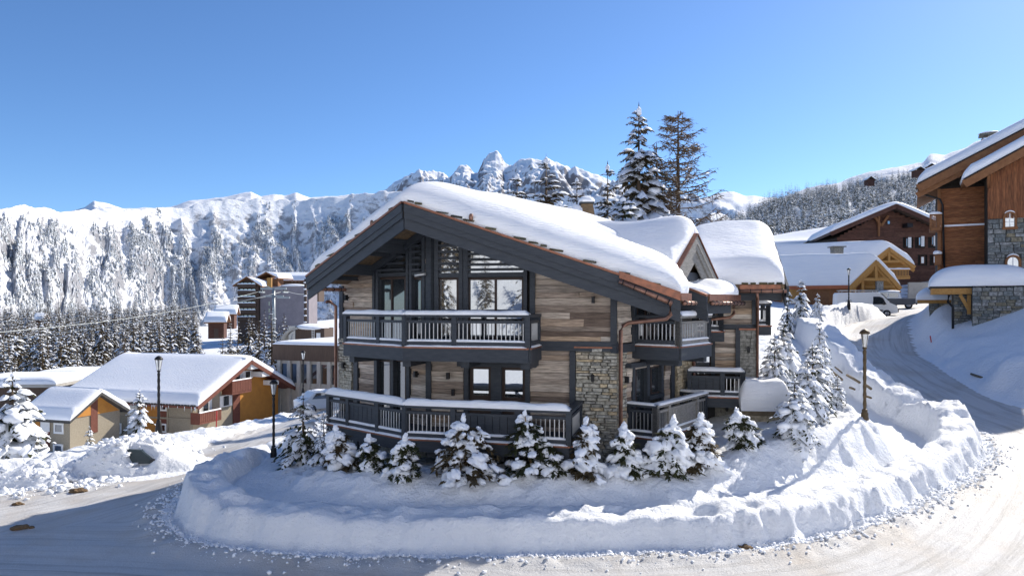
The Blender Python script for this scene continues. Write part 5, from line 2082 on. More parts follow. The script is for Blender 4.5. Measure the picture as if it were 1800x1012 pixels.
# the deeper rows merge into one mass
def join_copies(name, items, mat, parent=None):
    """one mesh out of many placed copies: items [(mesh, scale, rz, loc)]"""
    cache = {}
    vs, li, lt, n0 = [], [], [], 0
    for me, s_, rz, c in items:
        if me not in cache:
            co = np.zeros(len(me.vertices) * 3)
            me.vertices.foreach_get('co', co)
            l_ = np.zeros(len(me.loops), np.int32)
            me.loops.foreach_get('vertex_index', l_)
            t_ = np.zeros(len(me.polygons), np.int32)
            me.polygons.foreach_get('loop_total', t_)
            cache[me] = (co.reshape(-1, 3), l_, t_)
        co, l_, t_ = cache[me]
        cs, sn_ = cos(rz) * s_, sin(rz) * s_
        vs.append(np.stack([co[:, 0] * cs - co[:, 1] * sn_ + c[0], co[:, 0] * sn_ + co[:, 1] * cs + c[1], co[:, 2] * s_ + c[2]], 1))
        li.append(l_ + n0)
        lt.append(t_)
        n0 += len(co)
    vs, li, lt = np.concatenate(vs), np.concatenate(li), np.concatenate(lt)
    me = bpy.data.meshes.new(name)
    me.vertices.add(len(vs))
    me.vertices.foreach_set('co', vs.ravel())
    me.loops.add(len(li))
    me.polygons.add(len(lt))
    me.loops.foreach_set('vertex_index', li.astype(np.int32))
    me.polygons.foreach_set('loop_start', np.concatenate([[0], np.cumsum(lt)[:-1]]).astype(np.int32))
    me.update(calc_edges=True)
    me.materials.append(mat)
    ob = bpy.data.objects.new(name, me)
    COL.objects.link(ob)
    ORG[ob] = V3((0, 0, 0))
    if parent: ob.parent = parent
    return ob


pl_ = [(k % 4, r.uniform(.75, 1.2), r.uniform(0, 6.28), (c[0], c[1], c[2] - .5)) for k, c in enumerate(good[130:])]
fo = tag(join_copies('hillside_forest', [(KH[k].c, s_, rz, c) for k, s_, rz, c in pl_], M['needlefar']), 'deep rows of the conifer wood on the right hillside', 'forest', kind='stuff')
tag(join_copies('snow', [(KH[k].s, s_, rz, c) for k, s_, rz, c in pl_], M['bough_snow'], fo), kind='stuff')

# filler rows of the left wood, too many and too overlapped to count
items = []
for _i in range(4000):
    if len(items) > 330: break
    Y = 150 + 290 * r.random() ** 1.1
    px = r.uniform(-25, 400)
    if px > 345 and Y > 150: continue
    x = XP(px, Y)
    if any((x - a) ** 2 + (Y - b) ** 2 < 9 for a, b in put): continue
    put.append((x, Y))
    items.append((r.randrange(5), r.uniform(.6, 1.15), r.uniform(0, 6.28), (x, Y, valley_z(x, Y) - .3)))
fl = tag(join_copies('forest', [(KM[k].c, s_, rz, c) for k, s_, rz, c in items], M['needlebrown']), 'overlapping rear rows of the snowy wood at left', 'forest', kind='stuff')
tag(join_copies('snow', [(KM[k].s, s_, rz, c) for k, s_, rz, c in items], M['bough_snow'], fl), kind='stuff')

# ---- saplings along the chalet mound, heavy with snow
def snow_lump(mb, c, d, ln, wd, ht, seed):
    """irregular lump of snow lying along direction d"""
    vs, fs = ico(3)
    a = np.array(vs)
    k = 1 + .75 * fbm(a[:, 0] * 2.4 + seed * 1.7 + a[:, 2], a[:, 1] * 2.4 - a[:, 2] * 1.7 + seed, seed % 97, 3)
    a = a * k[:, None]
    side = d.cross(V3((0, 0, 1)))
    if side.length < .1: side = V3((1, 0, 0))
    side.normalize()
    up = side.cross(d).normalized()
    Mx = np.array([list(d * ln), list(side * wd), list(up * ht)])
    mb.add(a @ Mx + np.array(c), fs, True)


def sapling(h, rad, seed, lumps=12, lump_r=.2, twigs=5, whorls=7):
    r = random.Random(seed)
    st, nd, sn = MB(), MB(), MB()
    lean = (r.uniform(-.22, .22), r.uniform(-.15, .15))
    st.tube([(0, 0, -.25), (lean[0] * .5, lean[1] * .5, h * .5), (lean[0], lean[1], h * .96)], [.035, .025, .01], 6)
    for w in range(whorls):
        f = .06 + .88 * w / whorls
        L0 = rad * (1 - f) ** .42 + .05
        for k in range(6):
            az = r.uniform(0, 6.28)
            L = L0 * r.uniform(.6, 1.15)
            ca, sa = cos(az), sin(az)
            z = h * f
            for j in range(twigs + 3):
                t = (j + r.random()) / (twigs + 3)
                p = V3((lean[0] * f + ca * L * t, lean[1] * f + sa * L * t, max(.10 + .1 * r.random(), z + L * (.25 * t - .65 * t * t))))
                for q_ in range(4):
                    d = (V3((ca, sa, -.3)) * .8 + V3((r.uniform(-1, 1), r.uniform(-1, 1), r.uniform(-.9, .3)))).normalized()
                    tl = r.uniform(.10, .24) * (.75 + .5 * rad)
                    wv = d.cross(V3((r.uniform(-.4, .4), r.uniform(-.4, .4), 1))).normalized() * (tl * .17)
                    nd.add([p, p + d * tl * .5 - wv, p + d * tl, p + d * tl * .5 + wv], [(0, 1, 2, 3)])
    n = int(lumps * 4.6)
    gap_a = r.uniform(0, 6.28)
    for k in range(n):
        f = .06 + .84 * (k + r.random() * .9) / n
        L = (rad * (1 - f) ** .4) * r.uniform(.2, 1.08)
        az = gap_a + r.uniform(.5, 5.8)
        s_ = lump_r * r.uniform(.3, 1.1) * (1.1 - .5 * f)
        dv = V3((cos(az), sin(az), -.55)).normalized()
        c = V3((lean[0] * f + cos(az) * L, lean[1] * f + sin(az) * L, max(s_ * .25, h * f - L * .3 + s_ * .3)))
        snow_lump(sn, c, dv, s_ * r.uniform(.75, 1.15), s_ * r.uniform(.65, 1.0), s_ * r.uniform(.42, .65), seed * 31 + k)
    snow_lump(sn, V3((lean[0], lean[1], h * .965)), V3((.1, 0, 1)), lump_r * .6, lump_r * .3, lump_r * .3, seed)
    return st, nd, sn


SAP = [(603, 746, 20.9, .55, 12, .22, 'snow-lumped young fir fourth plant from the left lamp post, before the balcony corner'),
       (655, 764, 20.3, .42, 9, .2, 'small snow-lumped fir below the left run of the lower balcony'),
       (706, 762, 19.6, .45, 11, .2, 'narrow snow-capped fir below the corner post of the lower balcony'),
       (822, 729, 19.5, .95, 22, .2, 'widest frosted young fir, in front of the panelled balcony section'),
       (937, 718, 19.6, .62, 18, .17, 'tall frosted young fir in front of the right end of the lower balcony'),
       (978, 770, 19.5, .38, 8, .2, 'low snow-lumped fir between two taller ones at the balcony end'),
       (1024, 733, 19.5, .48, 15, .21, 'snow-capped fir in front of the left part of the big stone pillar'),
       (1097, 744, 19.6, .42, 13, .24, 'snow-draped fir standing right of the big stone pillar and downpipe'),
       (1163, 734, 19.7, .55, 13, .29, 'fir bowed under large snow clumps before the side balcony corner'),
       (1224, 728, 20.1, .55, 15, .24, 'snow-clumped fir in front of the right end of the side balcony'),
       (1314, 717, 21.2, .48, 14, .2, 'slim snowy fir beside the snow-capped shelter')]
for k, (px, yt, Y, rad, nl, lr, lb) in enumerate(SAP):
    x = XP(px, Y)
    zg = ground_z(x, Y)
    hh = ZP(yt, Y) - zg
    TreeKind(sapling(hh, rad, 400 + k, nl, lr), M['needlebrown'] if k % 3 == 0 else M['needle'], M['stake']).put('young_fir', lb, 'fir', (x, Y, zg - .05), 0, (1.12, 1.12, 1.0)).rotation_euler = (rng.uniform(-.06, .06), rng.uniform(-.13, .13), 0)
# larger firs at the two ends of the mound
KN = [TreeKind(spruce(3.4, 1.15, 501, 13, 7, 8, .85, .45, 1.6, .7, bare=.04, blobs=.16), M['needle']),
      TreeKind(spruce(3.4, 1.3, 502, 14, 7, 8, .9, .5, 1.9, .7, bare=.04, blobs=.2), M['needle']),
      TreeKind(spruce(3.4, 1.25, 503, 13, 7, 8, .6, .5, 1.2, .75, bare=.04, blobs=.10), M['needle'])]
for k, px, yt, Y, wx, lb in ((2, 533, 690, 23.0, 1.25, 'broad dark fir beside the left lamp post at the chalet corner'),
                             (0, 569, 722, 22.4, .8, 'small snowy fir right of the broad dark one near the left lamp post'),
                             (1, 1397, 664, 21.8, 1.25, 'bushy snowy fir in front of the snow-capped shelter'),
                             (0, 1428, 600, 24.5, 1.05, 'tall snowy fir left of the right lamp post, behind the shelter'),
                             (1, 1378, 560, 27.5, .82, 'slender snowy fir by the chalet wing, behind the shelter'),
                             (0, 1455, 655, 25.0, .9, 'low snowy fir nearest to the right lamp post'),
                             (1, 1420, 625, 23.2, .95, 'low wide snowy fir between the shelter and the right lamp mound'),
                             (0, 1362, 585, 25.8, .85, 'snow-heavy fir just behind the left side of the shelter'),
                             (1, 1446, 610, 25.6, .95, 'wide snow-smothered fir left of the right lamp, second behind the low one'),
                             (0, 1472, 660, 25.2, 1.05, 'small snowy fir at the edge of the trench behind the right lamp'),
                             (2, 1350, 610, 27.0, .7, 'dark low fir tucked against the chalet wing corner'),
                             (1, 1441, 560, 31.0, .62, 'snowy fir behind the row by the upper road wall')):
    x = XP(px, Y)
    zg = ground_z(x, Y) - .1
    s = (ZP(yt, Y) - zg) / 3.4
    KN[k].put('fir_tree', lb, 'fir', (x, Y, zg), k * 1.3 + px, (s * wx, s * wx, s))
for k, px, yt, Y, wx, lb in ((1, 22, 655, 27.0, 1.25, 'big snowy fir at the left edge of the snowbank'), (0, 245, 684, 33, .95, 'small snowy fir in front of the orange house'),
                             (2, 157, 748, 34, .8, 'tiny fir between the buried car and the lower left house'),
                             (0, 1408, 490, 48, .9, 'snowy fir by the road behind the chalet wing, nearest the chalet'), (2, 1385, 500, 47, .6, 'thin fir peeking out at the end of the wing roof'),
                             (1, 1437, 515, 50, .8, 'snow-covered bush left of the yellow timber shed')):
    x = XP(px, Y)
    zg = ground_z(x, Y) - .1
    s = (ZP(yt, Y) - zg) / 3.4
    KN[k].put('fir_tree', lb, 'fir', (x, Y, zg), k * 1.3 + px, (s * wx, s * wx, s))
# wooded slope behind the camera, seen in the window panes
r = random.Random(77)
for k in range(58):
    x, y = r.uniform(-34, 22), r.uniform(-48, -15)
    zg = float(BEH(np.array([x]), np.array([y]))[0]) + H
    if k < 28:
        x, y = r.uniform(-24, -6), r.uniform(-10, 0)
        zg = float(BEH(np.array([x]), np.array([y]))[0]) + H
    KM[k % 5].put('conifer_tree', 'snowy conifer on the slope across the street, mirrored in the chalet windows', 'tree', (x, y, zg - .3), r.uniform(0, 6), r.uniform(.8, 1.15) if k >= 28 else r.uniform(.35, .7), 'conifers across the street')
# ------------------------------------------------------------------ other houses
M['orange'] = pmat('orange_render_panel', (0.50, 0.22, 0.045), (0.42, 0.18, 0.04), 1.5, .8)
M['beige'] = pmat('beige_pebble_render', (0.27, 0.23, 0.17), (0.33, 0.29, 0.22), 9, .9, .3, 40)
M['brownpanel'] = pmat('red_brown_panel', (0.13, 0.045, 0.03), (0.17, 0.06, 0.04), 4, .7)
M['white'] = pmat('white_paint', (0.72, 0.72, 0.70), (0.78, 0.78, 0.77), 5, .6)
M['warmwood'] = pmat('warm_brown_boards', (0, 0, 0), scale=2.2, rough=.7, bump=.3, bscale=20, stretch=(1, 1, 9),
                     ramp=[(.20, .075, .028), (.25, .10, .04), (.18, .065, .025), (.28, .115, .045)], bdist=.02)
M['warmvert'] = pmat('warm_brown_vertical_boards', (0, 0, 0), scale=2.2, rough=.7, bump=.3, bscale=20, stretch=(7, 7, .7),
                     ramp=[(.18, .065, .026), (.23, .09, .036), (.165, .058, .023), (.25, .10, .042)], bdist=.02)
M['darkwood'] = pmat('dark_red_brown_boards', (0, 0, 0), scale=2.0, rough=.75, bump=.3, bscale=12, stretch=(1, 1, 8),
                     ramp=[(.085, .038, .026), (.11, .05, .034), (.075, .032, .022), (.125, .06, .04)], bdist=.03)
M['honey'] = pmat('honey_timber', (.46, .25, .075), (.36, .18, .05), 3, .65, .2, 20, stretch=(3, 3, 3))
M['brownbeam'] = pmat('brown_beam', (.24, .11, .045), (.19, .08, .033), 4, .7, .2, 30)
M['lilac'] = pmat('grey_mauve_render', (.20, .18, .195), (.24, .215, .23), .6, .9)
M['concrete'] = pmat('pale_concrete', (.36, .34, .31), (.43, .41, .37), 2, .9, .2, 20)
M['dkbrown'] = pmat('dark_brown_cladding', (.075, .05, .038), (.10, .068, .05), 1.5, .8, .2, 10, stretch=(6, 6, .5))
M['terracotta'] = pmat('terracotta_eave', (.42, .13, .06), (.34, .11, .05), 3, .8)
M['tile'] = pmat('dark_roof_tile', (.05, .048, .045), (.09, .085, .08), 6, .85)
M['ice'] = pmat('icicle', (.70, .76, .82), None, rough=.15, spec=.6)


def house_frames(corner, D, G, rot=None):
    return Frame(corner, D, (-G[0], -G[1])), Frame(corner, G, (-D[0], -D[1]))


def gable_body(root, corner, D, L, G, Wd, z0, ze, rise, mat, name='wall'):
    """box with a gable on the G side; corner = near corner, D long direction, G gable direction"""
    c = V3((corner[0], corner[1], 0))
    d = V3((D[0], D[1], 0)).normalized()
    g = V3((G[0], G[1], 0)).normalized()
    poly = [c + V3((0, 0, z0)), c + g * Wd + V3((0, 0, z0)), c + g * Wd + V3((0, 0, ze)), c + g * (Wd / 2) + V3((0, 0, ze + rise)), c + V3((0, 0, ze))]
    return part(name, mat, root, lambda q: q.prism(poly, d * L))


def gable_over(corner, D, L, G, Wd, ze, rise, oe, ov0, ov1, lift=.12):
    c = V3((corner[0], corner[1], 0))
    d = V3((D[0], D[1], 0)).normalized()
    g = V3((G[0], G[1], 0)).normalized()
    sl = rise / (Wd / 2)
    f = []
    b = []
    for w, z in ((-oe, ze - sl * oe), (Wd / 2, ze + rise), (Wd + oe, ze - sl * oe)):
        f.append(c + g * w - d * ov0 + V3((0, 0, z + lift)))
        b.append(c + g * w + d * (L + ov1) + V3((0, 0, z + lift)))
    return f, b


def simple_window(root, fr, x0, x1, y0, y1, shutters=None, gm=None, fm=None, fw=.09, n=1, o=.05):
    s0, s1, z0, z1 = fr.rect(x0, x1, y0, y1, o)
    w = window(root, fr, s0, s1, z0, z1, n, o=o, fw=fw, gm=gm or M['glassdark'], fm=fm or M['white'], px=False)
    if shutters:
        for sg in (-1, 1):
            a = s0 - .42 if sg < 0 else s1 + .02
            part('shutter', shutters, w, lambda q: q.fbox(fr, a, a + .40, z0, z1, .03, .09))
    return w


# ---- orange and beige apartment house, lower left
oc = V3((XP(339, 69), 69.0))
OD, OG = V3((-0.955, 0.297)), V3((0.27, 0.963))
zo = H - 9.2
oh = thing('apartment_house', 'orange and beige apartment house under a wide snow-covered gable roof at left', 'house', (oc.x, oc.y, H - 15))
fS, fG = house_frames(oc, OD, OG)
gable_body(oh, oc, OD, 14.6, OG, 14.0, H - 17, zo, 3.2, M['beige'])
f3, b3 = gable_over(oc, OD, 14.6, OG, 14.0, zo, 3.2, 1.2, 1.6, 1.0)
ro = gable_roof(oh, f3, b3, M['brownpanel'], .25, .75, .55, 91, 'roof', .45, .10, lump=.03)
# tile row under the snow edge and icicles
r = random.Random(3)
e0, e1 = f3[0], b3[0]
for k in range(44):
    p = e0.lerp(e1, (k + .5) / 44)
    fpiece('tile', um('stone', M['tile'], k % 5), ro, fS.off(1.25), 15.8 * (k + .2) / 44 - 1.5, 15.8 * (k + .9) / 44 - 1.5, e0.z - .05, e0.z + .10, -.3, .08)
ic = MB()
for k in range(70):
    p = e0.lerp(e1, r.random())
    L = r.uniform(.15, .6)
    ic.add([p + V3((-.03, -.05, -.1)), p + V3((.03, -.05, -.1)), p + V3((0, -.05, -.1 - L)), p + V3((0, .0, -.1))], [(0, 1, 2), (1, 3, 2), (3, 0, 2)])
tag(ic.build('icicles', M['ice'], ro), kind='stuff')
# gable: orange upper cladding, panels
sl = 3.2 / 7.0
s409, s500 = fG.s(409), 13.9
zband = fG.z(360, 690)
part('orange_cladding', M['orange'], oh, lambda q: q.prism([fG.pt(.03, zband, .02), fG.pt(s409, zband, .02), fG.pt(s409, H - 16, .02), fG.pt(13.97, H - 16, .02), fG.pt(13.97, zo + .02, .02), fG.pt(7, zo + 3.15, .02), fG.pt(.03, zo + .02, .02)], (fG.n.x * .06, fG.n.y * .06, 0)))
for x0, x1, y0, y1 in ((393, 404, 657, 673), (413, 423, 652, 670), (431, 441, 651, 665), (392, 404, 694, 714), (356, 368, 701, 724)):
    simple_window(oh, fG, x0, x1, y0, y1, M['white'] if x0 in (413, 431, 356, 392) else None, o=.12)
for x0, x1, y0, y1, dp in ((351, 389, 722, 742, 1.1), (408, 442, 667, 691, 1.3)):
    s0, s1, z0, z1 = fG.rect(x0, x1, y0, y1, dp)
    bo = part('balcony', M['brownpanel'], oh, lambda q: (q.fbox(fG, s0, s1, z0, z0 + .15, .05, dp), q.fbox(fG, s0, s1, z0 + .15, z1, dp - .08, dp), q.fbox(fG, s0, s0 + .08, z0 + .15, z1, .05, dp - .08), q.fbox(fG, s1 - .08, s1, z0 + .15, z1, .05, dp - .08)))
    n = int((s1 - s0) / .25)
    for k in range(n):
        a = s0 + k * (s1 - s0) / n
        fpiece('board', um('board', M['brownpanel']), bo, fG, a + .02, a + (s1 - s0) / n - .02, z0 + .2, z1 - .03, dp, dp + .03)
    rail_snow(bo, fG.pt(s0, z1, dp - .04), fG.pt(s1, z1, dp - .04), .16, .1, 3)
for x0, x1, y0, y1 in ((441, 457, 640, 648), (461, 477, 652, 661), (432, 436, 628, 636), (482, 490, 668, 676)):
    s0, s1, z0, z1 = fG.rect(x0, x1, y0, y1, 1.5)
    part('white_beam_end', M['white'], oh, lambda q: q.fbox(fG, s0, s1, z0, z1, .05, 1.5))
part('stairwell', M['brownpanel'], oh, lambda q: q.pbox(fG, 410, 422, 690, 745, .06, .12))
for f_, e_ in ((f3[1], f3[0]), (f3[1], f3[2])):
    part('verge_board', M['brownpanel'], ro, lambda q: q.beam(f_ + V3((0, 0, -.2)), e_ + V3((0, 0, -.2)), .08, .4))
# long side: panels and windows
for x0, x1, mt in ((268, 276, 'orange'), (276, 294, 'brownpanel'), (245, 268, 'orange'), (223, 241, 'white'), (168, 179, 'orange')):
    part('panel', M[mt], oh, lambda q: q.pbox(fS, x0, x1, 698, 775, 0.02, .06))
for x0, x1, y0, y1 in ((281, 293, 701, 722), (198, 215, 700, 720), (279, 292, 744, 760), (196, 213, 743, 762)):
    simple_window(oh, fS, x0, x1, y0, y1, None, o=.10, fw=.16)
for x in (222, 294, 179):
    part('pilaster', M['beige'], oh, lambda q: q.pbox(fS, x - 1.2, x + 1.2, 698, 775, .0, .10))
part('ledge', M['beige'], oh, lambda q: q.pbox(fS, 170, 339, 731, 734, .0, .12))

# ---- lower neighbour with the steep shaded roof
nc = V3((XP(123, 62), 62.0))
nh = thing('apartment_house', 'lower beige house with orange trim, its snowy roof in shade left of the orange house', 'house', (nc.x, nc.y, H - 15))
nS, nG = house_frames(nc, OD, OG)
zn = H - 9.75
gable_body(nh, nc, OD, 4.6, OG, 5.4, H - 17, zn, 1.7, M['beige'])
f3, b3 = gable_over(nc, OD, 4.6, OG, 5.4, zn, 1.7, .6, .7, .8)
rn = gable_roof(nh, f3, b3, M['tile'], .25, .6, .5, 95, 'roof', .35, .10)
part('orange_cladding', M['orange'], nh, lambda q: q.prism([nG.pt(.2, zn - .2, .02), nG.pt(5.3, zn - .2, .02), nG.pt(2.7, zn + 1.6, .02)], (nG.n.x * .05, nG.n.y * .05, 0)))
part('door_panel', M['brownpanel'], nh, lambda q: q.pbox(nG, 160, 172, 700, 760, .02, .08))
for x0, x1, mt in ((70, 87, 'brownpanel'), (60, 70, 'orange')):
    part('panel', M[mt], nh, lambda q: q.pbox(nS, x0, x1, 735, 790, .02, .06))
part('white_panel', M['white'], nh, lambda q: q.pbox(nS, 71, 87, 736, 758, .06, .09))
simple_window(nh, nS, 94, 111, 743, 762, None, o=.1, fw=.16)
simple_window(nh, nS, 93, 110, 780, 796, None, o=.1, fw=.16)
# ---- flat roofed houses at the far left edge
for (x0, x1, yt, yb, Y, dz, lb, mt) in ((-60, 98, 676, 740, 78, .8, 'flat-roofed brown house under a rounded snow slab at the left edge', 'dkbrown'),
                                         (62, 140, 662, 700, 95, .8, 'low house roof with fresh snow behind the flat-roofed house at left', 'beige')):
    fr = Frame((XP(x0, Y), Y), (1, .05))
    s1 = fr.s(x1)
    zt, zb = ZP(yt, Y), ZP(yb, Y) - 3
    t = thing('flat_roof_house', lb, 'house', (XP(x0, Y), Y, zb))
    part('wall', M[mt], t, lambda q: q.fbox(fr, 0, s1 - .8, zb, zt - .3, -7, -.5))
    rf = part('roof', M['concrete'], t, lambda q: q.fbox(fr, -.3, s1, zt - .35, zt, -8, 0))
    n1, n2 = 40, 30
    b = np.zeros((n1, n2, 3))
    for i, a in enumerate(edge_samples(s1 + .3, .6, 8, (s1 - .9) / 24)[:n1] if False else np.linspace(0, 1, n1)):
        for j, c in enumerate(np.linspace(0, 1, n2)):
            b[i, j] = fr.pt(-.3 + (s1 + .3) * (.5 - .5 * cos(pi * a)), zt + .01, -8 * (.5 - .5 * cos(pi * c)))
    snow_grid('snow', rf, b, dz, .8, .8, 7, .1)
    simple_window(t, fr.off(-.5), (x0 + x1) / 2 + 10, (x0 + x1) / 2 + 26, yt + 22, yt + 40, None)

# ---- flat brown building behind the chalet's left corner
Y = 78
fr = Frame((XP(487, 84), 84), (.93, -.36))
bf = thing('flat_building', 'flat-roofed building with dark brown band over pale concrete piers left of the chalet', 'building', (XP(487, Y), Y, H - 12))
s1 = fr.s(640)
zt, zm, zb = fr.z(540, 606), fr.z(540, 634), H - 13
part('wall', M['concrete'], bf, lambda q: q.fbox(fr, 0, s1, zb, zm, -14, -.1))
part('upper_band', M['dkbrown'], bf, lambda q: q.fbox(fr, -.4, s1 + .2, zm, zt, -14.3, .3))
sn_b = np.zeros((24, 24, 3))
for i in range(24):
    for j in range(24):
        sn_b[i, j] = fr.pt(-.4 + (s1 + .6) * (.5 - .5 * cos(pi * i / 23)), zt + .01, .3 - 14.6 * (.5 - .5 * cos(pi * j / 23)))
snow_grid('snow', bf, sn_b, .45, .5, .5, 17, .15)
for k in range(9):
    s = .4 + k * (s1 - .8) / 8
    part('pier', M['concrete'], bf, lambda q: q.fbox(fr, s - .22, s + .22, zb, zm, -.1, .22))
for k in range(8):
    s = .4 + (k + .5) * (s1 - .8) / 8
    part('window_strip', M['glassdark'], bf, lambda q: q.fbox(fr, s - .45, s + .45, zm - 2.6, zm - .4, -.1, -.05))
# ---- lift station with rounded snow roof
Y = 108
fr = Frame((XP(506, Y), Y), (1, -.03))
ls = thing('lift_station', 'small dark brown lift station with rounded snowy hood in front of the hotel', 'lift station', (XP(530, Y), Y, ZP(604, Y)))
part('wall', M['dkbrown'], ls, lambda q: q.pbox(fr, 520, 570, 577, 606, -5, 0))
hood = MB()
for k in range(8):
    a0, a1 = pi * .5 * k / 8, pi * .5 * (k + 1) / 8
    p = lambda a, rr: (fr.s(524) - rr * sin(a) * 1.6, ZP(604, Y) + rr * cos(a) * 1.55)
    q0, q1 = p(a0, 1.6), p(a1, 1.6)
    i0, i1 = p(a0, 1.4), p(a1, 1.4)
    hood.hex([fr.pt(i0[0], i0[1], -5), fr.pt(i1[0], i1[1], -5), fr.pt(i1[0], i1[1], .6), fr.pt(i0[0], i0[1], .6), fr.pt(q0[0], q0[1], -5), fr.pt(q1[0], q1[1], -5), fr.pt(q1[0], q1[1], .6), fr.pt(q0[0], q0[1], .6)])
hood.build('hood', M['concrete'], ls)
part('snow', M['roofsnow'], ls, lambda q: q.blob(fr.pt(fr.s(542), ZP(576, Y), -2.2), (2.6, 2.8, .55), 3, 3, .2, .5))
part('door', M['white'], ls, lambda q: q.pbox(fr, 556, 563, 585, 604, .01, .06))
part('cabin', M['glassdark'], ls, lambda q: q.pbox(fr, 507, 519, 573, 603, -3, -.2))
part('ladder', M['steel'], ls, lambda q: [q.pbox(fr, 548, 548.7, 575, 606, .1, .16)] + [q.pbox(fr, 552, 552.7, 575, 606, .1, .16)] + [q.pbox(fr, 548, 552.6, 577 + 3 * k, 577.8 + 3 * k, .12, .15) for k in range(9)])
# ---- hotel
Y = 232
fr = Frame((XP(416, Y), Y), (1, 0.05))
ht = thing('hotel', 'tall dark wooden hotel front with white snowy balcony lines beside a mauve-grey block', 'hotel', (XP(435, Y), Y, ZP(600, Y)))
x0, x1 = fr.s(418), fr.s(453)
zt, zb, za = fr.z(435, 500), ZP(612, Y), fr.z(435, 488)
part('wall', M['dkbrown'], ht, lambda q: q.prism([fr.pt(x0, zb, 0), fr.pt(x1, zb, 0), fr.pt(x1, zt, 0), fr.pt((x0 + x1) / 2, za, 0), fr.pt(x0, zt, 0)], (0, 16, 0)))
f3 = [fr.pt(x0 - 1.2, zt - .3, 1.4), fr.pt((x0 + x1) / 2, za + .4, 1.4), fr.pt(x1 + 1.6, zt - .5, 1.4)]
b3 = [p + V3((0, 18, 0)) for p in f3]
gable_roof(ht, f3, b3, M['brownbeam'], .4, .8, .6, 5, 'roof', 1.2)
for k, y in enumerate((505, 516, 527, 538, 550, 562)):
    z = fr.z(435, y)
    bo = part('balcony', M['dkbrown'], ht, lambda q: (q.fbox(fr, x0 + .3, x1 - .3, z - .1, z + .1, 0, 1.3), q.fbox(fr, x0 + .3, x1 - .3, z + .1, z + 1.0, 1.2, 1.3)))
    rail_snow(bo, fr.pt(x0 + .3, z + 1.0, 1.25), fr.pt(x1 - .3, z + 1.0, 1.25), .4, .28, k)
    for j in range(4):
        s = x0 + .8 + j * (x1 - x0 - 1.2) / 4
        part('window', M['glass'], ht, lambda q: q.fbox(fr, s, s + .9, z + .25, z + 1.5, .02, .08))
a0, a1 = fr.s(455), fr.s(541)
part('mauve_wall', M['lilac'], ht, lambda q: q.fbox(fr, a0, a1, zb, fr.z(500, 503), -14, -1.5))
for k in range(3):
    for j in range(2):
        part('window', M['glassdark'], ht, lambda q: q.pbox(fr.off(-1.45), 472 + j * 6, 474.5 + j * 6, 530 + k * 12, 537 + k * 12, -.05, .0))
part('parapet_snow', M['roofsnow'], ht, lambda q: q.blob(fr.pt(fr.s(512), fr.z(512, 502), -5), (5.0, 4.5, .7), 4, 3, .15, .8))
part('timber_gable', M['honey'], ht, lambda q: q.pbox(fr.off(.4), 469, 477, 488, 505, -1, 0))
f3 = [fr.pt(fr.s(440), fr.z(440, 486), -6), fr.pt(fr.s(458), fr.z(458, 476), -6), fr.pt(fr.s(480), fr.z(480, 487), -6)]
b3 = [p + V3((2, 10, 0)) for p in f3]
part('wall', M['brownbeam'], ht, lambda q: q.fbox(fr, fr.s(442), fr.s(478), fr.z(460, 520), fr.z(460, 488), -14, -7))
gable_roof(ht, f3, b3, M['brownbeam'], .4, .9, .6, 6, 'roof', 1.2)
# ---- chalet row behind the hotel
fr2 = Frame((XP(480, 262), 262), (1, 0))
hr = thing('chalet_row', 'long low brown chalet row with snowy roof above the mauve block', 'house', (XP(515, 262), 262, ZP(520, 262)))
part('wall', M['dkbrown'], hr, lambda q: q.pbox(fr2, 484, 560, 490, 530, -8, 0))
f3 = [fr2.pt(fr2.s(480), fr2.z(490, 493), 1.2), fr2.pt(fr2.s(480), fr2.z(490, 478), -5), fr2.pt(fr2.s(480), fr2.z(490, 493), -11)]
b3 = [p + V3((fr2.s(562) - fr2.s(480), 0, 0)) for p in f3]
gable_roof(hr, f3, b3, M['brownbeam'], .4, .9, .6, 7, 'roof', 1.2)
for x in (489, 496, 512, 518, 524):
    part('window', M['white'], hr, lambda q: q.pbox(fr2, x, x + 3, 492, 495, .02, .1))
# ---- small roofs left of the hotel
for (xa, xb, y0, y1, Y, lb, sd) in ((378, 414, 534, 552, 190, 'small brown chalet with sloping snow roof left of the hotel', 8), (362, 396, 546, 566, 170, 'low snowy roof in blue shade among the trees left of the hotel', 9), (60, 76, 548, 562, 330, 'tiny far chalet in the valley at left', 10)):
    fr = Frame((XP(xa, Y), Y), (.97, .25))
    t = thing('small_chalet', lb, 'house', (XP(xa, Y), Y, ZP(y1 + 6, Y)))
    s1 = fr.s(xb)
    zt = ZP(y1, Y)
    part('wall', M['darkwood'], t, lambda q: q.fbox(fr, .4, s1 - .4, zt - 4, zt + .2, -6, -.5))
    f3 = [fr.pt(-.4, zt, .6), fr.pt(-.4, zt + (y1 - y0) / F * Y * .8, -3.2), fr.pt(-.4, zt, -7)]
    b3 = [p + V3((fr.d.x * (s1 + .8), fr.d.y * (s1 + .8), 0)) for p in f3]
    gable_roof(t, f3, b3, M['brownbeam'], .3, .8, .6, sd, 'roof', .6)
    part('door', M['dkbrown'], t, lambda q: q.fbox(fr, s1 * .4, s1 * .4 + 1.0, zt - 4, zt - 1.6, -.5, -.4))

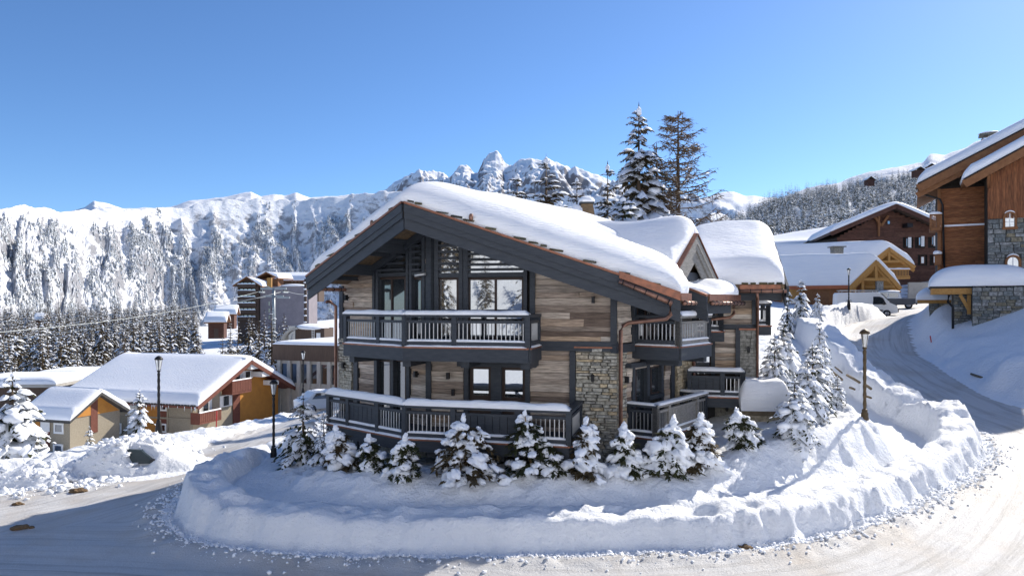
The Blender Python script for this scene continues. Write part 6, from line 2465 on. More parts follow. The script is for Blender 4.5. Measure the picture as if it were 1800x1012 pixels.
# ---- big brown chalet at the right edge
M2 = 42.0
rc = thing('chalet', 'large warm brown chalet with stone bay and arched windows at the right edge', 'chalet', (XP(1700, 51), 51, H - 1))
fA = Frame((XP(1651, 52), 52), (.87, -.49))
sA1 = fA.s(1870)
za0, za1 = fA.z(1690, 472), fA.z(1690, 325)
def vergeA(px): return 330 - (px - 1612) * (98 / 188.)
part('wall', M['backing'], rc, lambda q: q.prism([fA.pt(0, H + .5, -.2), fA.pt(sA1, H + .5, -.2), fA.pt(sA1, fA.z(1870, vergeA(1870) + 14), -.2), fA.pt(0, fA.z(1651, vergeA(1651) + 14), -.2)], (5.9, 10.4, 0)))
wl_ = part('board_wall', M['backing'], rc, lambda q: q.fbox(fA, 0.02, fA.s(1740), za0 - 1, za1, -.19, -.06))
plank_wall(wl_, fA, 0, fA.s(1738), za0, fA.z(1690, 330), top=lambda s: fA.z(900 + 1250 * fA.pt(s, 0).x / fA.pt(s, 0).y, vergeA(900 + 1250 * fA.pt(s, 0).x / fA.pt(s, 0).y) + 16), mat=M['warmwood'], h=(.17, .21), lens=(2.2, 4), th=.012, seed=61)
part('snow_ledge', M['roofsnow'], rc, lambda q: q.pbox(fA, 1652, 1735, 394, 397, 0, .12))
part('corner_post', M['brownbeam'], rc, lambda q: q.pbox(fA, 1648, 1654, 332, 475, -.1, .1))
part('downpipe', M['black'], rc, lambda q: q.tube([fA.pt(fA.s(1625, .9), fA.z(1625, 342, .9), .9), fA.pt(fA.s(1652, .3), fA.z(1652, 350, .3), .3), fA.pt(fA.s(1657, .2), fA.z(1657, 360, .2), .2), fA.pt(fA.s(1660, .2), fA.z(1660, 470, .2), .2)], .07, 8))
# upper roof (gable verge towards us)
fV = fA.off(1.3)
pe, pr = fV.pt(fV.s(1613), fV.z(1613, 322)), fV.pt(fV.s(1868), fV.z(1868, 190))
pz = pr + (pr - pe) * .35
pz.z = pr.z - 1.2
f3 = [pe, pr, pz]
b3 = [p + V3((6.6, 11.7, 0)) for p in f3]
rr = gable_roof(rc, f3, b3, M['brownbeam'], .28, .78, .6, 55, 'roof', .35, .08)
for dz, w, mm in ((-.40, .6, 'brownbeam'), (-.05, .12, 'black'), (-.88, .4, 'brownbeam')):
    part('verge_board', M[mm], rr, lambda q: q.beam(pe + V3((0, -.05 if dz > -.5 else .12, dz)), pr + V3((0, -.05 if dz > -.5 else .12, dz)), .08, w))
part('soffit', M['soffit'], rr, lambda q: q.beam(pe + V3((.2, .6, -.32)), pr + V3((.2, .6, -.32)), 1.1, .06))
for k in range(4):
    p = pe.lerp(pr, .1 + .2 * k)
    part('purlin', M['brownbeam'], rr, lambda q: q.beam(p + V3((0, -.02, -.75)), p + V3((.8, 1.4, -.75)), .25, .3))
# projecting wing on the right: vertical boards over stone
fB = Frame((XP(1736, 48.5), 48.5), (.87, -.49))
sB1 = fB.s(1862)
def vergeB(px): return 322 - (px - 1692) * (60 / 108.)
part('wing_wall', M['backing'], rc, lambda q: q.prism([fB.pt(0, H - 1, -.2), fB.pt(sB1, H - 1, -.2), fB.pt(sB1, fB.z(1862, vergeB(1862) + 12), -.2), fB.pt(0, fB.z(1736, vergeB(1736) + 12), -.2)], (1.9, 3.4, 0)))
zst = fB.z(1765, 384)
vb = part('board_wall', M['backing'], rc, lambda q: q.fbox(fB, 0.01, sB1, zst, zst + .3, -.19, -.05))
s = 0
r = random.Random(9)
while s < sB1 and s < 5.5:
    w = r.uniform(.14, .2)
    x_ = 900 + 1250 * fB.pt(s, 0).x / fB.pt(s, 0).y
    fpiece('board', um('plank', M['warmvert'], r.randrange(4)), vb, fB, s + .004, s + w - .004, zst, fB.z(x_, vergeB(x_) + 12), -.06, .02 + r.uniform(0, .01))
    s += w
arch = [fB.rect(1763, 1787, 372, 402), fB.rect(1766, 1795, 448, 482)]
stone_wall(rc, fB, 0, 5.0, H - 1, zst, holes=[(a[0], a[1], a[2], a[3] + .1) for a in arch], mat=M['gstone'], mort=M['gmortar'], h=(.15, .36), w=(.25, .75), seed=71, key='rc', out=.07, limit=240)
for a in arch:
    cxm, hw = (a[0] + a[1]) / 2, (a[1] - a[0]) / 2
    zs = a[3] - hw
    prof = [(cxm - hw, a[2])] + [(cxm - hw * cos(pi * k / 10), zs + hw * sin(pi * k / 10)) for k in range(11)] + [(cxm + hw, a[2])]
    inn_ = [(cxm + (x - cxm) * .68, (z - a[2]) * .80 + a[2] + .12) for x, z in prof]
    mb = MB()
    n = len(prof)
    for k in range(n - 1):
        mb.hex([fB.pt(prof[k][0], prof[k][1], -.1), fB.pt(prof[k + 1][0], prof[k + 1][1], -.1), fB.pt(inn_[k + 1][0], inn_[k + 1][1], -.1), fB.pt(inn_[k][0], inn_[k][1], -.1),
                fB.pt(prof[k][0], prof[k][1], .16), fB.pt(prof[k + 1][0], prof[k + 1][1], .16), fB.pt(inn_[k + 1][0], inn_[k + 1][1], .16), fB.pt(inn_[k][0], inn_[k][1], .16)])
    mb.fbox(fB, cxm - hw - .05, cxm + hw + .05, a[2] - .06, a[2] + .12, -.1, .22)
    wo = mb.build('arched_window', M['brownbeam'], rc)
    part('pane', M['glass'], wo, lambda q: q.prism([fB.pt(x, z, 0.0) for x, z in inn_], (fB.n.x * .02, fB.n.y * .02, 0)))
    part('glazing_bar', M['white'], wo, lambda q: (q.fbox(fB, cxm - .025, cxm + .025, a[2] + .12, inn_[n // 2][1], .03, .06), q.fbox(fB, cxm - hw * .66, cxm + hw * .66, a[2] + .45, a[2] + .49, .025, .055)))
    part('snow', M['roofsnow'], wo, lambda q: q.tube([fB.pt(cxm - hw * 1.0 * cos(t), zs + hw * 1.05 * sin(t), .08) for t in np.linspace(.7, 2.4, 9)], [.02, .05, .06, .07, .075, .07, .06, .05, .02], 6))
fV = fB.off(1.0)
pe, pr = fV.pt(fV.s(1694), fV.z(1694, 314)), fV.pt(fV.s(1862), fV.z(1862, 222))
f3 = [pe, pr, pr + (pr - pe) * .3]
f3[2].z = pr.z - 1
b3 = [p + V3((2.3, 4.1, 0)) for p in f3]
rb = gable_roof(rc, f3, b3, M['brownbeam'], .28, .74, .5, 57, 'roof', .3, .08)
for dz, w, mm in ((-.38, .55, 'brownbeam'), (-.05, .12, 'black')):
    part('verge_board', M[mm], rb, lambda q: q.beam(pe + V3((0, -.05, dz)), pr + V3((0, -.05, dz)), .08, w))
part('brace', M['brownbeam'], rc, lambda q: q.tube([fB.pt(.05, fB.z(1740, 330), .1), fB.pt(.0, fB.z(1740, 318), .5), fB.pt(0, fB.z(1740, 312), .9)], .09, 6))
# chimney
fc_ = Frame((XP(1725, 57), 57), (.87, -.49))
chn = part('chimney', M['brownbeam'], rc, lambda q: q.pbox(fc_, 1725, 1752, 243, 262, -1, 0))
part('cap', M['gstone'], chn, lambda q: [q.pbox(fc_, 1722, 1757, 233, 236, -1.2, .2)] + [q.pbox(fc_, x, x + 3, 236, 243, -.2, 0) for x in (1726, 1737, 1748)])
part('snow', M['roofsnow'], chn, lambda q: q.blob(fc_.pt(fc_.s(1739), fc_.z(1739, 233), -.5), (.72, .75, .16), 2, 3, .1, .9))
# small corner balcony
fbq = fA.off(.9)
s0, s1, z0, z1 = fbq.rect(1634, 1656, 376, 405, .0)
bo = part('balcony', M['brownbeam'], rc, lambda q: (q.fbox(fbq, s0, s1, z0, z0 + .2, -2, 0), q.fbox(fbq, s0, s1, z1 - .12, z1, -.1, 0), q.fbox(fbq, s0, s0 + .1, z0, z1, -.1, 0), q.fbox(fbq, s1 - .1, s1, z0, z1, -.1, 0)))
for k in range(7):
    a = s0 + .1 + k * (s1 - s0 - .2) / 7
    fpiece('baluster', um('board', M['brownbeam']), bo, fbq, a + .01, a + .07, z0 + .2, z1 - .12, -.07, -.03)
rail_snow(bo, fbq.pt(s0, z1, -.05), fbq.pt(s1, z1, -.05), .3, .2, 4)
# lower ledge ornament with snow
orn = part('carved_bracket', M['brownbeam'], rc, lambda q: q.pbox(fA.off(.5), 1643, 1655, 448, 466, -.4, 0))
part('snow', M['roofsnow'], orn, lambda q: q.blob(fA.off(.5).pt(fA.s(1648), fA.z(1648, 446), -.2), (.3, .3, .22), 3, 2, .2, .8))

# ---- stone annex with snow cap below the big chalet
an = thing('stone_annex', 'low rubble stone annex with timber eave and thick rounded snow cap at right', 'annex', (XP(1720, 45), 45, H - 3))
fN = Frame((XP(1709, 45.5), 45.5), (.87, -.49))
sN = fN.s(1815)
stone_wall(an, fN, 0, sN, H - 3.2, fN.z(1750, 505), mat=M['gstone'], mort=M['gmortar'], h=(.13, .30), w=(.22, .62), seed=81, key='an', out=.06, limit=300, holes=[fN.rect(1731, 1736, 536, 541)])
fN2 = Frame((XP(1676, 47), 47), (.87, -.49))
stone_wall(an, fN2, 0, fN2.s(1712), H - 3.6, fN2.z(1695, 508), mat=M['gstone'], mort=M['gmortar'], h=(.13, .30), w=(.22, .62), seed=82, key='an', out=.06, limit=300)
part('return_wall', M['gmortar'], an, lambda q: q.fbox(fN, .02, sN, H - 4, fN.z(1750, 505), -4, -.26))
part('return_wall', M['gmortar'], an, lambda q: q.fbox(fN2, .02, fN2.s(1720), H - 4, fN2.z(1695, 508), -3, -.26))
fE = Frame((XP(1637, 47), 47), (.87, -.49))
ro = part('eave', M['honey'], an, lambda q: q.pbox(fE, 1637, 1709, 505, 517, -3.5, 0))
part('eave_edge', M['black'], ro, lambda q: q.pbox(fE, 1634, 1711, 503, 506.5, -3.6, .05))
part('brace', M['honey'], an, lambda q: (q.beam(fE.pt(fE.s(1704), fE.z(1704, 545), -.2), fE.pt(fE.s(1688), fE.z(1688, 518), -.2), .18, .2), q.pbox(fE, 1700, 1707, 518, 552, -.4, -.2)))
part('downpipe', M['black'], an, lambda q: q.tube([fE.pt(fE.s(1668), fE.z(1668, 518), .1), fE.pt(fE.s(1666), fE.z(1666, 530), .1), fE.pt(fE.s(1675), fE.z(1675, 540), .05), fE.pt(fE.s(1675), fE.z(1675, 590), .05)], .08, 8))
x0, x1 = fE.s(1634), fE.s(1826)
b = np.zeros((46, 30, 3))
for i in range(46):
    for j in range(30):
        a, c = .5 - .5 * cos(pi * i / 45), .5 - .5 * cos(pi * j / 29)
        b[i, j] = fE.pt(x0 + (x1 - x0) * a, fE.z(1700, 503) + .01, .12 - 5.2 * c)
snow_grid('snow', ro, b, 1.4, 1.6, 1.1, 77, .12)
# second, lower lean-to
fM = Frame((XP(1611, 52), 52), (.87, -.49))
part('low_wall', M['gmortar'], an, lambda q: q.pbox(fM, 1634, 1680, 533, 610, -3, -.3))
stone_wall(an, fM, fM.s(1634), fM.s(1668), H - 3.6, fM.z(1650, 533), mat=M['gstone'], mort=M['gmortar'], h=(.12, .24), w=(.2, .5), seed=84, key='an', out=.06, limit=300)
r2 = part('lean_to_roof', M['honey'], an, lambda q: q.pbox(fM, 1613, 1672, 527, 533, -3.4, .2))
b = np.zeros((30, 24, 3))
for i in range(30):
    for j in range(24):
        a, c = .5 - .5 * cos(pi * i / 29), .5 - .5 * cos(pi * j / 23)
        b[i, j] = fM.pt(fM.s(1611) + (fM.s(1678) - fM.s(1611)) * a, fM.z(1640, 527) + .01, .3 - 4.2 * c)
snow_grid('snow', r2, b, 1.0, 1.1, .9, 79, .12)

# ---- dark brown chalet up the road
Y = 104
fD = Frame((XP(1472, Y), Y), (1, -.02))
db = thing('chalet', 'dark brown gabled chalet with light shutters behind the honey timber houses', 'chalet', (XP(1560, Y), Y, ZP(525, Y)))
xl, xr, xm = fD.s(1472), fD.s(1662), fD.s(1562)
zl, zm_, zr_, zb = fD.z(1500, 418), fD.z(1562, 370), fD.z(1640, 408), ZP(530, Y)
pol = [fD.pt(xl, zb, -.2), fD.pt(xr, zb, -.2), fD.pt(xr, zr_, -.2), fD.pt(xm, zm_, -.2), fD.pt(xl, zl, -.2)]
wo = part('wall', M['backing'], db, lambda q: q.prism(pol, (0, 14, 0)))
part('stone_base', M['gstone'], db, lambda q: q.fbox(fD, xl, xr, zb, fD.z(1600, 504), -.19, .05))
def topD(s): return zl + (zm_ - zl) * (s - xl) / (xm - xl) if s < xm else zm_ + (zr_ - zm_) * (s - xm) / (xr - xm)
plank_wall(wo, fD, xl, xr, fD.z(1600, 504), zm_, [fD.rect(a, a + 18, 415, 437) for a in (1587, 1608, 1631)] + [fD.rect(a, a + 17, 448, 466) for a in (1613, 1634)], topD, M['darkwood'], h=(.26, .36), lens=(4, 9), th=.02, seed=91)
f3 = [fD.pt(fD.s(1449), fD.z(1449, 410), 2.2), fD.pt(xm, fD.z(1562, 362), 2.2), fD.pt(fD.s(1690), fD.z(1690, 418), 2.2)]
b3 = [p + V3((4, 18, 0)) for p in f3]
rd = gable_roof(db, f3, b3, M['dkbrown'], .4, .8, .7, 93, 'roof', .7, .15)
for a, b in ((f3[1], f3[0]), (f3[1], f3[2])):
    part('verge_board', M['darkwood'], rd, lambda q: q.beam(a + V3((0, 0, -.3)), b + V3((0, 0, -.3)), .12, .6))
for x0, x1, y0, y1 in ((1592, 1601, 418, 434), (1614, 1624, 416, 432), (1637, 1646, 415, 431), (1618, 1626, 450, 464), (1640, 1648, 449, 463), (1559, 1566, 387, 395)):
    w = simple_window(db, fD, x0, x1, y0, y1, None, M['glass'], M['darkwood'], .12, 1, .06)
    if y0 < 440 and x0 > 1570: part('shutter', M['white'], w, lambda q: q.pbox(fD, x1 - 4.5, x1 + 1, y0 - 1, y1 + 1, .1, .18))
part('king_post', M['brownbeam'], db, lambda q: (q.pbox(fD.off(.6), 1544, 1547, 380, 415, -.2, 0), q.beam(fD.pt(fD.s(1546), fD.z(1546, 398), .5), fD.pt(fD.s(1535), fD.z(1535, 382), .5), .25, .3), q.beam(fD.pt(fD.s(1546), fD.z(1546, 398), .5), fD.pt(fD.s(1558), fD.z(1558, 380), .5), .25, .3)))
for x in (1508, 1600):
    part('purlin', M['black'], db, lambda q: q.pbox(fD.off(1.4), x - 5, x + 5, 386 if x < 1550 else 392, 394 if x < 1550 else 399, -1.4, 0))
# ---- honey timber chalets by the van
def timber(lb, px0, pxa, px1, ya, ye0, ye1, Y, back, T, sd, yb, dirx=-9, roofmat='terracotta', seed=0):
    """gable towards us between px0..px1, apex pxa/ya, eaves ye; roof runs back-left"""
    fr = Frame((XP(px0, Y), Y), (1, -.10))
    t = thing('timber_chalet', lb, 'chalet', (XP(pxa, Y), Y, ZP(yb, Y)))
    a = fr.pt(fr.s(px0), fr.z(px0, ye0))
    m = fr.pt(fr.s(pxa), fr.z(pxa, ya))
    b = fr.pt(fr.s(px1), fr.z(px1, ye1))
    off = V3((dirx, back, 0))
    ro = gable_roof(t, [a, m, b], [p + off for p in (a, m, b)], M['honey'], .3, T, .8, sd, 'roof', .35, .15, lump=.08)
    for p, q_ in ((m, a), (m, b)):
        part('verge_board', M['honey'], ro, lambda q: q.beam(p + V3((0, -.06, -.3)), q_ + V3((0, -.06, -.3)), .12, .42))
        part('verge_board', M['honey'], ro, lambda q: q.beam(p + V3((0, .14, -.72)), q_ + V3((0, .14, -.72)), .12, .36))
        for k in range(3):
            z = p.lerp(q_, .12 + .32 * k)
            part('purlin', M['honey'], ro, lambda q: q.beam(z + V3((0, 0, -.75)), z + off.normalized() * 3 + V3((0, 0, -.75)), .25, .3))
    part('eave_edge', M[roofmat], ro, lambda q: q.beam(a + V3((0, 0, -.15)), a + off + V3((0, 0, -.15)), .25, .4))
    o2 = off.normalized() * 2.8
    zb = ZP(yb, Y)
    w = part('wall', M['brownbeam'], t, lambda q: q.prism([a + o2 + V3((.8, 0, zb - a.z)), b + o2 + V3((-.8, 0, zb - b.z)), b + o2 + V3((-.8, 0, 0)), m + o2 + V3((0, 0, -.6)), a + o2 + V3((.8, 0, 0))], off * .75))
    part('tie_beam', M['honey'], t, lambda q: q.beam(a.lerp(m, .35) + V3((0, .1, -.3)), b.lerp(m, .35) + V3((0, .1, -.3)), .3, .32))
    part('king_post', M['honey'], t, lambda q: q.beam(m + V3((0, .1, -.6)), V3((m.x, m.y + .1, a.lerp(m, .2).z)), .28, .3))
    return t, fr, a, m, b, off


t1, fr, a, m, b, off = timber('honey timber chalet with carport gable and stone pillar behind the white van', 1493, 1540, 1583, 456, 502, 503, 80, 7, 1.15, 101, 545, -13)
for x, mt, w in ((1503, 'honey', 4), (1517, 'honey', 5), (1547, 'gstone', 12), (1570, 'honey', 4)):
    part('post' if mt == 'honey' else 'stone_pillar', M[mt], t1, lambda q: q.pbox(fr.off(-.3), x - w / 2, x + w / 2, 470 if mt == 'honey' and x < 1550 else 490, 545, -.4, 0))
part('carport_recess', M['dkbrown'], t1, lambda q: q.pbox(fr.off(-1.6), 1500, 1577, 492, 545, -.3, 0))
part('chimney', M['gstone'], t1, lambda q: [q.box((XP(1471, 86), 86, ZP(446, 86)), (1.1, 1.1, 1.4))] + [q.box((XP(1471, 86), 86, ZP(434, 86)), (1.6, 1.6, .12))] + [q.box((XP(1471, 86) + dx, 86, ZP(436.5, 86)), (.25, .9, .3)) for dx in (-.5, 0, .5)])
fq = Frame((XP(1375, 83), 83), (1, -.08))
part('side_wall', M['honey'], t1, lambda q: q.pbox(fq, 1388, 1490, 503, 545, -3, 0))
part('stone_wall', M['gstone'], t1, lambda q: q.pbox(fq.off(.02), 1420, 1452, 505, 545, -.2, .05))
for x in (1412, 1460):
    part('window', M['glassdark'], t1, lambda q: q.pbox(fq, x, x + 8, 508, 528, .05, .1))
t2, fr, a, m, b, off = timber('honey timber chalet with balcony above and right of the van, second behind the carport gable', 1519, 1563, 1608, 434, 468, 466, 90, 9, 1.2, 111, 530, -15)
s0, s1, z0, z1 = fr.rect(1556, 1600, 473, 488, .5)
bo = part('balcony', M['honey'], t2, lambda q: (q.fbox(fr, s0, s1, z0 - .15, z0 + .1, -1.2, .5), q.fbox(fr, s0, s1, z1 - .15, z1, .38, .5), q.fbox(fr, s0, s1, z0 + .15, z0 + .25, .4, .48)))
for k in range(16):
    fpiece('baluster', um('board', M['honey']), bo, fr, s0 + .05 + k * (s1 - s0 - .1) / 16, s0 + .12 + k * (s1 - s0 - .1) / 16, z0 + .2, z1 - .1, .42, .47)
rail_snow(bo, fr.pt(s0, z1, .44), fr.pt(s1, z1, .44), .25, .16, 3)
part('recess', M['dkbrown'], t2, lambda q: q.pbox(fr.off(-1.6), 1530, 1598, 462, 488, -.3, 0))
part('garden_wall', M['concrete'], t2, lambda q: q.pbox(fr.off(.2), 1598, 1638, 496, 530, -.4, 0))
# ---- wide snowy roof further back
Y = 120
fr = Frame((XP(1345, Y), Y), (1, 0))
t = thing('house', 'house almost hidden under a broad smooth snow roof left of the dark brown chalet', 'house', (XP(1400, Y), Y, ZP(460, Y)))
part('wall', M['dkbrown'], t, lambda q: q.pbox(fr, 1352, 1490, 436, 470, -9, -1))
f3 = [fr.pt(fr.s(1338), fr.z(1400, 440), 1.0), fr.pt(fr.s(1345), fr.z(1400, 424), -6), fr.pt(fr.s(1345), fr.z(1400, 440), -13)]
b3 = [fr.pt(fr.s(1500), fr.z(1400, 440), 1.0), fr.pt(fr.s(1500), fr.z(1400, 396), -6), fr.pt(fr.s(1500), fr.z(1400, 440), -13)]
gable_roof(t, f3, b3, M['dkbrown'], .5, 1.2, .9, 121, 'roof', .6, .1)
# little chalets high on the right hill
for px, y, Y, s, lb in ((1614, 302, 640, 1.0, 'small far chalet near the top of the right hillside'), (1528, 318, 700, .8, 'tiny snowy roof among the trees high on the right hillside'), (1634, 296, 660, .9, 'upper of the far chalets beside the big chalet eave')):
    t = thing('far_chalet', lb, 'house', P(px, y, Y))
    c = P(px, y, Y)
    w = 9 * s
    part('wall', M['darkwood'], t, lambda q: q.box(c + V3((0, 0, -2)), (w, 6, 6)))
    f3 = [c + V3((-w * .65, -4, .5)), c + V3((0, -4, 4)), c + V3((w * .65, -4, .5))]
    gable_roof(t, f3, [p + V3((0, 9, 0)) for p in f3], M['dkbrown'], .4, .9, .7, 7, 'roof', 1.0)
# ------------------------------------------------------------------ street lamps
M['lampglass'] = glass('lantern_glass', (.55, .55, .52), .35, .1)


def lamp(px, ybase, ytop, Y, label, mat, flat=False, z=None):
    zb = z if z is not None else ZP(ybase, Y)
    x = XP(px, Y)
    hh = ZP(ytop, Y) - zb
    t = thing('street_lamp', label, 'lamp', (x, Y, zb - .3))
    k = hh / 2.95
    c = V3((x, Y, zb))
    part('base', mat, t, lambda q: q.lathe(c, [(.13 * k, -.5), (.13 * k, .02), (.115 * k, .06), (.11 * k, .20 * k), (.085 * k, .24 * k), (.09 * k, .30 * k), (.06 * k, .34 * k)], 12))
    nr = 14
    pr = []
    for i in range(nr):
        zz = (.34 + (2.18 - .34) * i / (nr - 1)) * k
        w = (.048 + (.010 if i % 2 else 0)) * k
        pr += [(w, zz), (w, zz + .05 * k)]
    pr += [(.035 * k, 2.27 * k), (.075 * k, 2.31 * k), (.06 * k, 2.36 * k)]
    part('shaft', mat, t, lambda q: q.lathe(c, pr, 10))
    g = part('lantern', M['lampglass'], t, lambda q: q.lathe(c, [(.055 * k, 2.36 * k), (.075 * k, 2.42 * k), (.125 * k, 2.78 * k), (.12 * k, 2.80 * k)], 8, False))
    part('lantern_bars', mat, g, lambda q: [q.tube([c + V3((.06 * k * cos(a), .06 * k * sin(a), 2.36 * k)), c + V3((.132 * k * cos(a), .132 * k * sin(a), 2.79 * k))], .009 * k, 4) for a in np.arange(4) * pi / 2 + .4])
    part('cap', mat, t, lambda q: q.lathe(c, [(.10 * k, 2.79 * k), (.16 * k, 2.79 * k), (.165 * k, 2.82 * k), (.13 * k, 2.88 * k), (.07 * k, 2.93 * k), (.02 * k, 2.95 * k)], 12))
    return t


lamp(1520, 735, 578, 23.6, 'bronze street lamp with ribbed shaft on the snow mound right of the chalet', M['bronze'], z=ground_z(XP(1520, 23.6), 23.6) - .02)
l2 = lamp(481, 812, 667, 24.4, 'dark street lamp with a small snow cap at the left end of the mound', M['black'], z=ground_z(XP(481, 24.4), 24.4) + .1)
lamp(279, 752, 625, 29.0, 'dark street lamp in front of the orange house beyond the left snowbank', M['black'], z=ZP(752, 29.0))
lamp(1492, 532, 471, 60, 'thin dark street lamp standing before the white van up the road', M['black'], z=ZP(534, 60))
lamp(533, 690, 616, 50, 'street lamp partly hidden between the flat brown building and the chalet corner', M['black'], z=ZP(690, 50))

# ------------------------------------------------------------------ white van, off-road car, buried car
M['vanpaint'] = pmat('white_van_paint', (.74, .76, .78), (.70, .72, .74), .6, .3, spec=.5)
M['darkpaint'] = pmat('dark_blue_paint', (.03, .04, .06), (.05, .06, .08), 1, .3, spec=.5)
M['plastic'] = pmat('dark_plastic', (.02, .02, .022), (.03, .03, .032), 5, .6)
M['lens'] = pmat('headlamp_lens', (.65, .66, .66), None, rough=.1, spec=.8)
M['rim'] = pmat('wheel_rim', (.35, .35, .36), None, rough=.35, metallic=.6)
M['red'] = pmat('red_paint', (.55, .03, .03), (.45, .025, .025), 3, .5)
M['tyre'] = pmat('tyre', (.015, .015, .016), (.03, .03, .03), 20, .85)


class Local(MB):
    """builder in a vehicle's own space: x forward, y left, z up"""

    def __init__(s, org, yaw, pitch=0.0):
        super().__init__()
        s.mx = Matrix.Translation(V3(org)) @ Matrix.Rotation(yaw, 4, 'Z') @ Matrix.Rotation(-pitch, 4, 'Y')

    def done(s, name, mat, parent):
        s.v = [tuple(s.mx @ V3(p)) for p in s.v]
        return s.build(name, mat, parent)


def loft(q, prof, hw_fn, n=9):
    """closed side profile [(x,z)] swept across the width with rounded shoulders"""
    ys = [-1, -.97, -.86, -.5, 0, .5, .86, .97, 1]
    sc = [.955, .985, 1.0, 1.0, 1.0, 1.0, 1.0, .985, .955]
    cx = sum(p[0] for p in prof) / len(prof)
    cz = sum(p[1] for p in prof) / len(prof)
    vs = []
    for y, k in zip(ys, sc):
        for x, z in prof:
            w = hw_fn(x, z)
            vs.append((cx + (x - cx) * k, y * w, cz + (z - cz) * k))
    m = len(prof)
    fs = []
    for i in range(len(ys) - 1):
        for j in range(m):
            fs.append((i * m + j, i * m + (j + 1) % m, (i + 1) * m + (j + 1) % m, (i + 1) * m + j))
    fs.append(tuple(range(m - 1, -1, -1)))
    fs.append(tuple(range((len(ys) - 1) * m, len(ys) * m)))
    q.add(vs, fs, False)


def wheel(t, org, yaw, x, y, r, w):
    q = Local(org, yaw)
    q.tube([(x, y - w / 2, r), (x, y - w / 2 + .03, r), (x, y + w / 2 - .03, r), (x, y + w / 2, r)], [r * .9, r, r, r * .9], 16)
    wo = q.done('wheel', M['tyre'], t)
    q = Local(org, yaw)
    s = 1 if y > 0 else -1
    q.tube([(x, y + s * (w / 2 - .02), r), (x, y + s * (w / 2 + .012), r)], [r * .62, r * .55], 12)
    q.done('rim', M['rim'], wo)


org = P(1519, 546, 68)
org.z = ground_z(org.x, org.y) - .02
yaw = radians(-14)
van = thing('delivery_van', 'white delivery van with roof rack parked before the carport chalet', 'van', org)
prof = [(-2.62, .45), (-2.66, .9), (-2.62, 2.15), (-2.5, 2.30), (0.9, 2.36), (1.22, 2.26), (1.55, 1.95), (2.02, 1.36), (2.55, 1.12), (2.72, .92), (2.76, .55), (2.70, .40), (2.2, .34), (-2.4, .36)]
def vw(x, z): return (.99 if z < 1.2 else .99 - .13 * (z - 1.2)) * (1 - .10 * max(0, (x - 1.6)))
q = Local(org, yaw)
loft(q, prof, vw)
q.done('body', M['vanpaint'], van)
for nm, mt, boxes in (('side_window', 'glassdark', [((.72, -1), (1.62, -1), 1.18, 1.86)]),):
    for sgn in (-1, 1):
        q = Local(org, yaw)
        y = .985
        q.add([(.55, sgn * y * .995, 1.2), (1.72, sgn * y * .975, 1.2), (1.42, sgn * (y - .07), 1.78), (1.15, sgn * (y - .085), 1.92), (.6, sgn * (y - .085), 1.92)], [(0, 1, 2, 3, 4) if sgn < 0 else (4, 3, 2, 1, 0)])
        for i in range(5): q.v[i] = (q.v[i][0], q.v[i][1] * 1.012 + 0.0, q.v[i][2])
        q.done(nm, M[mt], van)
q = Local(org, yaw)
q.add([(1.30, -.80, 2.20), (1.30, .80, 2.20), (2.03, .84, 1.40), (2.03, -.84, 1.40), (1.26, -.80, 2.18), (1.26, .80, 2.18), (1.99, .84, 1.38), (1.99, -.84, 1.38)], [(0, 1, 2, 3), (0, 3, 7, 4), (1, 5, 6, 2), (0, 4, 5, 1)])
for i in range(8): q.v[i] = (q.v[i][0] + .05, q.v[i][1], q.v[i][2] + .035)
q.done('windscreen', M['glass'], van)
for sgn in (-1, 1):
    q = Local(org, yaw)
    q.blob((2.46, sgn * .72, 1.02), (.20, .16, .12), 3, 2, 0)
    q.done('headlight', M['lens'], van)
    q = Local(org, yaw)
    q.box((1.45, sgn * 1.12, 1.30), (.14, .2, .3))
    q.done('mirror', M['plastic'], van)
    q = Local(org, yaw)
    q.box((-.2, sgn * .985, .62), (3.2, .03, .12))
    q.done('side_strip', M['plastic'], van)
q = Local(org, yaw)
q.box((2.72, 0, .62), (.14, 1.7, .30))
q.box((2.70, 0, .88), (.10, 1.1, .10))
q.done('bumper', M['plastic'], van)
q = Local(org, yaw)
for y in (-.7, .7): q.box((-.6, y, 2.52), (3.4, .05, .07))
for x in np.linspace(-2.2, 1.0, 9): q.box((x, 0, 2.50), (.05, 1.4, .05))
for x in (-2.1, -.6, .9):
    for y in (-.7, .7): q.box((x, y, 2.42), (.05, .05, .16))
q.done('roof_rack', M['steel'], van)
q = Local(org, yaw)
q.box((-1.55, -.975, 1.42), (.62, .012, .05))
q.tube([(-1.75, -.985, 1.55), (-1.6, -.985, 1.62), (-1.4, -.985, 1.6), (-1.3, -.985, 1.53)], .02, 6)
q.done('side_emblem', M['plastic'], van)
for x in (-1.7, 1.75):
    for y in (-.86, .86): wheel(van, org, yaw, x, y, .34, .24)

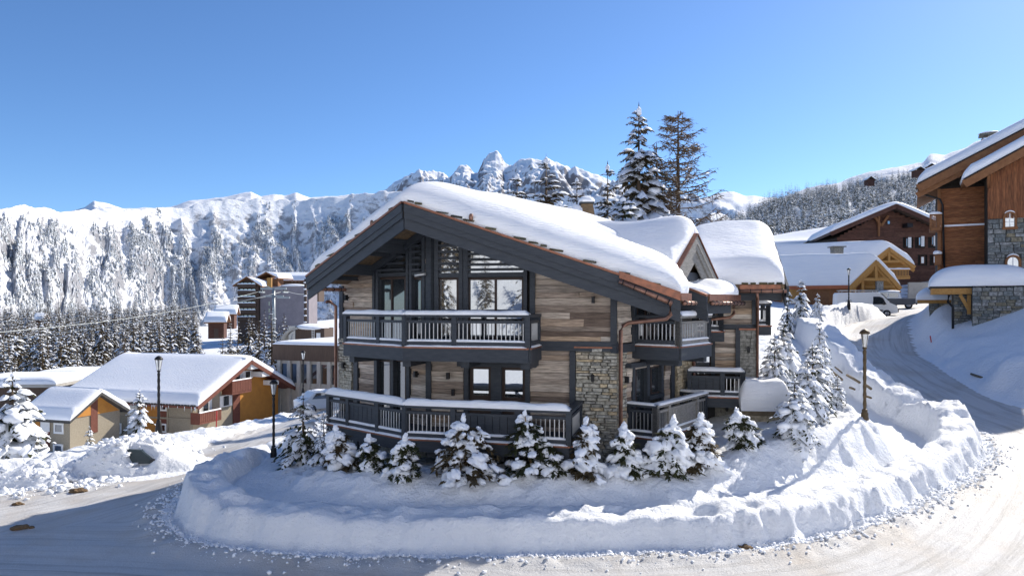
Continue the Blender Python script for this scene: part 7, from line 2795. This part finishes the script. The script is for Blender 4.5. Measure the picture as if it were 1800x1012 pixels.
org = P(1574, 532, 78)
org.z = ground_z(org.x, org.y)
yaw = radians(-28)
jp = thing('offroad_car', 'boxy dark off-road car with pale roof parked under the carport gable', 'car', org)
q = Local(org, yaw)
loft(q, [(-1.7, .5), (-1.75, 1.15), (1.9, 1.12), (1.95, .55), (1.6, .42), (-1.5, .42)], lambda x, z: .86)
q.done('body', M['darkpaint'], jp)
q = Local(org, yaw)
loft(q, [(-1.7, 1.12), (-1.66, 1.85), (.35, 1.85), (.62, 1.12)], lambda x, z: .80 - .06 * (z - 1.1))
cab = q.done('cab', M['vanpaint'], jp)
q = Local(org, yaw)
q.add([(.43, -.70, 1.78), (.43, .70, 1.78), (.68, .74, 1.16), (.68, -.74, 1.16)], [(0, 1, 2, 3)])
q.done('windscreen', M['glassdark'], jp)
for sgn in (-1, 1):
    q = Local(org, yaw)
    for x0, x1 in ((-1.5, -.75), (-.65, .25)): q.box(((x0 + x1) / 2, sgn * .80, 1.48), (x1 - x0, .04, .5))
    q.done('side_window', M['glassdark'], jp)
    q = Local(org, yaw)
    q.tube([(1.93, sgn * .6, .88), (2.0, sgn * .6, .88)], .13, 10)
    q.done('headlight', M['lens'], jp)
q = Local(org, yaw)
q.box((2.0, 0, .55), (.14, 1.6, .2))
q.done('bumper', M['plastic'], jp)
for x in (-1.15, 1.25):
    for y in (-.72, .72): wheel(jp, org, yaw, x, y, .38, .24)
q = Local(org, yaw)
q.blob((-.6, 0, 1.9), (1.1, .78, .14), 3, 3, .15, .8)
q.done('snow', M['roofsnow'], jp)

M['carglass'] = pmat('tinted_car_glass', (.012, .03, .04), (.016, .036, .046), 3, .25, spec=.4)
# car buried in the left snowbank
org = V3((CAR[0], CAR[1], CAR[3] + H + .12))
yaw = CAR[2]
bc = thing('buried_car', 'car buried under snow in the left bank with only a side window showing', 'car', org)
q = Local(org, yaw)
loft(q, [(-1.9, .3), (-1.95, .8), (-1.5, 1.05), (-1.0, 1.40), (.2, 1.42), (.95, .98), (1.75, .80), (1.9, .5), (1.85, .3)], lambda x, z: .82 - .14 * max(0, z - .8))
q.done('body', M['vanpaint'], bc)
q = Local(org, yaw)
q.add([(-.25, -.90, .90), (.85, -.90, .88), (.30, -.86, 1.36), (-.2, -.86, 1.40), (-.25, -.70, .90), (.85, -.70, .88), (.30, -.66, 1.36), (-.2, -.66, 1.40)], [(0, 1, 2, 3), (1, 0, 4, 5), (2, 1, 5, 6), (3, 2, 6, 7), (0, 3, 7, 4), (7, 6, 5, 4)])
q.done('side_window', M['carglass'], bc)
q = Local(org, yaw)
q.box((.72, -.9, .98), (.16, .14, .12))
q.done('mirror', M['plastic'], bc)
# white car at the chalet's left corner
org = P(572, 722, 48)
yaw = radians(35)
wc = thing('parked_car', 'white car parked behind the broad fir at the chalet left corner', 'car', org)
q = Local(org, yaw)
loft(q, [(-1.9, .3), (-1.95, .8), (-1.5, 1.0), (-1.0, 1.40), (.2, 1.42), (.95, .98), (1.75, .82), (1.9, .5), (1.85, .3)], lambda x, z: .82 - .14 * max(0, z - .8))
q.done('body', M['vanpaint'], wc)
for sgn in (-1, 1):
    q = Local(org, yaw)
    q.add([(-1.2, sgn * .85, .98), (.75, sgn * .85, .96), (.18, sgn * .80, 1.34), (-.9, sgn * .80, 1.34)], [(0, 1, 2, 3)])
    q.done('side_window', M['glassdark'], wc)
for x in (-1.2, 1.2):
    for y in (-.72, .72): wheel(wc, org, yaw, x, y, .31, .2)
q = Local(org, yaw)
q.blob((-.4, 0, 1.42), (.6, .5, .09), 3, 3, .1, .8)
q.done('snow', M['roofsnow'], wc)

# ------------------------------------------------------------------ ski lift pylon, cables
Y = 150
c = V3((XP(481, Y), Y, ZP(600, Y)))
ztop = ZP(507, Y)
py = thing('lift_pylon', 'grey chairlift pylon with crossarm and pulley banks before the hotel', 'pylon', c)
M['galv'] = pmat('galvanised_steel', (.30, .33, .33), (.38, .40, .40), 2, .5, metallic=.4)
part('mast', M['galv'], py, lambda q: q.tube([c, V3((c.x, c.y, ztop))], [.42, .30], 10))
part('crossarm', M['galv'], py, lambda q: (q.box((c.x, c.y, ztop), (5.4, .35, .4)), q.box((c.x, c.y, ztop - 1.6), (4.2, .3, .3)), q.box((c.x + 2.2, c.y - .3, ztop - 1.9), (2.6, .3, .35))))
for sx in (-2.5, 2.5):
    pb_ = part('pulley_bank', M['galv'], py, lambda q: (q.box((c.x + sx, c.y, ztop - .75), (.25, 3.2, .3)), q.box((c.x + sx * .95, c.y, ztop - .4), (.15, .15, .8))))
    for k in range(4):
        part('pulley', M['tyre'], pb_, lambda q: q.tube([(c.x + sx - .1, c.y - 1.2 + k * .8, ztop - .6), (c.x + sx + .1, c.y - 1.2 + k * .8, ztop - .6)], .25, 8))
part('mast_arm', M['galv'], py, lambda q: (q.beam((c.x, c.y, ztop - .2), (c.x - 1.4, c.y, ztop + .5), .15, .15), q.beam((c.x, c.y, ztop - .2), (c.x + 1.4, c.y, ztop + .5), .15, .15)))
ends = [((c.x - 2.5, c.y, ztop - .5), (-62, 80, ZP(590, 80))), ((c.x + 2.5, c.y, ztop - .5), (-80, 105, ZP(603, 105))), ((c.x - 1, c.y, ztop - 1.7), (-105, 120, ZP(572, 120))), ((c.x + 2.5, c.y, ztop - .5), (XP(556, 240), 240, ZP(508, 240)))]
for k, (a, b) in enumerate(ends):
    a, b = V3(a), V3(b)
    pts_ = [a.lerp(b, t) + V3((0, 0, -1.2 * sin(pi * t))) for t in np.linspace(0, 1, 14)]
    lb = ['upper lift cable running left from the pylon across the wood', 'lowest lift cable running left from the pylon', 'thin middle cable left of the pylon crossing the far trees', 'short lift cable running right from the pylon past the mauve block'][k]
    mb = MB()
    mb.tube(pts_, .045, 5)
    tag(mb.build('lift_cable', M['galv']), lb, 'cable')
Y = 140
c = V3((XP(537, Y), Y, ZP(575, Y)))
pn = thing('lattice_mast', 'dark snow-flecked mast between the mauve block and the chalet eave', 'mast', c)
part('shaft', M['dkbrown'], pn, lambda q: q.tube([c, V3((c.x, c.y, ZP(490, Y)))], [.32, .24], 8))
for k in range(7):
    part('snow', M['roofsnow'], pn, lambda q: q.blob((c.x, c.y - .2, c.z + 1 + k * 1.3), (.32, .3, .16), k, 2, .3))

# ------------------------------------------------------------------ shelter under a block of snow
fS_ = Frame((XP(1302, 24.6), 24.6), (.985, -.12))
sh = thing('bin_shelter', 'small timber shelter bearing a huge block of snow right of the chalet', 'shelter', fS_.pt(.7, H - 4.6))
s0, s1 = fS_.s(1306), fS_.s(1382)
z1_ = fS_.z(1340, 722)
part('deck', M['log'], sh, lambda q: q.fbox(fS_, s0 - .05, s1 + .05, z1_ - .16, z1_, -1.5, .05))
part('wall', M['stone'], sh, lambda q: q.fbox(fS_, s0 + .15, s1 - .1, H - 5.2, z1_ - .16, -1.4, -.1))
for s in (s0 + .1, s1 - .2):
    part('post', M['log'], sh, lambda q: q.fbox(fS_, s, s + .14, H - 5.2, z1_ - .16, -.1, .02))
b = np.zeros((34, 30, 3))
for i in range(34):
    for j in range(30):
        a, c_ = .5 - .5 * cos(pi * i / 33), .5 - .5 * cos(pi * j / 29)
        b[i, j] = fS_.pt(s0 - .06 + (s1 - s0 + .12) * a, z1_ + .004, .08 - 1.62 * c_)
snow_grid('snow', sh, b, 1.05, .17, .17, 99, .10, bulge=.14, smooth=2)

# ------------------------------------------------------------------ rail fences poking out of the snow walls
def fence(label, segs, loc):
    t = thing('rail_fence', label, 'fence', loc)
    for nm, a, b, w in segs:
        part(nm, M['log'], t, lambda q: q.tube([a, a.lerp(b, .5) + V3((0, 0, .01)), b], [w, w * 1.05, w * .95], 8))
    return t


g = P(395, 850, 21.8)
fence('broken rail fence ends sticking out of the left end of the snow wall', [('rail', P(374, 846, 21.6), P(396, 832, 22.6), .06), ('rail', P(374, 868, 21.5), P(402, 851, 22.6), .06), ('rail', P(412, 822, 22.4), P(434, 806, 23.3), .075), ('post', P(404, 862, 22.2), P(410, 822, 22.5), .06)], g)
part_snow = MB()
g = P(1520, 660, 35)
fence('rails of a buried fence showing in the road-side snow wall left of the uphill road', [('rail', P(1452, 645, 36.6), P(1480, 667, 33.6), .06), ('rail', P(1489, 659, 33.2), P(1511, 672, 31.6), .06), ('rail', P(1521, 676, 31.0), P(1531, 683, 30.3), .06),
                                                                                              ('rail', P(1494, 681, 32.2), P(1502, 684, 31.4), .05), ('rail', P(1521, 696, 30.6), P(1531, 699, 30), .05), ('rail', P(1468, 645, 36), P(1480, 655, 34.8), .04)], g)
pr1, pr2 = P(1707, 657, 36.6), P(1744, 670, 34.9)
fence('two rail ends of a buried fence in the right bank across the road', [('rail', pr1, pr2, .06), ('rail', pr1 + V3((.15, 0, -.18)), pr2 + V3((-.1, 0, -.2)), .04)], pr1)
# snow stakes
for a, b, lb in ((P(1635, 590, 47), P(1640, 607, 47), 'thin red snow stake leaning in the right bank'), (P(381, 722, 48), P(380, 748, 48), 'thin red snow stake by the orange house')):
    mb = MB()
    mb.tube([b + V3((0, 0, -.4)), a], .035, 6)
    tag(mb.build('snow_stake', M['red']), lb, 'stake')
# dirt clods on the packed snow
M['dirt'] = pmat('frozen_dirt', (.20, .13, .07), (.11, .075, .045), 14, .95, .5, 30)
for k, (px, py, Y, s, lb) in enumerate(((135, 862, 22.6, .16, 'brown dirt clod on the sunlit road at left'), (30, 882, 21.2, .10, 'small dirt clod at the left edge of the road'), (1308, 972, 16.9, .11, 'dirty snow clod at the foot of the front snow wall'), (40, 928, 18.8, .14, 'flat dark clod at the shadow edge on the left road'))):
    x = XP(px, Y)
    z = ground_z(x, Y)
    t = thing('dirt_clod', lb, 'clod', (x, Y, z))
    part('lump', M['dirt'], t, lambda q: q.blob((x, Y, z + s * .2), (s * 1.3, s, s * .5), k + 40, 3, .9))
    part('crumb', M['dirt'], t, lambda q: q.blob((x + s * 1.6, Y + s * .2, z + s * .1), (s * .5, s * .4, s * .3), k + 60, 2, .6))
